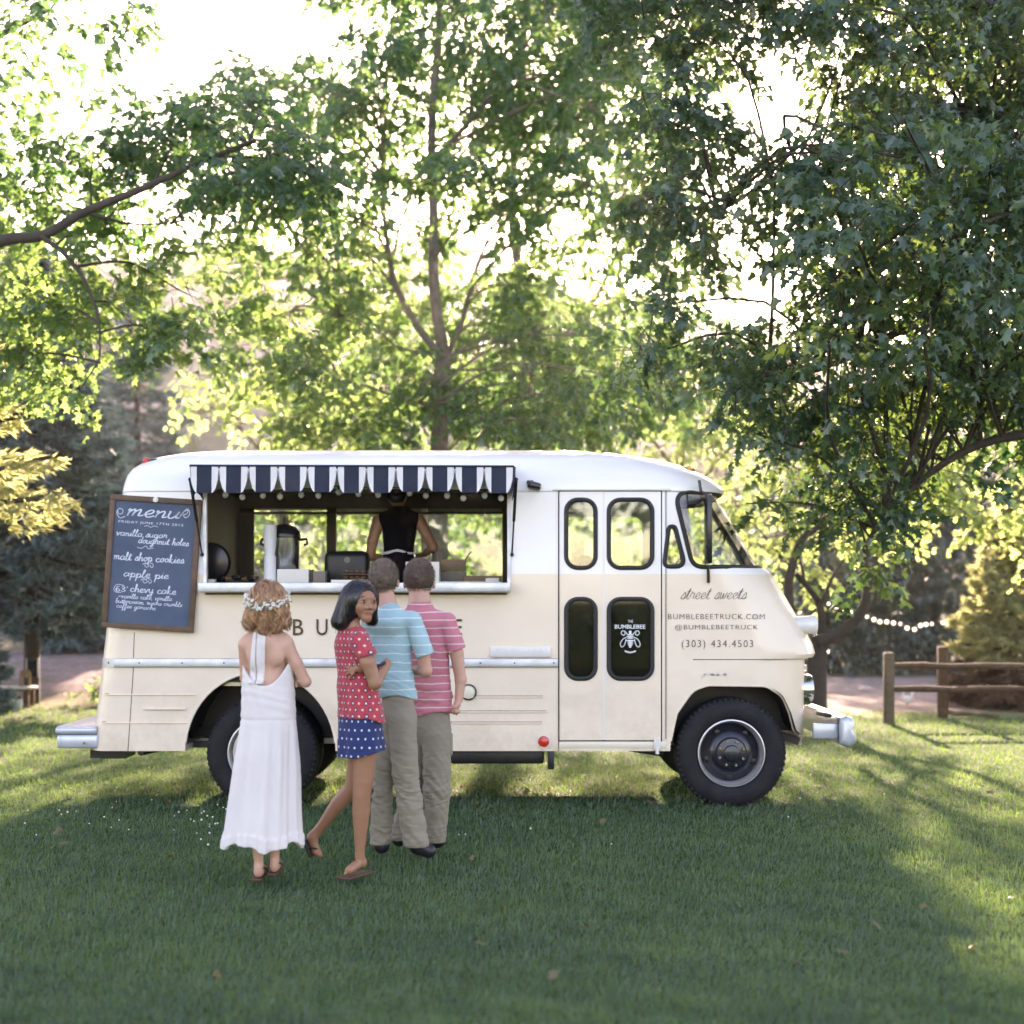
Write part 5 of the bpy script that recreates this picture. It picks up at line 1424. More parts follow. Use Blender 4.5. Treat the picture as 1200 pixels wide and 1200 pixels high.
    flyaways(root, hv, hair, M['hair_black'], 160, .04, 32, q(0, 745)[2])
    # eyes, brows, lips
    o = -root.location
    def at(fwd, side, up): return Vector(hp(fwd, side, up)) + o
    fd = Vector((f[0], f[1], 0)); sd = Vector((.835, .55, 0))
    eyew = mat('eye_white', (.30, .26, .23), .4); iris = mat('dark_iris', (.012, .007, .005), .15); lip = mat('lip_pink', (.34, .115, .085), .45); brow = mat('brow_black', (.02, .013, .01), .7)
    for s in (-1, 1):
        e = MB().sph(at(15.4, s * 6.8, -1.4), r(1), 12, scale=(2.9, 3.0, 1.45)).obj('eye', eyew, root)
        MB().sph(at(17.3, s * 6.6 - .1, -1.4), r(1), 12, scale=(1.5, 1.6, 1.7)).obj('iris', iris, e)
        MB().tube([at(15.3 + 2.6 * math.cos(t), s * 6.8 + 3.3 * math.sin(t), -1.2 + 1.7 * math.cos(t * .9)) for t in np.linspace(-1.2, 1.2, 9)], r(.42), 5).obj('eyelid', brow, e)
        MB().tube([at(17.6 - abs(t) * 1.0, s * (6.8 + 3.9 * t), 3.6 + 1.0 * (1 - t * t)) for t in np.linspace(-1, 1, 8)], [r(.5)] * 7 + [r(.2)], 5).obj('eyebrow', brow, root)
    lp = MB().tube([at(17.6 - .9 * t * t, 4.3 * t, -14.3 + .8 * t * t) for t in np.linspace(-1, 1, 11)], [r(.3)] + [r(.8)] * 9 + [r(.3)], 6)
    lp.tube([at(17.3 - .9 * t * t, 3.8 * t, -16.2 + 1.2 * t * t) for t in np.linspace(-1, 1, 11)], [r(.3)] + [r(.9)] * 9 + [r(.3)], 6)
    lp.obj('lips', lip, root)
    MB().sph(at(1, -19.3, -12.5), r(1.5), 10).obj('earring', mat('pearl', (.75, .75, .7), .2), root)
    bl = [Vector(q(446, 779, -.03)) + o + Vector((.030 * math.cos(t) * .8, .030 * math.sin(t), .030 * math.cos(t) * .45)) for t in np.linspace(0, 6.283, 18)][:-1]
    MB().tube(bl, .009, 7, closed=True).obj('bracelet', mat('blue_black_bracelet', (.015, .025, .06), .4), root)
    s = MB(); c = Vector(q(417, 1016, .0)) + o
    s.box((c.x, c.y, c.z - .042), (.085, .24, .012), rot=Matrix.Rotation(R_(-30), 3, 'Z'), bevel=.005)
    for (dx, dy) in ((.0, .0), (.03, .06)):
        s.tube([c + Vector((dx + .034 * math.cos(t), dy + .012 * math.cos(t), .004 + .030 * math.sin(t))) for t in np.linspace(-.4, math.pi + .4, 12)], .005, 6)
    s.obj('sandal', M['sandal'], root)
    s = MB(); a, b = Vector(q(350.5, 992, .22)) + o, Vector(q(358.5, 1012, .22)) + o
    s.cyl(a, b, .012, .014, n=8); s.box((a + b) / 2, (.02, .075, (a - b).length), rot=Matrix.Rotation(R_(-20), 3, 'Y'), bevel=.006)
    s.tube([Vector(q(359, 1000, .22)) + o + Vector((.034 * math.cos(t), .038 * math.sin(t), -.012 * math.cos(t))) for t in np.linspace(0, 6.28, 14)], .005, 6)
    s.obj('sandal', M['sole'], root)
girl_red()

def short_hair(q, root, hc, rx, ry, rz, hairline, m, seed, tuft=.013):
    r = q.r
    def hair(G):
        d = ell(G, hc, (rx, ry, rz)) + .002 * wav(G, 80, seed)
        py = 700 - (G.Z - CAM_H) * q.s; px = 600 + G.X * q.s
        cx = 600 + hc[0] * q.s
        line = hairline - 9 * np.clip((np.abs(px - cx) - r(1) * q.s * 11) / 6, 0, 1)   # rises above the ears
        line = np.where(G.Y > hc[1] + .05, hairline - 25, line)
        return np.maximum(d, (py - line) / q.s * .8)
    lo = (hc[0] - rx - .02, hc[1] - ry - .02, hc[2] - rz - .02); hi = (hc[0] + rx + .02, hc[1] + ry + .02, hc[2] + rz + .02)
    hb, hv = solid('hair', hair, lo, hi, .0048, m, root)
    rs = np.random.default_rng(seed); HV = hv + np.array(root.location); n = 4200
    P0 = HV[rs.integers(0, len(HV), n)] + rs.normal(0, .002, (n, 3)); g = grad(hair, P0)
    dn = np.array([0, -.25, -.9]); d = g * .55 + dn * rs.uniform(.3, .9, (n, 1)) + rs.normal(0, .28, (n, 3)); d /= np.linalg.norm(d, axis=1, keepdims=True)
    L = rs.uniform(.5, 1.25, (n, 1)) * tuft
    pa = np.stack([P0, P0 + d * L * .5, P0 + d * L + g * -.001], 1); nr = np.stack([g, g, g], 1)
    V, F = strands_mesh(pa, nr, rs.uniform(.0018, .0032, n)); V -= np.array(root.location)
    link('hair_tufts', np_mesh('hair_tufts', V, F, True, [m]), root)['kind'] = 'stuff'

def boy(q, label, cfg):
    r = q.r; root = person(label, q(cfg['hips'][0], 1000)); root.location.z = -.02
    c = cfg
    def skin_f(G):
        hc = q(*c['head'], .02)
        d = ell(G, hc, (r(c['hr'][0]), r(c['hr'][0] * 1.12), r(c['hr'][1])))
        d = union(.012, d, seg(G, (hc[0], hc[1] + r(6), hc[2] - r(8)), (hc[0], hc[1] + r(9), hc[2] - r(15)), r(11), r(7)))
        for e in c['ears']: d = union(.004, d, ell(G, q(e[0], e[1], .02), (r(2.0), r(3.0), r(5.2))))
        d = union(.02, d, seg(G, q(*c['neck'][0], .015), q(*c['neck'][1], .0), r(c['neckr']), r(c['neckr'] + 2)))
        d = union(.03, d, seg(G, q(*c['sho'][0]), q(*c['sho'][1]), r(9), r(9)), seg(G, q(*c['chest'], .02), q(*c['waist'], .02), r(21), r(18), 0, 1, .6))
        for arm in c['arms']:
            pts = arm['p']
            for (a, b) in zip(pts[:-1], pts[1:]): d = smin(d, seg(G, q(*a[:3]), q(*b[:3]), r(a[3]), r(b[3])), .012)
            if 'hand' in arm:
                h_ = arm['hand']; d = smin(d, hand(G, q, q(*h_[0]), q(*h_[1]), [q(*t) for t in h_[2]], .0085, curl=(.006, -.01, -.006)), .006)
        return d
    solid('body', skin_f, (q(c['bx'][0], 0)[0], q.Y0 - .22, q(0, 850)[2]), (q(c['bx'][1], 0)[0], q.Y0 + .32, q(0, 650)[2]), .0062, M['skin_pink'], root)
    short_hair(q, root, q(c['head'][0], c['head'][1] - 1, .018), r(c['hr'][0] + .9), r(c['hr'][0] * 1.12 + .9), r(c['hr'][1] + .6), c['hairline'], c['hm'], c['seed'])
    def shirt(G):
        py = 700 - (G.Z - CAM_H) * q.s
        b = union(.03, seg(G, q(*c['sho'][0]), q(*c['sho'][1]), r(11), r(11)), seg(G, q(*c['chest'], .02), q(c['waist'][0], c['waist'][1], .02), r(c['sw'][0]), r(c['sw'][1]), 0, 1, .62),
                  seg(G, q(*c['neck'][1], .0), q(c['neck'][1][0], c['neck'][1][1] + 14, .0), r(c['neckr'] + 2.5), r(c['neckr'] + 9)))
        b = union(.02, b, seg(G, q(*c['waist'], .02), q(c['hips'][0], c['hem'], .02), r(c['sw'][1]), r(c['sw'][2]), 0, 1, .68))
        for sl in c['sleeves']:
            s_ = seg(G, q(*sl[0]), q(*sl[1]), r(sl[2]), r(sl[3]))
            dx, dz = sl[1][0] - sl[0][0], sl[1][1] - sl[0][1]; L = math.hypot(dx, dz)
            px = 600 + G.X * q.s; al = ((px - sl[1][0]) * dx + (py - sl[1][1]) * dz) / L
            s_ = np.maximum(s_, al / q.s); b = smin(b, s_, .012)
        k = np.clip((py - 760) / 60, .25, 1)
        b = b + .0070 * wav(G, 22, c['seed'], 1, 1, 1.3) * k + .0065 * np.abs(wav(G, 40, c['seed'] + 1, .6, 1, 1.5)) * k - .002
        b = np.maximum(b, -(G.Z - (CAM_H + (700 - c['hem'] - 2.5 * np.sin(G.X * 25 + c['seed'])) / q.s)))
        return np.maximum(b, -seg(G, q(c['neck'][0][0], c['neck'][0][1], .02), q(c['neck'][1][0], c['neck'][1][1] - 1, .005), r(c['neckr'] + 1.5), r(c['neckr'] + 1.8)))
    solid('shirt', shirt, (q(c['bx'][0], 0)[0], q.Y0 - .22, q(0, c['hem'] + 6)[2]), (q(c['bx'][1], 0)[0], q.Y0 + .28, q(0, 702)[2]), .0058, c['shirt'], root, attr=cyl_attr(q(c['hips'][0], 0)[0], q.Y0, .15))
    def pants(G):
        py = 700 - (G.Z - CAM_H) * q.s
        d = None
        for leg in c['legs']:
            for (a, b) in zip(leg[:-1], leg[1:]):
                s_ = seg(G, q(*a[:3]), q(*b[:3]), r(a[3]), r(b[3])); d = s_ if d is None else smin(d, s_, .010)
        d = union(.03, d, seg(G, q(c['hips'][0], c['hips'][1] - 14, .02), q(*c['hips'], .02), r(c['hw'] - 2), r(c['hw']), 0, 1, .72))
        k = np.clip((py - 850) / 40, .3, 1)
        kn = np.exp(-((py - 925) / 22) ** 2) + .9 * np.exp(-((py - 982) / 14) ** 2) + .7 * np.exp(-((py - 855) / 16) ** 2)
        d = d + k * (.0030 * np.sin(G.Z * 70 + 26 * G.X + 2.4 * np.sin(G.X * 38 + G.Z * 13) + c['seed']) * (.2 + .8 * kn) + .010 * (.35 + .65 * kn) * np.abs(wav(G, 34, c['seed'] + 3, .8, .8, 1.9)) - .004 + .006 * wav(G, 40, c['seed'] + 7, 1, 1, 1.5))
        d = np.maximum(d, G.Z - (CAM_H + (700 - (c['hem'] - 10)) / q.s))
        return np.maximum(d, -(G.Z - (CAM_H + (700 - c['cuff']) / q.s)))
    solid('trousers', pants, (q(c['px'][0], 0)[0], q.Y0 - .26, q(0, c['cuff'] + 3)[2]), (q(c['px'][1], 0)[0], q.Y0 + .32, q(0, c['hem'] - 12)[2]), .0058, c['pm'], root)
    for (a, b, ra, rb) in c['shoes']:
        def sh(G):
            d = union(.02, seg(G, q(*a), q(*b), r(ra), r(rb)), seg(G, q(a[0], a[1] - 6, a[2]), q(*a), r(ra - .5), r(ra)))
            return np.maximum(d, -(G.Z + .055))
        A, B = q(*a), q(*b); lo = [min(A[i], B[i]) - r(ra) - .04 for i in range(3)]; hi = [max(A[i], B[i]) + r(ra) + .05 for i in range(3)]
        solid('shoe', sh, lo, hi, .006, M['shoe'], root)
    for sk in c.get('socks', []):
        def so(G): return seg(G, q(*sk[0]), q(*sk[1]), r(sk[2]), r(sk[2]))
        A, B = q(*sk[0]), q(*sk[1]); lo = [min(A[i], B[i]) - .06 for i in range(3)]; hi = [max(A[i], B[i]) + .06 for i in range(3)]
        solid('sock', so, lo, hi, .006, M['sock'], root)
    if 'pocket' in c:
        p0 = q(*c['pocket']) ; pb = MB().box(Vector(p0) - root.location, (.03, .11, .13), bevel=.012, seg=3); pb.obj('cargo_pocket', c['pm'], root)
    return root
boy(Px(8.20), 'boy in a cyan striped shirt and khaki trousers standing left of the other boy', dict(
    head=(449, 676), hr=(16.4, 20.5), ears=[(466, 684)], neck=[(451, 694), (456, 714)], neckr=9.6, sho=[(436, 729), (482, 727)], chest=(458, 738), waist=(461, 800), sw=(23, 22, 22.5), hem=817,
    hips=(466, 836), hw=21, bx=(412, 516), px=(424, 516), hairline=695, hm=M['hair_ash'], seed=21, shirt=M['cyan_shirt'], pm=M['khaki'],
    arms=[dict(p=[(484, 728, 0, 8.5), (496, 766, -.01, 7.8), (499, 786, 0, 7.2)]), dict(p=[(499, 786, 0, 7.2), (478, 787, .17, 5.5)]), dict(p=[(436, 730, .02, 8), (428, 768, .03, 7), (440, 780, .18, 5.5)])],
    sleeves=[((484, 728, 0), (498.5, 768, -.01), 10.5, 11), ((436, 730, .02), (428, 764, .03), 10, 10)],
    legs=[[(456, 846, .05, 14), (448, 915, .06, 12), (445, 988, .06, 12.2)], [(472, 846, .0, 16), (475, 905, -.02, 14.8), (488, 988, -.02, 14.6)]], cuff=991,
    shoes=[((446, 993, .06), (446, 997, .17), 8.5, 8), ((489, 992, .0), (502, 998, .02), 8.5, 8.5)], socks=[((489, 984, -.01), (490, 992, 0), 9)]))
boy(Px(8.50), 'boy in a pink striped shirt and khaki trousers with his right hand hanging loose', dict(
    head=(491, 676), hr=(17.0, 20.5), ears=[(474, 685), (508.5, 685)], neck=[(491, 694), (492, 712)], neckr=12, sho=[(472, 727), (523, 728)], chest=(499, 738), waist=(503, 810), sw=(25.5, 24, 25), hem=836,
    hips=(506, 852), hw=22.5, bx=(450, 556), px=(448, 540), hairline=695, hm=M['hair_brown'], seed=34, shirt=M['pink_shirt'], pm=M['khaki2'],
    arms=[dict(p=[(524, 730, 0, 8.5), (535, 765, -.01, 8), (540, 797, -.01, 6.6), (538, 819, -.03, 4.8)], hand=((538, 818, -.03), (536, 825, -.045), [(530, 833, -.06), (532, 836, -.05), (535, 837, -.035), (538, 835, -.02), (531, 826, -.075)])), dict(p=[(472, 730, .02, 8), (466, 770, .05, 7)])],
    sleeves=[((524, 730, 0), (535.5, 762, -.01), 10.5, 11), ((472, 730, .02), (466, 764, .04), 10, 10)],
    legs=[[(492, 866, .08, 14), (482, 930, .08, 12.5), (468, 984, .08, 12)], [(512, 864, .0, 16), (512, 925, -.01, 16), (511, 984, .0, 11.5)]], cuff=987, pocket=(527, 873, .03),
    shoes=[((467, 985, .08), (464, 988, .20), 8.5, 8), ((512, 985, .02), (514, 988, .12), 8.5, 8)]))

# ---------------------------------------------------------------- vendor inside the truck
def vendor():
    q = Px(11.42); r = q.r; s0 = .60
    root = person('vendor in a sleeveless black top with white apron strings inside the truck', q(468, 700)); root.location.z = .89
    def skin_f(G):
        d = union(.02, ell(G, q(465, 578, .02), (r(11), r(12.5), r(14.5))), seg(G, q(466, 588, .01), q(467, 600, 0), r(6.2), r(8)), seg(G, q(448, 608), q(488, 608), r(7), r(7)), seg(G, q(468, 612, .0), q(467, 650, .02), r(18), r(14), 0, 1, .6))
        for p in ([(444, 610, 0, 7.5), (437, 634, -.02, 6.2), (434, 652, .0, 5.6)], [(434, 652, 0, 5.4), (452, 655, .18, 4)], [(491, 610, 0, 7.5), (501, 628, -.02, 6.2), (508, 641, .0, 5.6)], [(508, 641, 0, 5.4), (496, 648, .2, 4)]):
            for a, b in zip(p[:-1], p[1:]): d = smin(d, seg(G, q(*a[:3]), q(*b[:3]), r(a[3]), r(b[3])), .012)
        d = np.minimum(d, hand(G, q, q(496, 648, .2), q(490, 650, .24), [q(484, 650 + k, .28) for k in (-3, -1, 1, 3)] + [q(490, 645, .28)], .008))
        return d
    solid('body', skin_f, (q(420, 0)[0], 11.2, q(0, 668)[2]), (q(522, 0)[0], 11.78, q(0, 560)[2]), .008, M['skin_tan'], root)
    def top(G):
        d = union(.03, seg(G, q(450, 609), q(486, 609), r(9), r(9)), seg(G, q(468, 613, .0), q(467, 650, .02), r(21), r(17), 0, 1, .64), seg(G, q(466, 597, .0), q(467, 606, 0), r(8), r(11)))
        d = union(.02, d, seg(G, q(467, 655, .02), q(466, 700, .02), r(17), r(22), 0, 1, .75), seg(G, q(458, 700, .02), q(457, 800, .02), r(12), r(9)), seg(G, q(476, 700, .02), q(477, 800, .02), r(12), r(9)))
        return np.maximum(d + .003 * wav(G, 26, 2), -(G.Z - .90))
    solid('black_clothes', top, (q(436, 0)[0], 11.2, .885), (q(500, 0)[0], 11.7, q(0, 594)[2]), .009, M['black_cloth'], root)
    def tie(G):
        py = 700 - (G.Z - CAM_H) * q.s
        d = seg(G, q(467, 640, .02), q(466, 655, .02), r(18.8), r(18.8), 0, 1, .68)
        return np.maximum(d, np.abs(py - 647 - 1.5 * np.sin(G.X * 30)) / q.s - .011)
    solid('apron_string', tie, (q(440, 0)[0], 11.2, q(0, 652)[2]), (q(494, 0)[0], 11.7, q(0, 641)[2]), .006, M['apron'], root)
    hc = q(465, 577, .015)
    def hair(G): return union(.02, ell(G, hc, (r(12.5), r(13.5), r(16))), ell(G, q(466, 574, -.09), (r(7), r(6), r(7)))) + .002 * wav(G, 90, 3)
    def hair2(G): return np.maximum(hair(G), (q(0, 590)[2] - G.Z))
    solid('hair', hair2, (q(448, 0)[0], 11.2, q(0, 594)[2]), (q(482, 0)[0], 11.7, q(0, 556)[2]), .007, M['hair_black'], root)
vendor()
# ================================================================ GROUND AND HILLS
def smooth(a, b, x): t = np.clip((x - a) / (b - a), 0, 1); return t * t * (3 - 2 * t)
def nz2(x, y, f, seed=0):
    rs = np.random.default_rng(seed); o = 0
    for i in range(5):
        a, b = rs.normal(size=2) * f * (1 + .7 * i); o = o + np.sin(a * x + b * y + rs.uniform(0, 6.3) + np.sin(.6 * f * (x - y) + i)) / (1 + .6 * i)
    return o / 2.6
def ground_z(x, y):
    z = np.full(np.broadcast(x, y).shape, -.07)
    z = z + .015 * nz2(x, y, .8, 1) * smooth(13, 18, y)
    left = smooth(-3.0, -4.4, x)
    z = z + left * (smooth(19.6, 25.5, y) * .52 + .05 * nz2(x, y, 2.2, 4) * smooth(20, 22, y))
    z = z + smooth(38, 75, y) * 3.0
    hill = smooth(60, 190, y) * (37 - 16 * smooth(-10, 60, x) + 4.5 * nz2(x, y, .05, 7) + 1.2 * nz2(x, y, .25, 9))
    z = z + hill
    z = z + 5 * smooth(190, 320, y)
    return z
xs = np.unique(np.concatenate([np.linspace(-260, -24, 40), np.linspace(-24, 24, 120), np.linspace(24, 260, 40)]))
ys = np.unique(np.concatenate([np.linspace(-420, 0, 20), np.linspace(0, 40, 130), np.linspace(40, 120, 50), np.linspace(120, 420, 60)]))
XX, YY = np.meshgrid(xs, ys, indexing='ij'); ZZ = ground_z(XX, YY)
nx_, ny_ = XX.shape; ii = np.arange(nx_ * ny_).reshape(nx_, ny_)
Fg = np.stack([ii[:-1, :-1], ii[1:, :-1], ii[1:, 1:], ii[:-1, 1:]], -1).reshape(-1, 4)
def ground_mat():
    m = bpy.data.materials.new('ground'); m.use_nodes = True; nt = m.node_tree; b = nt.nodes['Principled BSDF']; b.inputs['Roughness'].default_value = .95
    b.inputs['Specular IOR Level'].default_value = .15
    tc = nt.nodes.new('ShaderNodeTexCoord'); sp = nt.nodes.new('ShaderNodeSeparateXYZ'); nt.links.new(tc.outputs['Object'], sp.inputs[0])
    def noise(s, d=5):
        n = nt.nodes.new('ShaderNodeTexNoise'); n.inputs['Scale'].default_value = s; n.inputs['Detail'].default_value = d; n.inputs['Roughness'].default_value = .62
        nt.links.new(tc.outputs['Object'], n.inputs['Vector']); return n.outputs[0]
    def ramp(v, a, c, lo=0, hi=1):
        r = nt.nodes.new('ShaderNodeMapRange'); r.interpolation_type = 'SMOOTHSTEP'
        for i, k in ((1, a), (2, c), (3, lo), (4, hi)): r.inputs[i].default_value = k
        nt.links.new(v, r.inputs[0]); return r.outputs[0]
    def mix(f, a, c):
        x = nt.nodes.new('ShaderNodeMix'); x.data_type = 'RGBA'
        for i, v in ((6, a), (7, c)):
            if isinstance(v, tuple): x.inputs[i].default_value = v + (1,)
            else: nt.links.new(v, x.inputs[i])
        nt.links.new(f, x.inputs[0]); return x.outputs[2]
    n_edge = noise(.9, 4); yy = mth(nt, 'MULTIPLY_ADD', n_edge, 2.4, mth(nt, 'ADD', sp.outputs[1], -1.2))
    # edge of the lawn: farther left, nearer right
    xx = sp.outputs[0]
    lim = ramp(xx, -4, 4, 20.2, 18.9)
    dl = mth(nt, 'SUBTRACT', yy, lim)
    lawn = mix(ramp(noise(3.0), .35, .65), (.030, .062, .022), (.050, .085, .024))
    grav = mix(ramp(noise(14, 8), .35, .65), (.34, .25, .25), (.20, .145, .145)); grav = mix(ramp(noise(2.2, 6), .40, .72), grav, (.16, .145, .09))
    straw = mix(ramp(noise(6, 6), .3, .7), (.19, .20, .075), (.26, .20, .15))
    c = mix(ramp(dl, -.6, .4), lawn, straw); c = mix(ramp(dl, .3, 1.4), c, grav)
    wild = mix(ramp(noise(.8, 6), .35, .65), (.035, .055, .03), (.10, .085, .05))
    c = mix(ramp(yy, 27, 29), c, wild)
    hill = mix(ramp(noise(.09, 10), .42, .60), (.30, .235, .205), (.105, .115, .075)); hill = mix(ramp(noise(.5, 8), .5, .7), hill, (.16, .145, .11))
    c = mix(ramp(yy, 48, 70), c, hill)
    nt.links.new(c, b.inputs['Base Color'])
    bp = nt.nodes.new('ShaderNodeBump'); bp.inputs['Strength'].default_value = .8; bp.inputs['Distance'].default_value = .05
    nt.links.new(noise(18, 8), bp.inputs['Height']); nt.links.new(bp.outputs[0], b.inputs['Normal'])
    return m
gme = np_mesh('ground', np.stack([XX, YY, ZZ], -1).reshape(-1, 3), Fg, True, [ground_mat()])
link('ground', gme)['kind'] = 'structure'

# ================================================================ LEAVES AND GRASS
def leaf_mat(name, c1, c2, tr1, tr2, gloss=.35, trans=.5, patch=None, glw=.055):
    """c = reflected, tr = light through the blade; 'rnd' picks between the two ends"""
    m = bpy.data.materials.new(name); m.use_nodes = True; nt = m.node_tree
    for n in list(nt.nodes):
        if n.type == 'BSDF_PRINCIPLED': nt.nodes.remove(n)
    out = [n for n in nt.nodes if n.type == 'OUTPUT_MATERIAL'][0]
    at = nt.nodes.new('ShaderNodeAttribute'); at.attribute_name = 'rnd'; fac = at.outputs['Fac']
    if patch:
        tc = nt.nodes.new('ShaderNodeTexCoord'); no = nt.nodes.new('ShaderNodeTexNoise'); no.inputs['Scale'].default_value = patch; no.inputs['Detail'].default_value = 4
        nt.links.new(tc.outputs['Object'], no.inputs['Vector'])
        mp = nt.nodes.new('ShaderNodeMapRange'); mp.inputs[1].default_value = .32; mp.inputs[2].default_value = .68; nt.links.new(no.outputs[0], mp.inputs[0])
        n9 = nt.nodes.new('ShaderNodeTexNoise'); n9.inputs['Scale'].default_value = patch * 7; n9.inputs['Detail'].default_value = 3; nt.links.new(tc.outputs['Object'], n9.inputs['Vector'])
        mp9 = nt.nodes.new('ShaderNodeMapRange'); mp9.inputs[1].default_value = .35; mp9.inputs[2].default_value = .65; nt.links.new(n9.outputs[0], mp9.inputs[0])
        fac = mth(nt, 'MULTIPLY_ADD', fac, .45, mth(nt, 'ADD', mth(nt, 'MULTIPLY', mp.outputs[0], .30), mth(nt, 'MULTIPLY', mp9.outputs[0], .25)))
    def mx(a, b):
        x = nt.nodes.new('ShaderNodeMix'); x.data_type = 'RGBA'; x.inputs[6].default_value = tuple(a) + (1,); x.inputs[7].default_value = tuple(b) + (1,)
        nt.links.new(fac, x.inputs[0]); return x.outputs[2]
    d = nt.nodes.new('ShaderNodeBsdfDiffuse'); t = nt.nodes.new('ShaderNodeBsdfTranslucent'); g = nt.nodes.new('ShaderNodeBsdfGlossy')
    nt.links.new(mx(c1, c2), d.inputs[0]); nt.links.new(mx(tr1, tr2), t.inputs[0]); g.inputs['Roughness'].default_value = gloss; g.inputs[0].default_value = (.9, .95, 1, 1)
    m1 = nt.nodes.new('ShaderNodeMixShader'); m1.inputs[0].default_value = trans; nt.links.new(d.outputs[0], m1.inputs[1]); nt.links.new(t.outputs[0], m1.inputs[2])
    m2 = nt.nodes.new('ShaderNodeMixShader'); m2.inputs[0].default_value = glw; nt.links.new(m1.outputs[0], m2.inputs[1]); nt.links.new(g.outputs[0], m2.inputs[2])
    nt.links.new(m2.outputs[0], out.inputs[0]); return m

# maple leaf outlines: x to the tip, y across
MAPLE = np.array([(0, 0), (-.04, .22), (.12, .50), (.26, .24), (.50, .22), (.72, .46), (.68, .16), (1, 0), (.68, -.16), (.72, -.46), (.50, -.22), (.26, -.24), (.12, -.50), (-.04, -.22)])
MAPLE_F = np.array([(0, 1, 3), (1, 2, 3), (3, 4, 0), (4, 5, 6), (4, 6, 0), (6, 7, 8), (0, 6, 8), (0, 8, 10), (8, 9, 10), (10, 11, 0), (11, 12, 13), (11, 13, 0)])
MID = np.array([(0, 0), (.10, .44), (.36, .20), (.72, .40), (1, 0), (.72, -.40), (.36, -.20), (.10, -.44)])
MID_F = np.array([(0, 1, 2), (0, 2, 6), (2, 3, 4), (2, 4, 6), (4, 5, 6), (0, 6, 7)])
RHO = np.array([(0, 0), (.42, .40), (1, 0), (.42, -.40)]); RHO_F = np.array([(0, 1, 2), (0, 2, 3)])
def leaves(pos, tip, nrm, size, kind, rnd):
    T2, F2 = {'maple': (MAPLE, MAPLE_F), 'mid': (MID, MID_F), 'rho': (RHO, RHO_F)}[kind]
    n = len(pos); k = len(T2)
    x = tip / (np.linalg.norm(tip, axis=1, keepdims=True) + 1e-9)
    y = np.cross(nrm, x); y /= np.linalg.norm(y, axis=1, keepdims=True) + 1e-9; z = np.cross(x, y)
    lx, ly = T2[:, 0], T2[:, 1]; lz = None; curl = np.random.default_rng(n).uniform(-.1, 1.0, (n, 1)); lz = -(.15 + .55 * curl) * np.abs(ly)[None] - (.55 * curl - .05) * (lx ** 2)[None]
    V = pos[:, None, :] + size[:, None, None] * (x[:, None, :] * lx[None, :, None] + y[:, None, :] * ly[None, :, None] + z[:, None, :] * lz[:, :, None])
    F = (np.arange(n)[:, None, None] * k + F2[None]).reshape(-1, 3)
    return V.reshape(-1, 3), F, np.repeat(rnd, k)
def limb(mb, pts, r0, r1, n=8):
    P_ = spline(pts, 5); m = len(P_)
    mb.tube(P_, [r0 + (r1 - r0) * (i / (m - 1)) ** .8 for i in range(m)], n); return P_
BARK = mat('grey_brown_bark', (0.13, 0.105, 0.085), .9, color2=(.24, .205, .18), scale=9, bump=.9, bscale=16)
BARK_D = mat('dark_bark', (0.035, 0.027, 0.022), .9, color2=(.07, .055, .045), scale=9, bump=.9, bscale=16)

def crown_leaves(rs, clumps, size, tiers=1.0, droop=.5):
    pos, tip, nrm, rnd, sz, tw = [], [], [], [], [], []
    size0 = size
    for (c, rx, ry, rz, n, tone, *sz_) in clumps:
        size = size0 * (sz_[0] if sz_ else 1)
        per = 15; m = max(2, int(n / per))
        u = rs.normal(size=(m, 3)); u /= np.linalg.norm(u, axis=1, keepdims=True); u *= rs.uniform(.25, 1.0, (m, 1)) ** .45
        sc = np.array(c)[None] + u * np.array([rx, ry, rz])[None]
        hd = u + rs.normal(0, .45, (m, 3)); hd[:, 2] = hd[:, 2] * .35 - droop * rs.uniform(.2, .9, m); hd /= np.linalg.norm(hd, axis=1, keepdims=True)
        L = rs.uniform(2.2, 4.2, (m, 1)) * size
        t = np.linspace(0, 1, per)[None, :, None] * np.ones((m, 1, 1))
        side = np.cross(hd, np.array([0, 0, 1.0])); side /= np.linalg.norm(side, axis=1, keepdims=True) + 1e-9
        sgn = np.where(np.arange(per) % 2, 1.0, -1.0)[None, :, None]
        p = sc[:, None] + hd[:, None] * L[:, None] * t + side[:, None] * sgn * size * rs.uniform(.15, .9, (m, per, 1)) + rs.normal(0, .32 * size, (m, per, 3))
        p[:, :, 2] -= (t[:, :, 0] ** 2) * L * .25
        d = hd[:, None] * .7 + side[:, None] * sgn * .8 + rs.normal(0, .35, (m, per, 3)); d[:, :, 2] -= droop
        nn = np.array([0, 0, 1.0])[None, None] + rs.normal(0, .48, (m, per, 3)) - np.array([0, .25, 0])[None, None]
        pos.append(p.reshape(-1, 3)); tip.append(d.reshape(-1, 3)); nrm.append(nn.reshape(-1, 3))
        rnd.append(np.clip(tone + rs.normal(0, .16, (m, 1)) + rs.normal(0, .12, (m, per)), 0, 1).ravel()); sz.append((size * rs.uniform(.62, 1.2, (m, per))).ravel())
        tw.append(np.concatenate([sc - hd * L * .6, sc + hd * L * .95], 1))
    return [np.concatenate(a) for a in (pos, tip, nrm, sz, rnd)] + [np.concatenate(tw)]

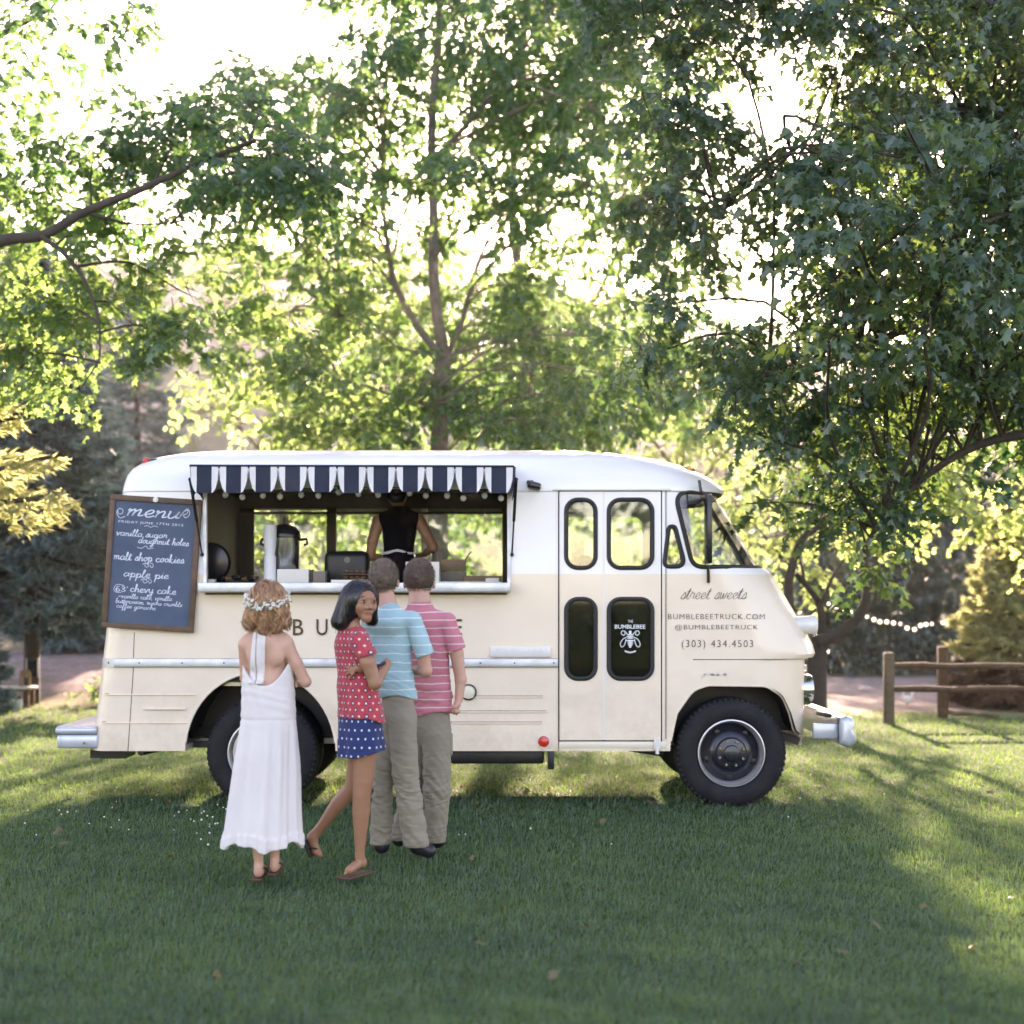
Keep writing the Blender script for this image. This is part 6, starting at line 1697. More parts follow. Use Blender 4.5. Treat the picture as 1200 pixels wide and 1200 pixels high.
def tree(label, Y, limbs, clumps, size, m, kind='mid', bark=None, seed=1, group=None, cat='tree', name='maple_tree', droop=.5, connect=True, twig=.006, keep=1.0, base=None):
    rs = np.random.default_rng(seed); bark = bark or BARK
    b0 = limbs[0][0][0]; root = empty(name, (b0[0], b0[1], float(ground_z(np.array(b0[0]), np.array(b0[1]))))); tag(root, label, cat, group)
    allp = []
    mb = MB()
    allp += limb(mb, limbs[0][0], limbs[0][1], limbs[0][2], 12)
    of = -root.location
    bmesh.ops.translate(mb.bm, vec=of, verts=mb.bm.verts[:]); mb.obj('trunk', bark, root, 60)
    for pts, r0, r1 in limbs[1:]:
        mb = MB(); allp += limb(mb, pts, r0, r1, 9); bmesh.ops.translate(mb.bm, vec=of, verts=mb.bm.verts[:]); mb.obj('limb', bark, root, 60)
    A = np.array([tuple(p) for p in allp])
    pos, tip, nrm, sz, rnd, tw = crown_leaves(rs, clumps, size, droop=droop)
    V, F, at = leaves(pos, tip, nrm, sz, kind, rnd)
    V -= np.array(root.location)[None]
    cr = link('crown', np_mesh('crown', V, F, False, [m], {'rnd': ('POINT', 'FLOAT', at)}), root); cr['kind'] = 'stuff'
    # branchlets from limbs to clumps and twigs through the sprays
    mb = MB()
    if connect:
        for (c, rx, ry, rz, n, tone, *_) in clumps:
            c = np.array(c); d = np.linalg.norm(A - c, axis=1) * rs.uniform(.6, 1.4, len(A)) + .8 * np.maximum(0, A[:, 2] - c[2]); a = A[d.argmin()]
            ln = np.linalg.norm(c - a)
            if ln < .1: continue
            mid = (a + c) / 2 + np.array([0, 0, .12 * ln]) + rs.normal(0, .05 * ln, 3)
            end = c + (c - a) / ln * min(rx, ln) * .6 - np.array([0, 0, .1 * rx])
            mb.tube(spline([Vector(a), Vector(mid), Vector(c), Vector(end)], 3), [.008 + .0055 * min(ln, 3) - (.006 + .005 * min(ln, 3)) * i / 9 for i in range(10)], 5)
        bmesh.ops.translate(mb.bm, vec=of, verts=mb.bm.verts[:]); o = mb.obj('branches', bark, root, 60); o['kind'] = 'stuff'
    n = len(tw); a = tw[:, :3] - np.array(root.location); b = tw[:, 3:] - np.array(root.location); ax = b - a
    s = np.cross(ax, [0, 0, 1.0]); s /= np.linalg.norm(s, axis=1, keepdims=True) + 1e-9; u = np.cross(s, ax); u /= np.linalg.norm(u, axis=1, keepdims=True) + 1e-9
    V = np.stack([a + s * twig, a - s * twig, a + u * twig, b], 1).reshape(-1, 3); base = np.arange(n)[:, None] * 4
    F = np.concatenate([base + np.array([0, 1, 3]), base + np.array([1, 2, 3]), base + np.array([2, 0, 3])])
    o = link('twigs', np_mesh('twigs', V, F, True, [bark]), root); o['kind'] = 'stuff'
    return root

def cl(px, py, rpx, rpy, Y, dep, n, tone): 
    p = P(px, py, Y); s = Y / F_PX; return (tuple(p), rpx * s, dep, rpy * s, n, tone)
def grid_clumps(rs, x0, x1, y0, y1, step, Y, dY, inside, n, tone, r=.85, dep=.55):
    """clumps of foliage filling a crown region"""
    out = []
    y = y0; row = 0
    while y <= y1:
        x = x0 + (step / 2 if row % 2 else 0)
        while x <= x1:
            jx, jy = x + rs.uniform(-.38, .38) * step, y + rs.uniform(-.34, .34) * step
            if inside(jx, jy):
                k = rs.uniform(.7, 1.2); yy = Y + rs.uniform(-dY, dY)
                out.append(cl(jx, jy, step * r * k, step * r * k * .62, yy, dep, int(n * k), tone(jx, jy) if callable(tone) else tone))
            x += step
        y += step * .74; row += 1
    return out
def holes(hs, base):
    def f(x, y):
        if not base(x, y): return False
        return all(((x - a) / c) ** 2 + ((y - b) / d) ** 2 > 1 for a, b, c, d in hs)
    return f
def PP(l, Y): return [P(x, y, Y + (d[0] if d else 0)) for x, y, *d in l]
LM = {}
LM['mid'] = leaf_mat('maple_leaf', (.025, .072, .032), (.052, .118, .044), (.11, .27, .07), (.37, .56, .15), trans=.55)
LM['blue'] = leaf_mat('shaded_maple_leaf', (.012, .050, .028), (.038, .102, .048), (.05, .14, .035), (.26, .38, .07), trans=.42)  # bluer, darker copy of the maple leaf; shade is put into its colours
LM['yellow'] = leaf_mat('sunlit_leaf', (.060, .095, .022), (.11, .14, .035), (.29, .44, .12), (.54, .68, .24), trans=.62)  # paler, yellower leaf copy: the sunlight is put into its colours
LM['dark'] = leaf_mat('shaded_woodland_leaf', (.020, .050, .038), (.040, .080, .052), (.03, .08, .05), (.08, .14, .07), trans=.3)  # darker leaf copy: the shade of the wood is put into its colours
GZ = -.07
def gp(px, Y): return Vector(((px - 600) * Y / F_PX, Y, GZ))

rsT = np.random.default_rng(77)
# ---- left maple, its trunk outside the picture
c1 = [cl(*a) for a in ((35, 190, 75, 38, 14.1, .7, 520, .25), (120, 175, 80, 36, 14.0, .7, 560, .2), (205, 165, 80, 34, 13.9, .6, 560, .15), (285, 150, 60, 38, 13.2, .6, 420, .15), (345, 190, 45, 40, 13.2, .5, 300, .15),
     (300, 215, 60, 26, 13.0, .5, 330, .15), (60, 250, 70, 30, 14.4, .7, 380, .45), (170, 245, 60, 22, 14.2, .6, 240, .35), (20, 330, 75, 40, 13.9, .8, 560, .75), (110, 320, 75, 36, 14.0, .8, 520, .75), (60, 385, 75, 34, 14.0, .8, 520, .7),
     (150, 375, 60, 34, 13.7, .6, 380, .75), (210, 340, 45, 40, 14.2, .6, 260, .7), (205, 410, 34, 26, 13.7, .5, 200, .6), (25, 430, 60, 26, 13.8, .7, 360, .6), (95, 455, 20, 24, 12.6, .25, 70, .9), (-20, 250, 60, 60, 14.0, .8, 380, .5),
     (40, 35, 60, 30, 13.4, .7, 260, .15), (105, 8, 60, 22, 13.2, .6, 200, .15), (-10, 80, 50, 30, 13.6, .7, 200, .2), (240, 290, 45, 30, 14.3, .5, 190, .8), (-60, 150, 60, 60, 14, .9, 320, .2), (380, 215, 34, 30, 13.2, .4, 130, .15), (310, 95, 60, 26, 14.4, .6, 150, .2), (180, 120, 70, 20, 14.4, .6, 150, .2))]  # clump tones paint the lower leaves sunlit and the upper ones dark
tree('left maple with a dark limb arching in from outside the picture', 13.6,
     [([gp(-270, 13.8), *PP([(-262, 600), (-245, 430), (-190, 352)], 13.8)], .24, .16), (PP([(-215, 380), (-100, 320), (0, 283), (50, 276), (100, 248), (165, 222), (235, 190), (300, 165)], 13.2), .075, .018),
      (PP([(48, 277), (78, 300), (103, 336), (116, 380), (117, 425)], 13.1), .026, .008), (PP([(-200, 360), (-120, 180), (-40, 70), (60, 10)], 13.7), .09, .02), (PP([(100, 248), (150, 262), (200, 262)], 13.5), .02, .006)],
     c1, .105, LM['mid'], 'maple', BARK_D, 3)

# ---- centre maple behind the truck
h2 = [(440, 262, 44, 44), (550, 300, 44, 44), (655, 255, 44, 30), (695, 330, 26, 26), (300, 295, 46, 28), (545, 385, 18, 22), (370, 20, 60, 30), (400, 400, 30, 18)]
ins2 = holes(h2, lambda x, y: (y < 512) and x > (245 + max(0, 150 - y) * .7) and x < 745 and not (y > 440 and x < 300))
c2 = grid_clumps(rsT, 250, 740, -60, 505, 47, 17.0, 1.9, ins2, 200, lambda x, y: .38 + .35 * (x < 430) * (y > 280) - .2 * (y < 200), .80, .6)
def behind(c, lines, Y):
    out = []
    for (p, rx, ry, rz, n, t) in c:
        px, py = 600 + p[0] * F_PX / p[1], 700 - (p[2] - CAM_H) * F_PX / p[1]
        hit = any(abs(px - (xa + (xb - xa) * (py - ya) / (yb - ya))) < 20 and min(ya, yb) - 10 < py < max(ya, yb) + 10 for xa, ya, xb, yb in lines)
        if hit and p[1] < Y: s = Y / p[1]; p = (p[0] * s, Y, CAM_H + (p[2] - CAM_H) * s)
        out.append((p, rx, ry * (.6 if hit else 1), rz, n, t))
    return out
c2 = behind(c2, [(516, 500, 520, 415), (520, 415, 509, 180), (519, 420, 455, 290), (455, 290, 449, 210), (524, 418, 556, 325)], 17.75)
tree('tall maple forking just above the middle of the truck roof', 17.0,
     [([gp(514, 17.2), *PP([(514, 600), (516, 480), (520, 415)], 17.1)], .125, .09), (PP([(520, 418), (509, 340), (508, 250), (506, 150), (515, 20), (512, -60)], 17.1), .072, .04),
      (PP([(519, 420), (488, 380), (462, 330), (455, 290), (449, 230), (452, 120)], 17.0), .048, .022), (PP([(524, 418), (542, 375), (553, 330), (575, 270)], 17.2), .036, .014),
      (PP([(508, 415), (470, 408), (440, 388), (400, 372)], 16.8), .022, .008), (PP([(506, 475), (460, 463), (410, 448), (360, 452)], 16.6), .028, .008), (PP([(508, 190), (560, 130), (610, 60)], 17), .04, .02)],
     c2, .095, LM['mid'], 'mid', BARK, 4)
# ---- maple right of it
ins3 = holes([(655, 255, 50, 34), (700, 325, 32, 34), (560, 300, 50, 52)], lambda x, y: 590 < x < 850 and -60 < y < 520)
c3 = grid_clumps(rsT, 590, 850, -50, 515, 48, 20.0, 1.6, ins3, 230, .3, .85, .7)
tree('maple right of the centre with a limb rising to the right', 20,
     [([gp(612, 20.2), *PP([(612, 600), (614, 500), (620, 430), (618, 360)], 20.2)], .16, .09), (PP([(620, 432), (665, 392), (700, 345), (722, 300)], 20), .06, .03), (PP([(618, 362), (600, 250), (610, 100), (620, -40)], 20.2), .08, .04)],
     c3, .10, LM['mid'], 'mid', BARK, 5)
# ---- big dark maple, right foreground
def thin4(x, y): return x < 960 and 200 < y < 400 and rsT.random() < .35
def base4(x, y):
    if thin4(x, y): return False
    lo = np.interp(x, [740, 800, 860, 920, 960, 1000, 1040, 1080, 1140, 1260], [425, 470, 500, 530, 560, 640, 600, 520, 490, 500])
    le = np.interp(y, [-60, 60, 130, 200, 300, 560], [690, 715, 770, 765, 760, 770])
    return x > le and y < lo
h4 = [(905, 95, 54, 42), (945, 75, 36, 32), (850, 120, 40, 32), (868, 305, 30, 32), (800, 360, 22, 22), (905, 160, 26, 16), (990, 205, 16, 12), (1060, 410, 16, 18), (1195, 400, 12, 16), (930, 30, 20, 12)]
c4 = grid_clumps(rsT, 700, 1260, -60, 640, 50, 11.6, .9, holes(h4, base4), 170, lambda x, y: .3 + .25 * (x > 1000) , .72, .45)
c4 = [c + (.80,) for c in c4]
c4 += grid_clumps(rsT, 860, 1260, 150, 420, 56, 9.9, .5, lambda x, y: x > 960 or (y > 220 and x > 900 and y < 300), 80, .55, .62, .30)
c4 = [c if len(c) > 6 else c + (.9,) for c in c4]
c4 += grid_clumps(rsT, 1060, 1270, -40, 520, 60, 12.8, .6, lambda x, y: True, 130, .2, .85, .6)
c4 += [cl(1015, 655, 22, 34, 11.2, .3, 70, .35), cl(1040, 600, 28, 26, 11.3, .3, 80, .3), cl(1100, 545, 40, 20, 11.4, .4, 100, .35), cl(885, 590, 18, 14, 11.4, .2, 34, .35)]
tree('large dark leaved maple hanging over the right of the lawn', 11.6,
     [([gp(1420, 12.2), *PP([(1415, 700), (1400, 450), (1380, 250), (1370, 60)], 12.2)], .28, .18), (PP([(1395, 430), (1290, 360), (1190, 330), (1090, 370), (990, 420), (900, 455)], 11.9), .10, .012),
      (PP([(1380, 250), (1240, 160), (1100, 130), (960, 180), (840, 250)], 11.8), .10, .012), (PP([(1400, 480), (1280, 500), (1150, 520), (1060, 580), (1015, 640)], 11.5), .07, .008), (PP([(1370, 100), (1200, 20), (1000, -20), (800, 20)], 11.8), .09, .012)],
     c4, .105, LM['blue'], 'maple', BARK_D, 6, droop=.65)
# ---- curved dark tree behind the nose
c5 = grid_clumps(rsT, 860, 1100, 470, 690, 40, 18.2, .9, lambda x, y: not (x > 1020 and y > 640) and not (x < 930 and y > 640) and not (985 < x < 1010 and 640 < y), 62, .7, .72, .5)
tree('dark crooked tree with two curving limbs behind the truck nose', 17.5,
     [([gp(957, 17.5), *PP([(957, 800), (958, 765), (962, 748)], 17.5)], .13, .11), (PP([(958, 752), (990, 738), (1012, 712), (1016, 682), (1012, 650), (1030, 615), (1042, 580)], 17.4), .085, .03),
      (PP([(962, 756), (962, 715), (952, 695), (932, 672)], 17.5), .06, .03), (PP([(926, 720), (925, 680), (938, 635), (958, 618), (985, 590), (1008, 560), (1015, 520)], 17.3), .065, .018), (PP([(960, 712), (978, 672), (995, 650)], 17.4), .03, .01)],
     c5, .10, LM['yellow'], 'mid', BARK_D, 7, name='crooked_tree')
c6 = grid_clumps(rsT, 1050, 1270, 490, 660, 40, 17.0, .8, lambda x, y: y < 600 + (x - 1050) * .35, 70, .8, .75, .5)
tree('sunlit yellow green maple at the right edge above the spruce', 17,
     [([gp(1300, 17.2), *PP([(1300, 760), (1290, 640), (1270, 520), (1240, 400)], 17.2)], .16, .09), (PP([(1288, 620), (1200, 575), (1120, 560), (1070, 570)], 17), .05, .01)],
     c6, .10, LM['yellow'], 'mid', BARK, 8)
# ---- sunlit young maples behind the truck
ins13 = lambda x, y: y > 400 + max(0, (300 - x)) * .5 and not (x > 300 and x < 345 and y < 440) and not (x < 290 and y > 500)
for k, (bx_, xr, yr, Yt, tone, lab) in enumerate(((330, (200, 420), (380, 640), 22.5, .85, 'bright yellow green maple behind the rear half of the truck'),
                                                 (455, (400, 560), (400, 700), 24.0, .6, 'green maple behind the serving window of the truck'),
                                                 (640, (560, 720), (430, 700), 25.5, .35, 'soft green maple behind the truck doors'),
                                                 (800, (710, 900), (430, 700), 24.0, .6, 'pale green maple behind the truck cab'))):
    cc = grid_clumps(rsT, xr[0], xr[1], yr[0], yr[1], 42, Yt, 1.2, ins13, 100, tone, .85, .7)
    tree(lab, Yt, [([gp(bx_, Yt), *PP([(bx_ + 4, 640), (bx_ - 3, 540), (bx_ + 6, 440)], Yt)], .12, .05), (PP([(bx_, 560), (bx_ - 50, 500), (bx_ - 90, 480)], Yt), .04, .01), (PP([(bx_, 590), (bx_ + 50, 530), (bx_ + 80, 480)], Yt), .04, .01)],
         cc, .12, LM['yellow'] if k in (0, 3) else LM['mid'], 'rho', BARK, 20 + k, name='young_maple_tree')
# ---- dark wood on the right behind the path
labs = ['dark leafy tree at the left end of the far shaded wood', 'dark leafy tree with twin trunks left of the fence post in the far wood', 'dark leafy tree behind the string lights in the far wood', 'dark leafy tree behind the fence in the far wood', 'dark leafy tree at the right end of the far shaded wood']
for k, (bx_, lab) in enumerate(zip((965, 1012, 1062, 1092, 1160), labs)):
    Yt = 31 + 1.5 * (k % 2)
    cc = grid_clumps(rsT, bx_ - 48, bx_ + 48, 560, 782, 26, Yt, 1.4, lambda x, y: not (y > 755 and rsT.random() < .5), 90, .3, .95, .9)
    lm = [([gp(bx_, Yt), *PP([(bx_ + 2, 740), (bx_ - 3, 660), (bx_ + 3, 560)], Yt)], .15 if k != 1 else .22, .07)]
    if k == 1: lm.append(([gp(bx_ - 8, Yt), *PP([(bx_ - 14, 740), (bx_ - 20, 690)], Yt)], .12, .05))
    if k == 0: lm.append(([gp(bx_ + 18, Yt - .5), *PP([(bx_ + 10, 768), (bx_ - 10, 750)], Yt - .5)], .12, .07))
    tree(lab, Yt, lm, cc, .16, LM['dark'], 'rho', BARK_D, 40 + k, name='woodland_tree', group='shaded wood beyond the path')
# more of the far wood, hidden parts of the background seen through the truck windows
for k, (bx_, lab) in enumerate(((180, 'pale green tree far behind the menu board'), (255, 'pale green tree seen through the left of the serving window'), (560, 'pale green tree seen through the right of the serving window'), (740, 'pale green tree seen through the truck door windows'), (880, 'pale green tree seen through the truck windscreen'))):
    Yt = 36.0
    cc = grid_clumps(rsT, bx_ - 60, bx_ + 60, 560, 760, 36, Yt, 1.5, lambda x, y: rsT.random() < .8, 44, .55, .85, 1.0)
    tree(lab, Yt, [([gp(bx_, Yt), *PP([(bx_ + 2, 740), (bx_ - 3, 660), (bx_ + 3, 580)], Yt)], .15, .07)], cc, .18, LM['mid'], 'rho', BARK, 60 + k, name='far_tree')

# ================================================================ SPRUCES
def needle_mat(name, a, b, ta, tb, tr=.25): return leaf_mat(name, a, b, ta, tb, gloss=.5, trans=tr)
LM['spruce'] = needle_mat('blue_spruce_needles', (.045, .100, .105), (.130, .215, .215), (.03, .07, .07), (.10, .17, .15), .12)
LM['spruce_lit'] = needle_mat('sunlit_spruce_needles', (.10, .13, .07), (.24, .24, .14), (.42, .48, .18), (.74, .74, .34), .55)  # needle colours paled and yellowed to put the sunlight into them
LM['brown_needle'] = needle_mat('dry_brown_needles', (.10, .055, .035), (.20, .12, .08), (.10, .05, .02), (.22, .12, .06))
def spruce(label, base, H, R, m, n_br, seed, z0=.0, needle=.10, name='spruce_tree', trunk_r=.16, low=None, droop=.28, per=26, thin=.012, cat='tree'):
    rs = np.random.default_rng(seed); root = empty(name, base); tag(root, label, cat)
    MB().tube([Vector((0, 0, 0)), Vector((.02, 0, H * .4)), Vector((0, .02, H))], [trunk_r, trunk_r * .6, .015], 10).obj('trunk', BARK_D, root, 60)
    br = MB(); pos, tip, nr, rnd, sz, mi = [], [], [], [], [], []
    for i in range(n_br):
        t = (i + rs.uniform(0, 1)) / n_br; z = z0 + (H - z0) * t; L = R * (1 - t) ** .85 * rs.uniform(.72, 1.12) + .1
        a = i * 2.399 + rs.normal(0, .3); d = np.array([math.cos(a), math.sin(a), 0]); ln = 6
        pts = [np.array([0, 0, z]) + d * L * u + np.array([0, 0, L * (-droop * 1.5 * u + droop * 1.2 * u * u)]) for u in np.linspace(0, 1, ln)]
        br.tube([Vector(p) for p in pts], [.022 * (1 - t) + .006 - .004 * k / ln for k in range(ln)], 4)
        k = int(per * (L / R) ** 1.3 * 3) + 8
        u = rs.uniform(.12, 1, k) ** .7; side = np.array([-d[1], d[0], 0])
        w = (1.15 - u) * L * .55 + .03
        v = rs.uniform(-1, 1, k) * w
        c = np.array([np.interp(u, np.linspace(0, 1, ln), [p[j] for p in pts]) for j in range(3)]).T + side[None] * v[:, None]; c[:, 2] -= np.abs(v) * .35 + rs.uniform(0, .05, k)
        dirn = d[None] * .8 + side[None] * np.sign(v)[:, None] * .7 + rs.normal(0, .25, (k, 3)); dirn[:, 2] -= .15
        # each sprig: fan of 5 needles blades
        for f in range(5):
            dd = dirn + rs.normal(0, .50, (k, 3)); pos.append(c + rs.normal(0, .02, (k, 3))); tip.append(dd); nr.append(rs.normal(0, 1, (k, 3)) + [0, 0, 1.0])
            rnd.append(np.clip(.15 + .6 * u + rs.normal(0, .18, k), 0, 1)); sz.append(needle * rs.uniform(.7, 1.3, k)); mi.append(np.full(k, 1 if (low and z < low[0]) else 0))
    br.obj('branches', BARK_D, root, 60)['kind'] = 'stuff'
    pos, tip, nr, sz, rnd, mi = map(np.concatenate, (pos, tip, nr, sz, rnd, mi))
    n = len(pos); x = tip / np.linalg.norm(tip, axis=1, keepdims=True); y = np.cross(nr, x); y /= np.linalg.norm(y, axis=1, keepdims=True) + 1e-9
    V = np.stack([pos - x * sz[:, None] * .2, pos + y * thin, pos + x * sz[:, None], pos - y * thin], 1).reshape(-1, 3)
    F = np.arange(n)[:, None] * 4 + np.array([0, 1, 2, 3])[None]
    mats = [m] + ([low[1]] if low else [])
    link('needles', np_mesh('needles', V, F, False, mats, {'rnd': ('POINT', 'FLOAT', np.repeat(rnd, 4))}, mi), root)['kind'] = 'stuff'
    return root
def gz(x, y): return float(ground_z(np.array(float(x)), np.array(float(y))))
def on(px, Y): x = (px - 600) * Y / F_PX; return (x, Y, gz(x, Y))
spruce('large blue spruce on the left with its bare trunk showing above the bank', on(37, 20.6), 6.6, 2.0, LM['spruce'], 105, 5, z0=1.5, needle=.15, trunk_r=.12, per=60, thin=.022)
spruce('smaller hazy spruce between the blue spruce and the truck', on(160, 33), 8.2, 2.3, LM['spruce'], 90, 6, z0=.3, needle=.2, per=40, thin=.03)
spruce('blue spruce behind the lower left of the menu board', on(105, 27), 5.4, 1.8, LM['spruce'], 80, 16, z0=.3, needle=.18, per=46, thin=.026)
spruce('dark small evergreen at the lower left edge', on(-52, 18.6), 1.9, .85, LM['spruce'], 48, 7, z0=.05, needle=.11, per=40, trunk_r=.05, thin=.018)
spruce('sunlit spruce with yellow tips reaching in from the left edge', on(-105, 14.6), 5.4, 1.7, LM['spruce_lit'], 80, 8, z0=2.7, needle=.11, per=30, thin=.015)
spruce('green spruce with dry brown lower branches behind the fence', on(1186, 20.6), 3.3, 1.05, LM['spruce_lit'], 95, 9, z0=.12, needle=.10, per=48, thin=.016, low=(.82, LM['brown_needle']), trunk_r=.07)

# low bushes by the bank, hillside scrub
def bush(name, label, px, Y, r, m, n, size, seed, cat='bush'):
    x, y, z = on(px, Y); rs = np.random.default_rng(seed)
    return tree(label, Y, [([Vector((x, y, z)), Vector((x, y, z + r * .5)), Vector((x + .03, y, z + r))], .02, .01)], [((x, y, z + r * .7), r, r * .8, r * .7, n, .5)], size, m, 'rho', BARK_D, seed, cat=cat, name=name, connect=False)
bush('small_bush', 'small olive bush at the foot of the gravel bank beside the truck', 109, 20.6, .26, LM['mid'], 260, .06, 90)
for k, (px, lab) in enumerate(((985, 'low dark bush at the left of the far path edge'), (1040, 'low dark bush behind the near fence post'), (1125, 'low dark bush behind the far fence post'))):
    bush('woodland_bush', lab, px, 29.5, .7, LM['dark'], 420, .12, 95 + k)
rs = np.random.default_rng(15); n = 620
sx = rs.uniform(-110, 110, n); sy = rs.uniform(55, 200, n); szz = ground_z(sx, sy); rr = rs.uniform(.8, 3.2, n)
per = 46; u = rs.normal(size=(n, per, 3)); u /= np.linalg.norm(u, axis=2, keepdims=True); u[:, :, 2] = np.abs(u[:, :, 2]) * 1.0
pos = (np.stack([sx, sy, szz], 1)[:, None] + u * rr[:, None, None] * rs.uniform(.6, 1, (n, per, 1))).reshape(-1, 3)
V, F, at = leaves(pos, rs.normal(size=(n * per, 3)), rs.normal(size=(n * per, 3)) + [0, 0, 1], np.repeat(rr, per) * rs.uniform(.35, .7, n * per), 'rho', np.clip(np.repeat(rs.uniform(0, 1, n), per) + rs.normal(0, .15, n * per), 0, 1))
LM['scrub'] = leaf_mat('hillside_scrub', (.035, .055, .030), (.10, .11, .06), (.05, .07, .03), (.12, .13, .06), trans=.25)
link('hillside_scrub', np_mesh('hillside_scrub', V, F, False, [LM['scrub']], {'rnd': ('POINT', 'FLOAT', at)}))['kind'] = 'stuff'

# the wood on the camera's side of the lawn, mirrored in the truck's glass and paint
cw = []
for k in range(11):
    bx = -30 + 6 * k + rs.uniform(-1.5, 1.5); by_ = -26 + rs.uniform(-4, 3); hh = rs.uniform(6.5, 10)
    for j in range(16): cw.append(((bx + rs.normal(0, 1.8), by_ + rs.normal(0, 1.2), rs.uniform(.12, 1) * hh), 1.5, 1.2, 1.1, 60, .4))
pos, tip, nrm, sz, rnd, tw = crown_leaves(rs, cw, .38); V, F, at = leaves(pos, tip, nrm, sz, 'rho', rnd)
link('far_wood', np_mesh('far_wood', V, F, False, [LM['dark']], {'rnd': ('POINT', 'FLOAT', at)}))['kind'] = 'stuff'

# ================================================================ GRASS
def grass():
    rs = np.random.default_rng(2)
    n = 440000
    px = rs.uniform(-160, 1360, n); py = rs.uniform(0, 1, n); py = 765 + (1300 - 765) * py ** .92
    Y = (CAM_H + .02) * F_PX / (py - HOR); X = (px - 600) * Y / F_PX
    # an even cover near the feet too
    Y2 = rs.uniform(2.2, 5.5, 40000); X2 = rs.uniform(-3.2, 3.2, 40000); X = np.r_[X, X2]; Y = np.r_[Y, Y2]
    lim = 20.2 - 1.3 * smooth(-4, 4, X) + .7 * nz2(X, Y, .9, 8) - .2
    fade = rs.uniform(0, 1, len(X)) < np.clip((lim + .9 - Y) / 1.3, 0, 1)
    X, Y = X[fade], Y[fade]; n = len(X); Z = ground_z(X, Y)
    tuft = .5 + .5 * nz2(X, Y, 9, 5)
    h = rs.uniform(.026, .062, n) * (.72 + .45 * tuft) * (1 + .25 * (Y > 16))
    w = np.maximum(.0019, Y * .00042) * rs.uniform(.8, 1.3, n)
    a = rs.uniform(0, 2 * np.pi, n); lean = rs.uniform(.1, 1.5, n) + .2 * nz2(X, Y, 3.1, 2)
    az = a + .5 * nz2(X, Y, 2.2, 6)
    d = np.stack([np.cos(az) * lean, np.sin(az) * lean, np.ones(n)], 1); d /= np.linalg.norm(d, axis=1, keepdims=True)
    s = np.stack([-np.sin(a + .6), np.cos(a + .6), np.zeros(n)], 1) * w[:, None]
    s[:, 0] = np.where(np.abs(s[:, 0]) < .4 * w, np.sign(s[:, 0] + 1e-9) * .5 * w, s[:, 0])
    b = np.stack([X, Y, Z], 1); mid = b + d * h[:, None] * .55; dr = d.copy(); dr[:, 2] -= .55 * lean; tip = mid + dr * h[:, None] * .5
    V = np.stack([b - s * .5, b + s * .5, mid + s * .45, mid - s * .45, tip], 1).reshape(-1, 3)
    base = np.arange(n)[:, None] * 5
    F1 = base + np.array([0, 1, 2, 3]); F2 = base + np.array([3, 2, 4])
    rnd = np.clip(rs.uniform(0, 1, n) * .8 + .2 * tuft, 0, 1)
    me = np_mesh('grass', V, [F1, F2], False, [LM['grass']], {'rnd': ('POINT', 'FLOAT', np.repeat(rnd, 5))})
    o = link('lawn_grass', me); o['kind'] = 'stuff'
LM['grass'] = leaf_mat('lawn_grass', (.010, .052, .028), (.056, .140, .072), (.06, .19, .035), (.36, .54, .10), gloss=.45, trans=.42, patch=.9, glw=.06)
grass()
# clover flowers in the lawn left of the girls
rs = np.random.default_rng(9); fl = MB()
for k in range(60):
    a, b = rs.normal(0, 1, 2); px, py = (245 + 22 * a, 960 + 12 * b) if k < 24 else ((95 + 45 * a, 945 + 14 * b) if k < 42 else (rs.uniform(0, 1200), rs.uniform(860, 1000)))
    Yc = CAM_H * F_PX / max(60, py - 700); x = (px - 600) * Yc / F_PX
    bmesh.ops.create_icosphere(fl.bm, subdivisions=1, radius=rs.uniform(.004, .008), matrix=Matrix.Translation((x, Yc, rs.uniform(-.02, .01))))
fl.obj('clover_flowers', M['white_card'])['kind'] = 'stuff'

fl = []; rs = np.random.default_rng(19); n = 90
fx_, fy_ = rs.uniform(-3.6, 4.2, n), rs.uniform(5.5, 14, n)
V, F, at = leaves(np.stack([fx_, fy_, np.full(n, -.035) + rs.uniform(0, .02, n)], 1), rs.normal(size=(n, 3)) * [1, 1, .3], rs.normal(0, .4, (n, 3)) + [0, 0, 1.0], rs.uniform(.03, .065, n), 'mid', rs.uniform(0, 1, n))
LM['fallen'] = leaf_mat('fallen_leaf', (.12, .09, .03), (.20, .15, .06), (.12, .09, .02), (.22, .18, .05), trans=.3)
link('fallen_leaves', np_mesh('fallen_leaves', V, F, False, [LM['fallen']], {'rnd': ('POINT', 'FLOAT', at)}))['kind'] = 'stuff'

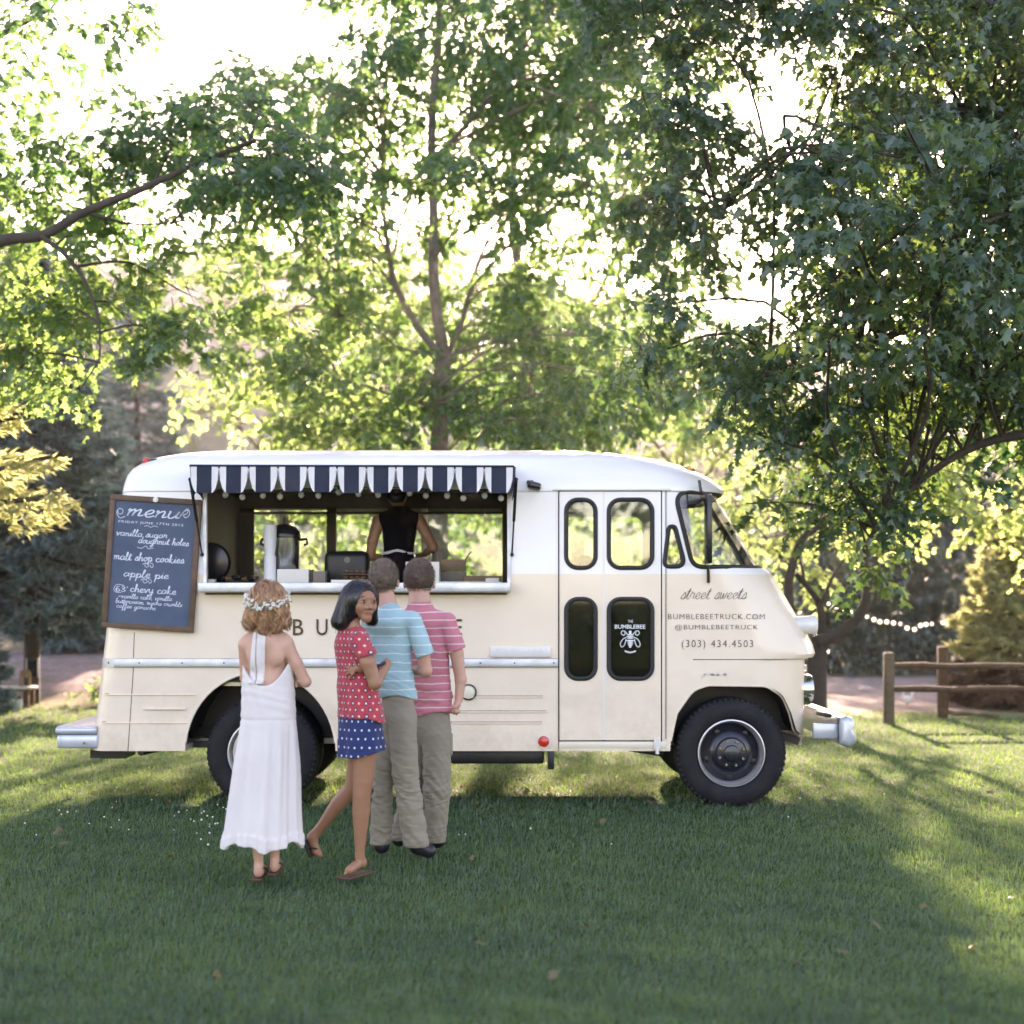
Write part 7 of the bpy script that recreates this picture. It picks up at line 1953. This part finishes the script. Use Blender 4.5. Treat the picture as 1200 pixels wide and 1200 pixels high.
# ================================================================ FENCE, LIGHTS, SMALL THINGS
FW = mat('weathered_fence_wood', (.17, .125, .08), .85, color2=(.09, .065, .045), scale=14, bump=.6, bscale=22)
FW2 = mat('brown_fence_wood', (.12, .065, .035), .85, color2=(.06, .035, .02), scale=14, bump=.6, bscale=22)
x, y, z = on(1041.5, 17.6)
fence = empty('rail_fence', (x, y, z)); tag(fence, 'low two rail wooden fence running off to the right beyond the lawn', 'fence')
def rough_post(w, h, m, loc, name='post'):
    b = MB().box((0, 0, h / 2), (w, w * .95, h), bevel=.012, seg=2)
    o = b.obj(name, m, fence); o.location = loc; return o
rough_post(.115, .86, FW, (0, 0, 0)); rough_post(.115, .86, FW, (2.9, .1, 0))
rough_post(.12, .90, FW2, (.93, .95, 0))
def rail_(p0, p1, m, r=.042):
    b = MB(); n = 8; pts = [Vector(p0).lerp(Vector(p1), i / n) + Vector((0, .006 * math.sin(i * 1.7), .008 * math.sin(i * 2.3))) for i in range(n + 1)]
    b.tube(pts, [r * (.85 + .2 * abs(math.sin(i * 1.3))) for i in range(n + 1)], 7); b.obj('rail', m, fence, 25)
rail_((.02, -.02, .70), (3.0, .08, .68), FW2); rail_((.02, -.02, .42), (3.0, .08, .41), FW2)
rail_((.93, .95, .07), (1.6, .8, .03), FW, .03)
# string lights
bp = [(971, 707.5), (980, 711), (990, 714), (996.6, 717.6), (1006, 720), (1016, 722.8), (1024, 726), (1031, 728.6), (1039, 728.6), (1047, 730), (1055, 731), (1063, 736), (1071.6, 737.6), (1078.6, 733), (1085, 731.8), (1092, 731), (1105, 729.5), (1109, 730), (1115.5, 728.6), (1122, 727), (1131, 726), (1136.5, 723.5), (1144, 723), (1152.5, 720.7), (1157.5, 711.5)]
Ys = 22.5; e = empty('string_lights', P(1064, 734, Ys)); tag(e, 'string of glowing white globe bulbs sagging between trees beyond the fence', 'string lights')
lamp = mat('glowing_bulb', (.9, .88, .8), .4); bb_ = lamp.node_tree.nodes['Principled BSDF']; bb_.inputs['Emission Color'].default_value = (1, .93, .8, 1); bb_.inputs['Emission Strength'].default_value = .7
pts = []
for i, (a, b) in enumerate(bp):
    p = P(a, b, Ys + .3 * math.sin(i * .25)) - e.location
    MB().sph(p, .030 if i % 5 else .022, 12).obj('bulb', lamp, e); pts.append(p + Vector((0, 0, .055)))
    MB().cyl(p + Vector((0, 0, .03)), p + Vector((0, 0, .055)), .014, n=6).obj('socket', M['black'], e)
pts = [P(955, 690, Ys) - e.location] + pts + [P(1175, 690, Ys) - e.location]
MB().tube(pts, .006, 5).obj('cord', M['black'], e)
# hen on the path
x, y, z = on(1063, 20.5); e = empty('white_bird', (x, y, z)); tag(e, 'small white bird pecking on the path behind the fence', 'bird')
wf = mat('white_feathers', (.75, .73, .70), .8, bump=.3)
b = MB().sph((0, 0, .10), .055, 16, scale=(1.25, .85, 1)); b.sph((-.055, 0, .155), .026, 10, scale=(.8, .7, 1.9)); b.sph((.065, 0, .15), .030, 10, scale=(.8, .7, 1.6)); b.sph((.078, 0, .195), .024, 12)
me = b.mesh('body', wf, 80); o = link('body', me, e)
md = o.modifiers.new('r', 'REMESH'); md.mode = 'VOXEL'; md.voxel_size = .008; md.use_smooth_shade = True
MB().cyl((.098, 0, .192), (.125, 0, .186), .007, .001, n=6).obj('beak', M['amber_lens'], e)
for s_ in (-1, 1): MB().cyl((.0, s_ * .02, .06), (.005, s_ * .02, 0), .005, n=6).obj('leg', M['amber_lens'], e)
# box and fittings on the spruce trunk, table beside it
x, y, z = on(38, 20.4); e = empty('notice_box', (x + .01, y, z + .52)); tag(e, 'dark glazed notice box fixed to the blue spruce trunk', 'notice box')
MB().box((0, 0, 0), (.17, .06, .26), bevel=.008).obj('box_body', M['rubber'], e); MB().box((0, -.034, 0), (.13, .006, .21)).obj('pane', M['black_gloss'], e)
for sx in (-.08, .08): MB().box((sx, -.034, 0), (.010, .012, .26)).obj('frame_rail', M['white_paint'], e)
e = empty('wooden_chair', (x - .05, y - .15, z)); tag(e, 'small tan wooden chair back leaning beside the spruce trunk', 'chair')
lw = mat('tan_wood', (.32, .19, .075), .6, var=.3, scale=8)
MB().plate(round_rect(-.07, .08, .22, .50, .06), [round_rect(-.04, .05, .26, .42, .03)], -.02, .01).obj('backrest', lw, e); MB().box((-.02, .06, .22), (.2, .2, .025), bevel=.006).obj('seat', lw, e)
for (a, b_) in ((-.1, -.02), (.07, -.02), (-.1, .14), (.07, .14)): MB().cyl((a, b_, .22), (a - .01, b_ - .01, 0), .012, n=6).obj('leg', lw, e)
x, y, z = on(14, 20.2); e = empty('garden_table', (x, y, z)); tag(e, 'low pale garden table at the left edge beside the spruce trunk', 'table')
MB().box((0, 0, .27), (.62, .32, .03), bevel=.006).obj('tabletop', M['white_card'], e)
for (a, b_) in ((-.26, -.12), (.26, -.12), (-.26, .12), (.26, .12)): MB().box((a, b_, .13), (.03, .03, .26)).obj('leg', M['pastry'], e)
x, y, z = on(23, 19.9); e = empty('lantern', (x, y, z)); tag(e, 'small white lantern on the grass by the garden table', 'lantern')
MB().box((0, 0, .07), (.07, .07, .14), bevel=.01).obj('lantern_body', M['white_card'], e); MB().cyl((0, 0, .14), (0, 0, .18), .035, .005, n=8).obj('lantern_top', M['black'], e)
# ================================================================ HAZE
hm = bpy.data.materials.new('haze'); hm.use_nodes = True; _nt = hm.node_tree
for n in list(_nt.nodes):
    if n.type == 'BSDF_PRINCIPLED': _nt.nodes.remove(n)
_pv = _nt.nodes.new('ShaderNodeVolumePrincipled'); _pv.inputs['Color'].default_value = (1.0, .98, .94, 1)
_pv.inputs['Density'].default_value = HAZE_D; _pv.inputs['Anisotropy'].default_value = .8
_nt.links.new(_pv.outputs[0], [n for n in _nt.nodes if n.type == 'OUTPUT_MATERIAL'][0].inputs['Volume'])
MB().box((0, 180, 35), (540, 500, 74)).obj('haze', hm)['kind'] = 'stuff'
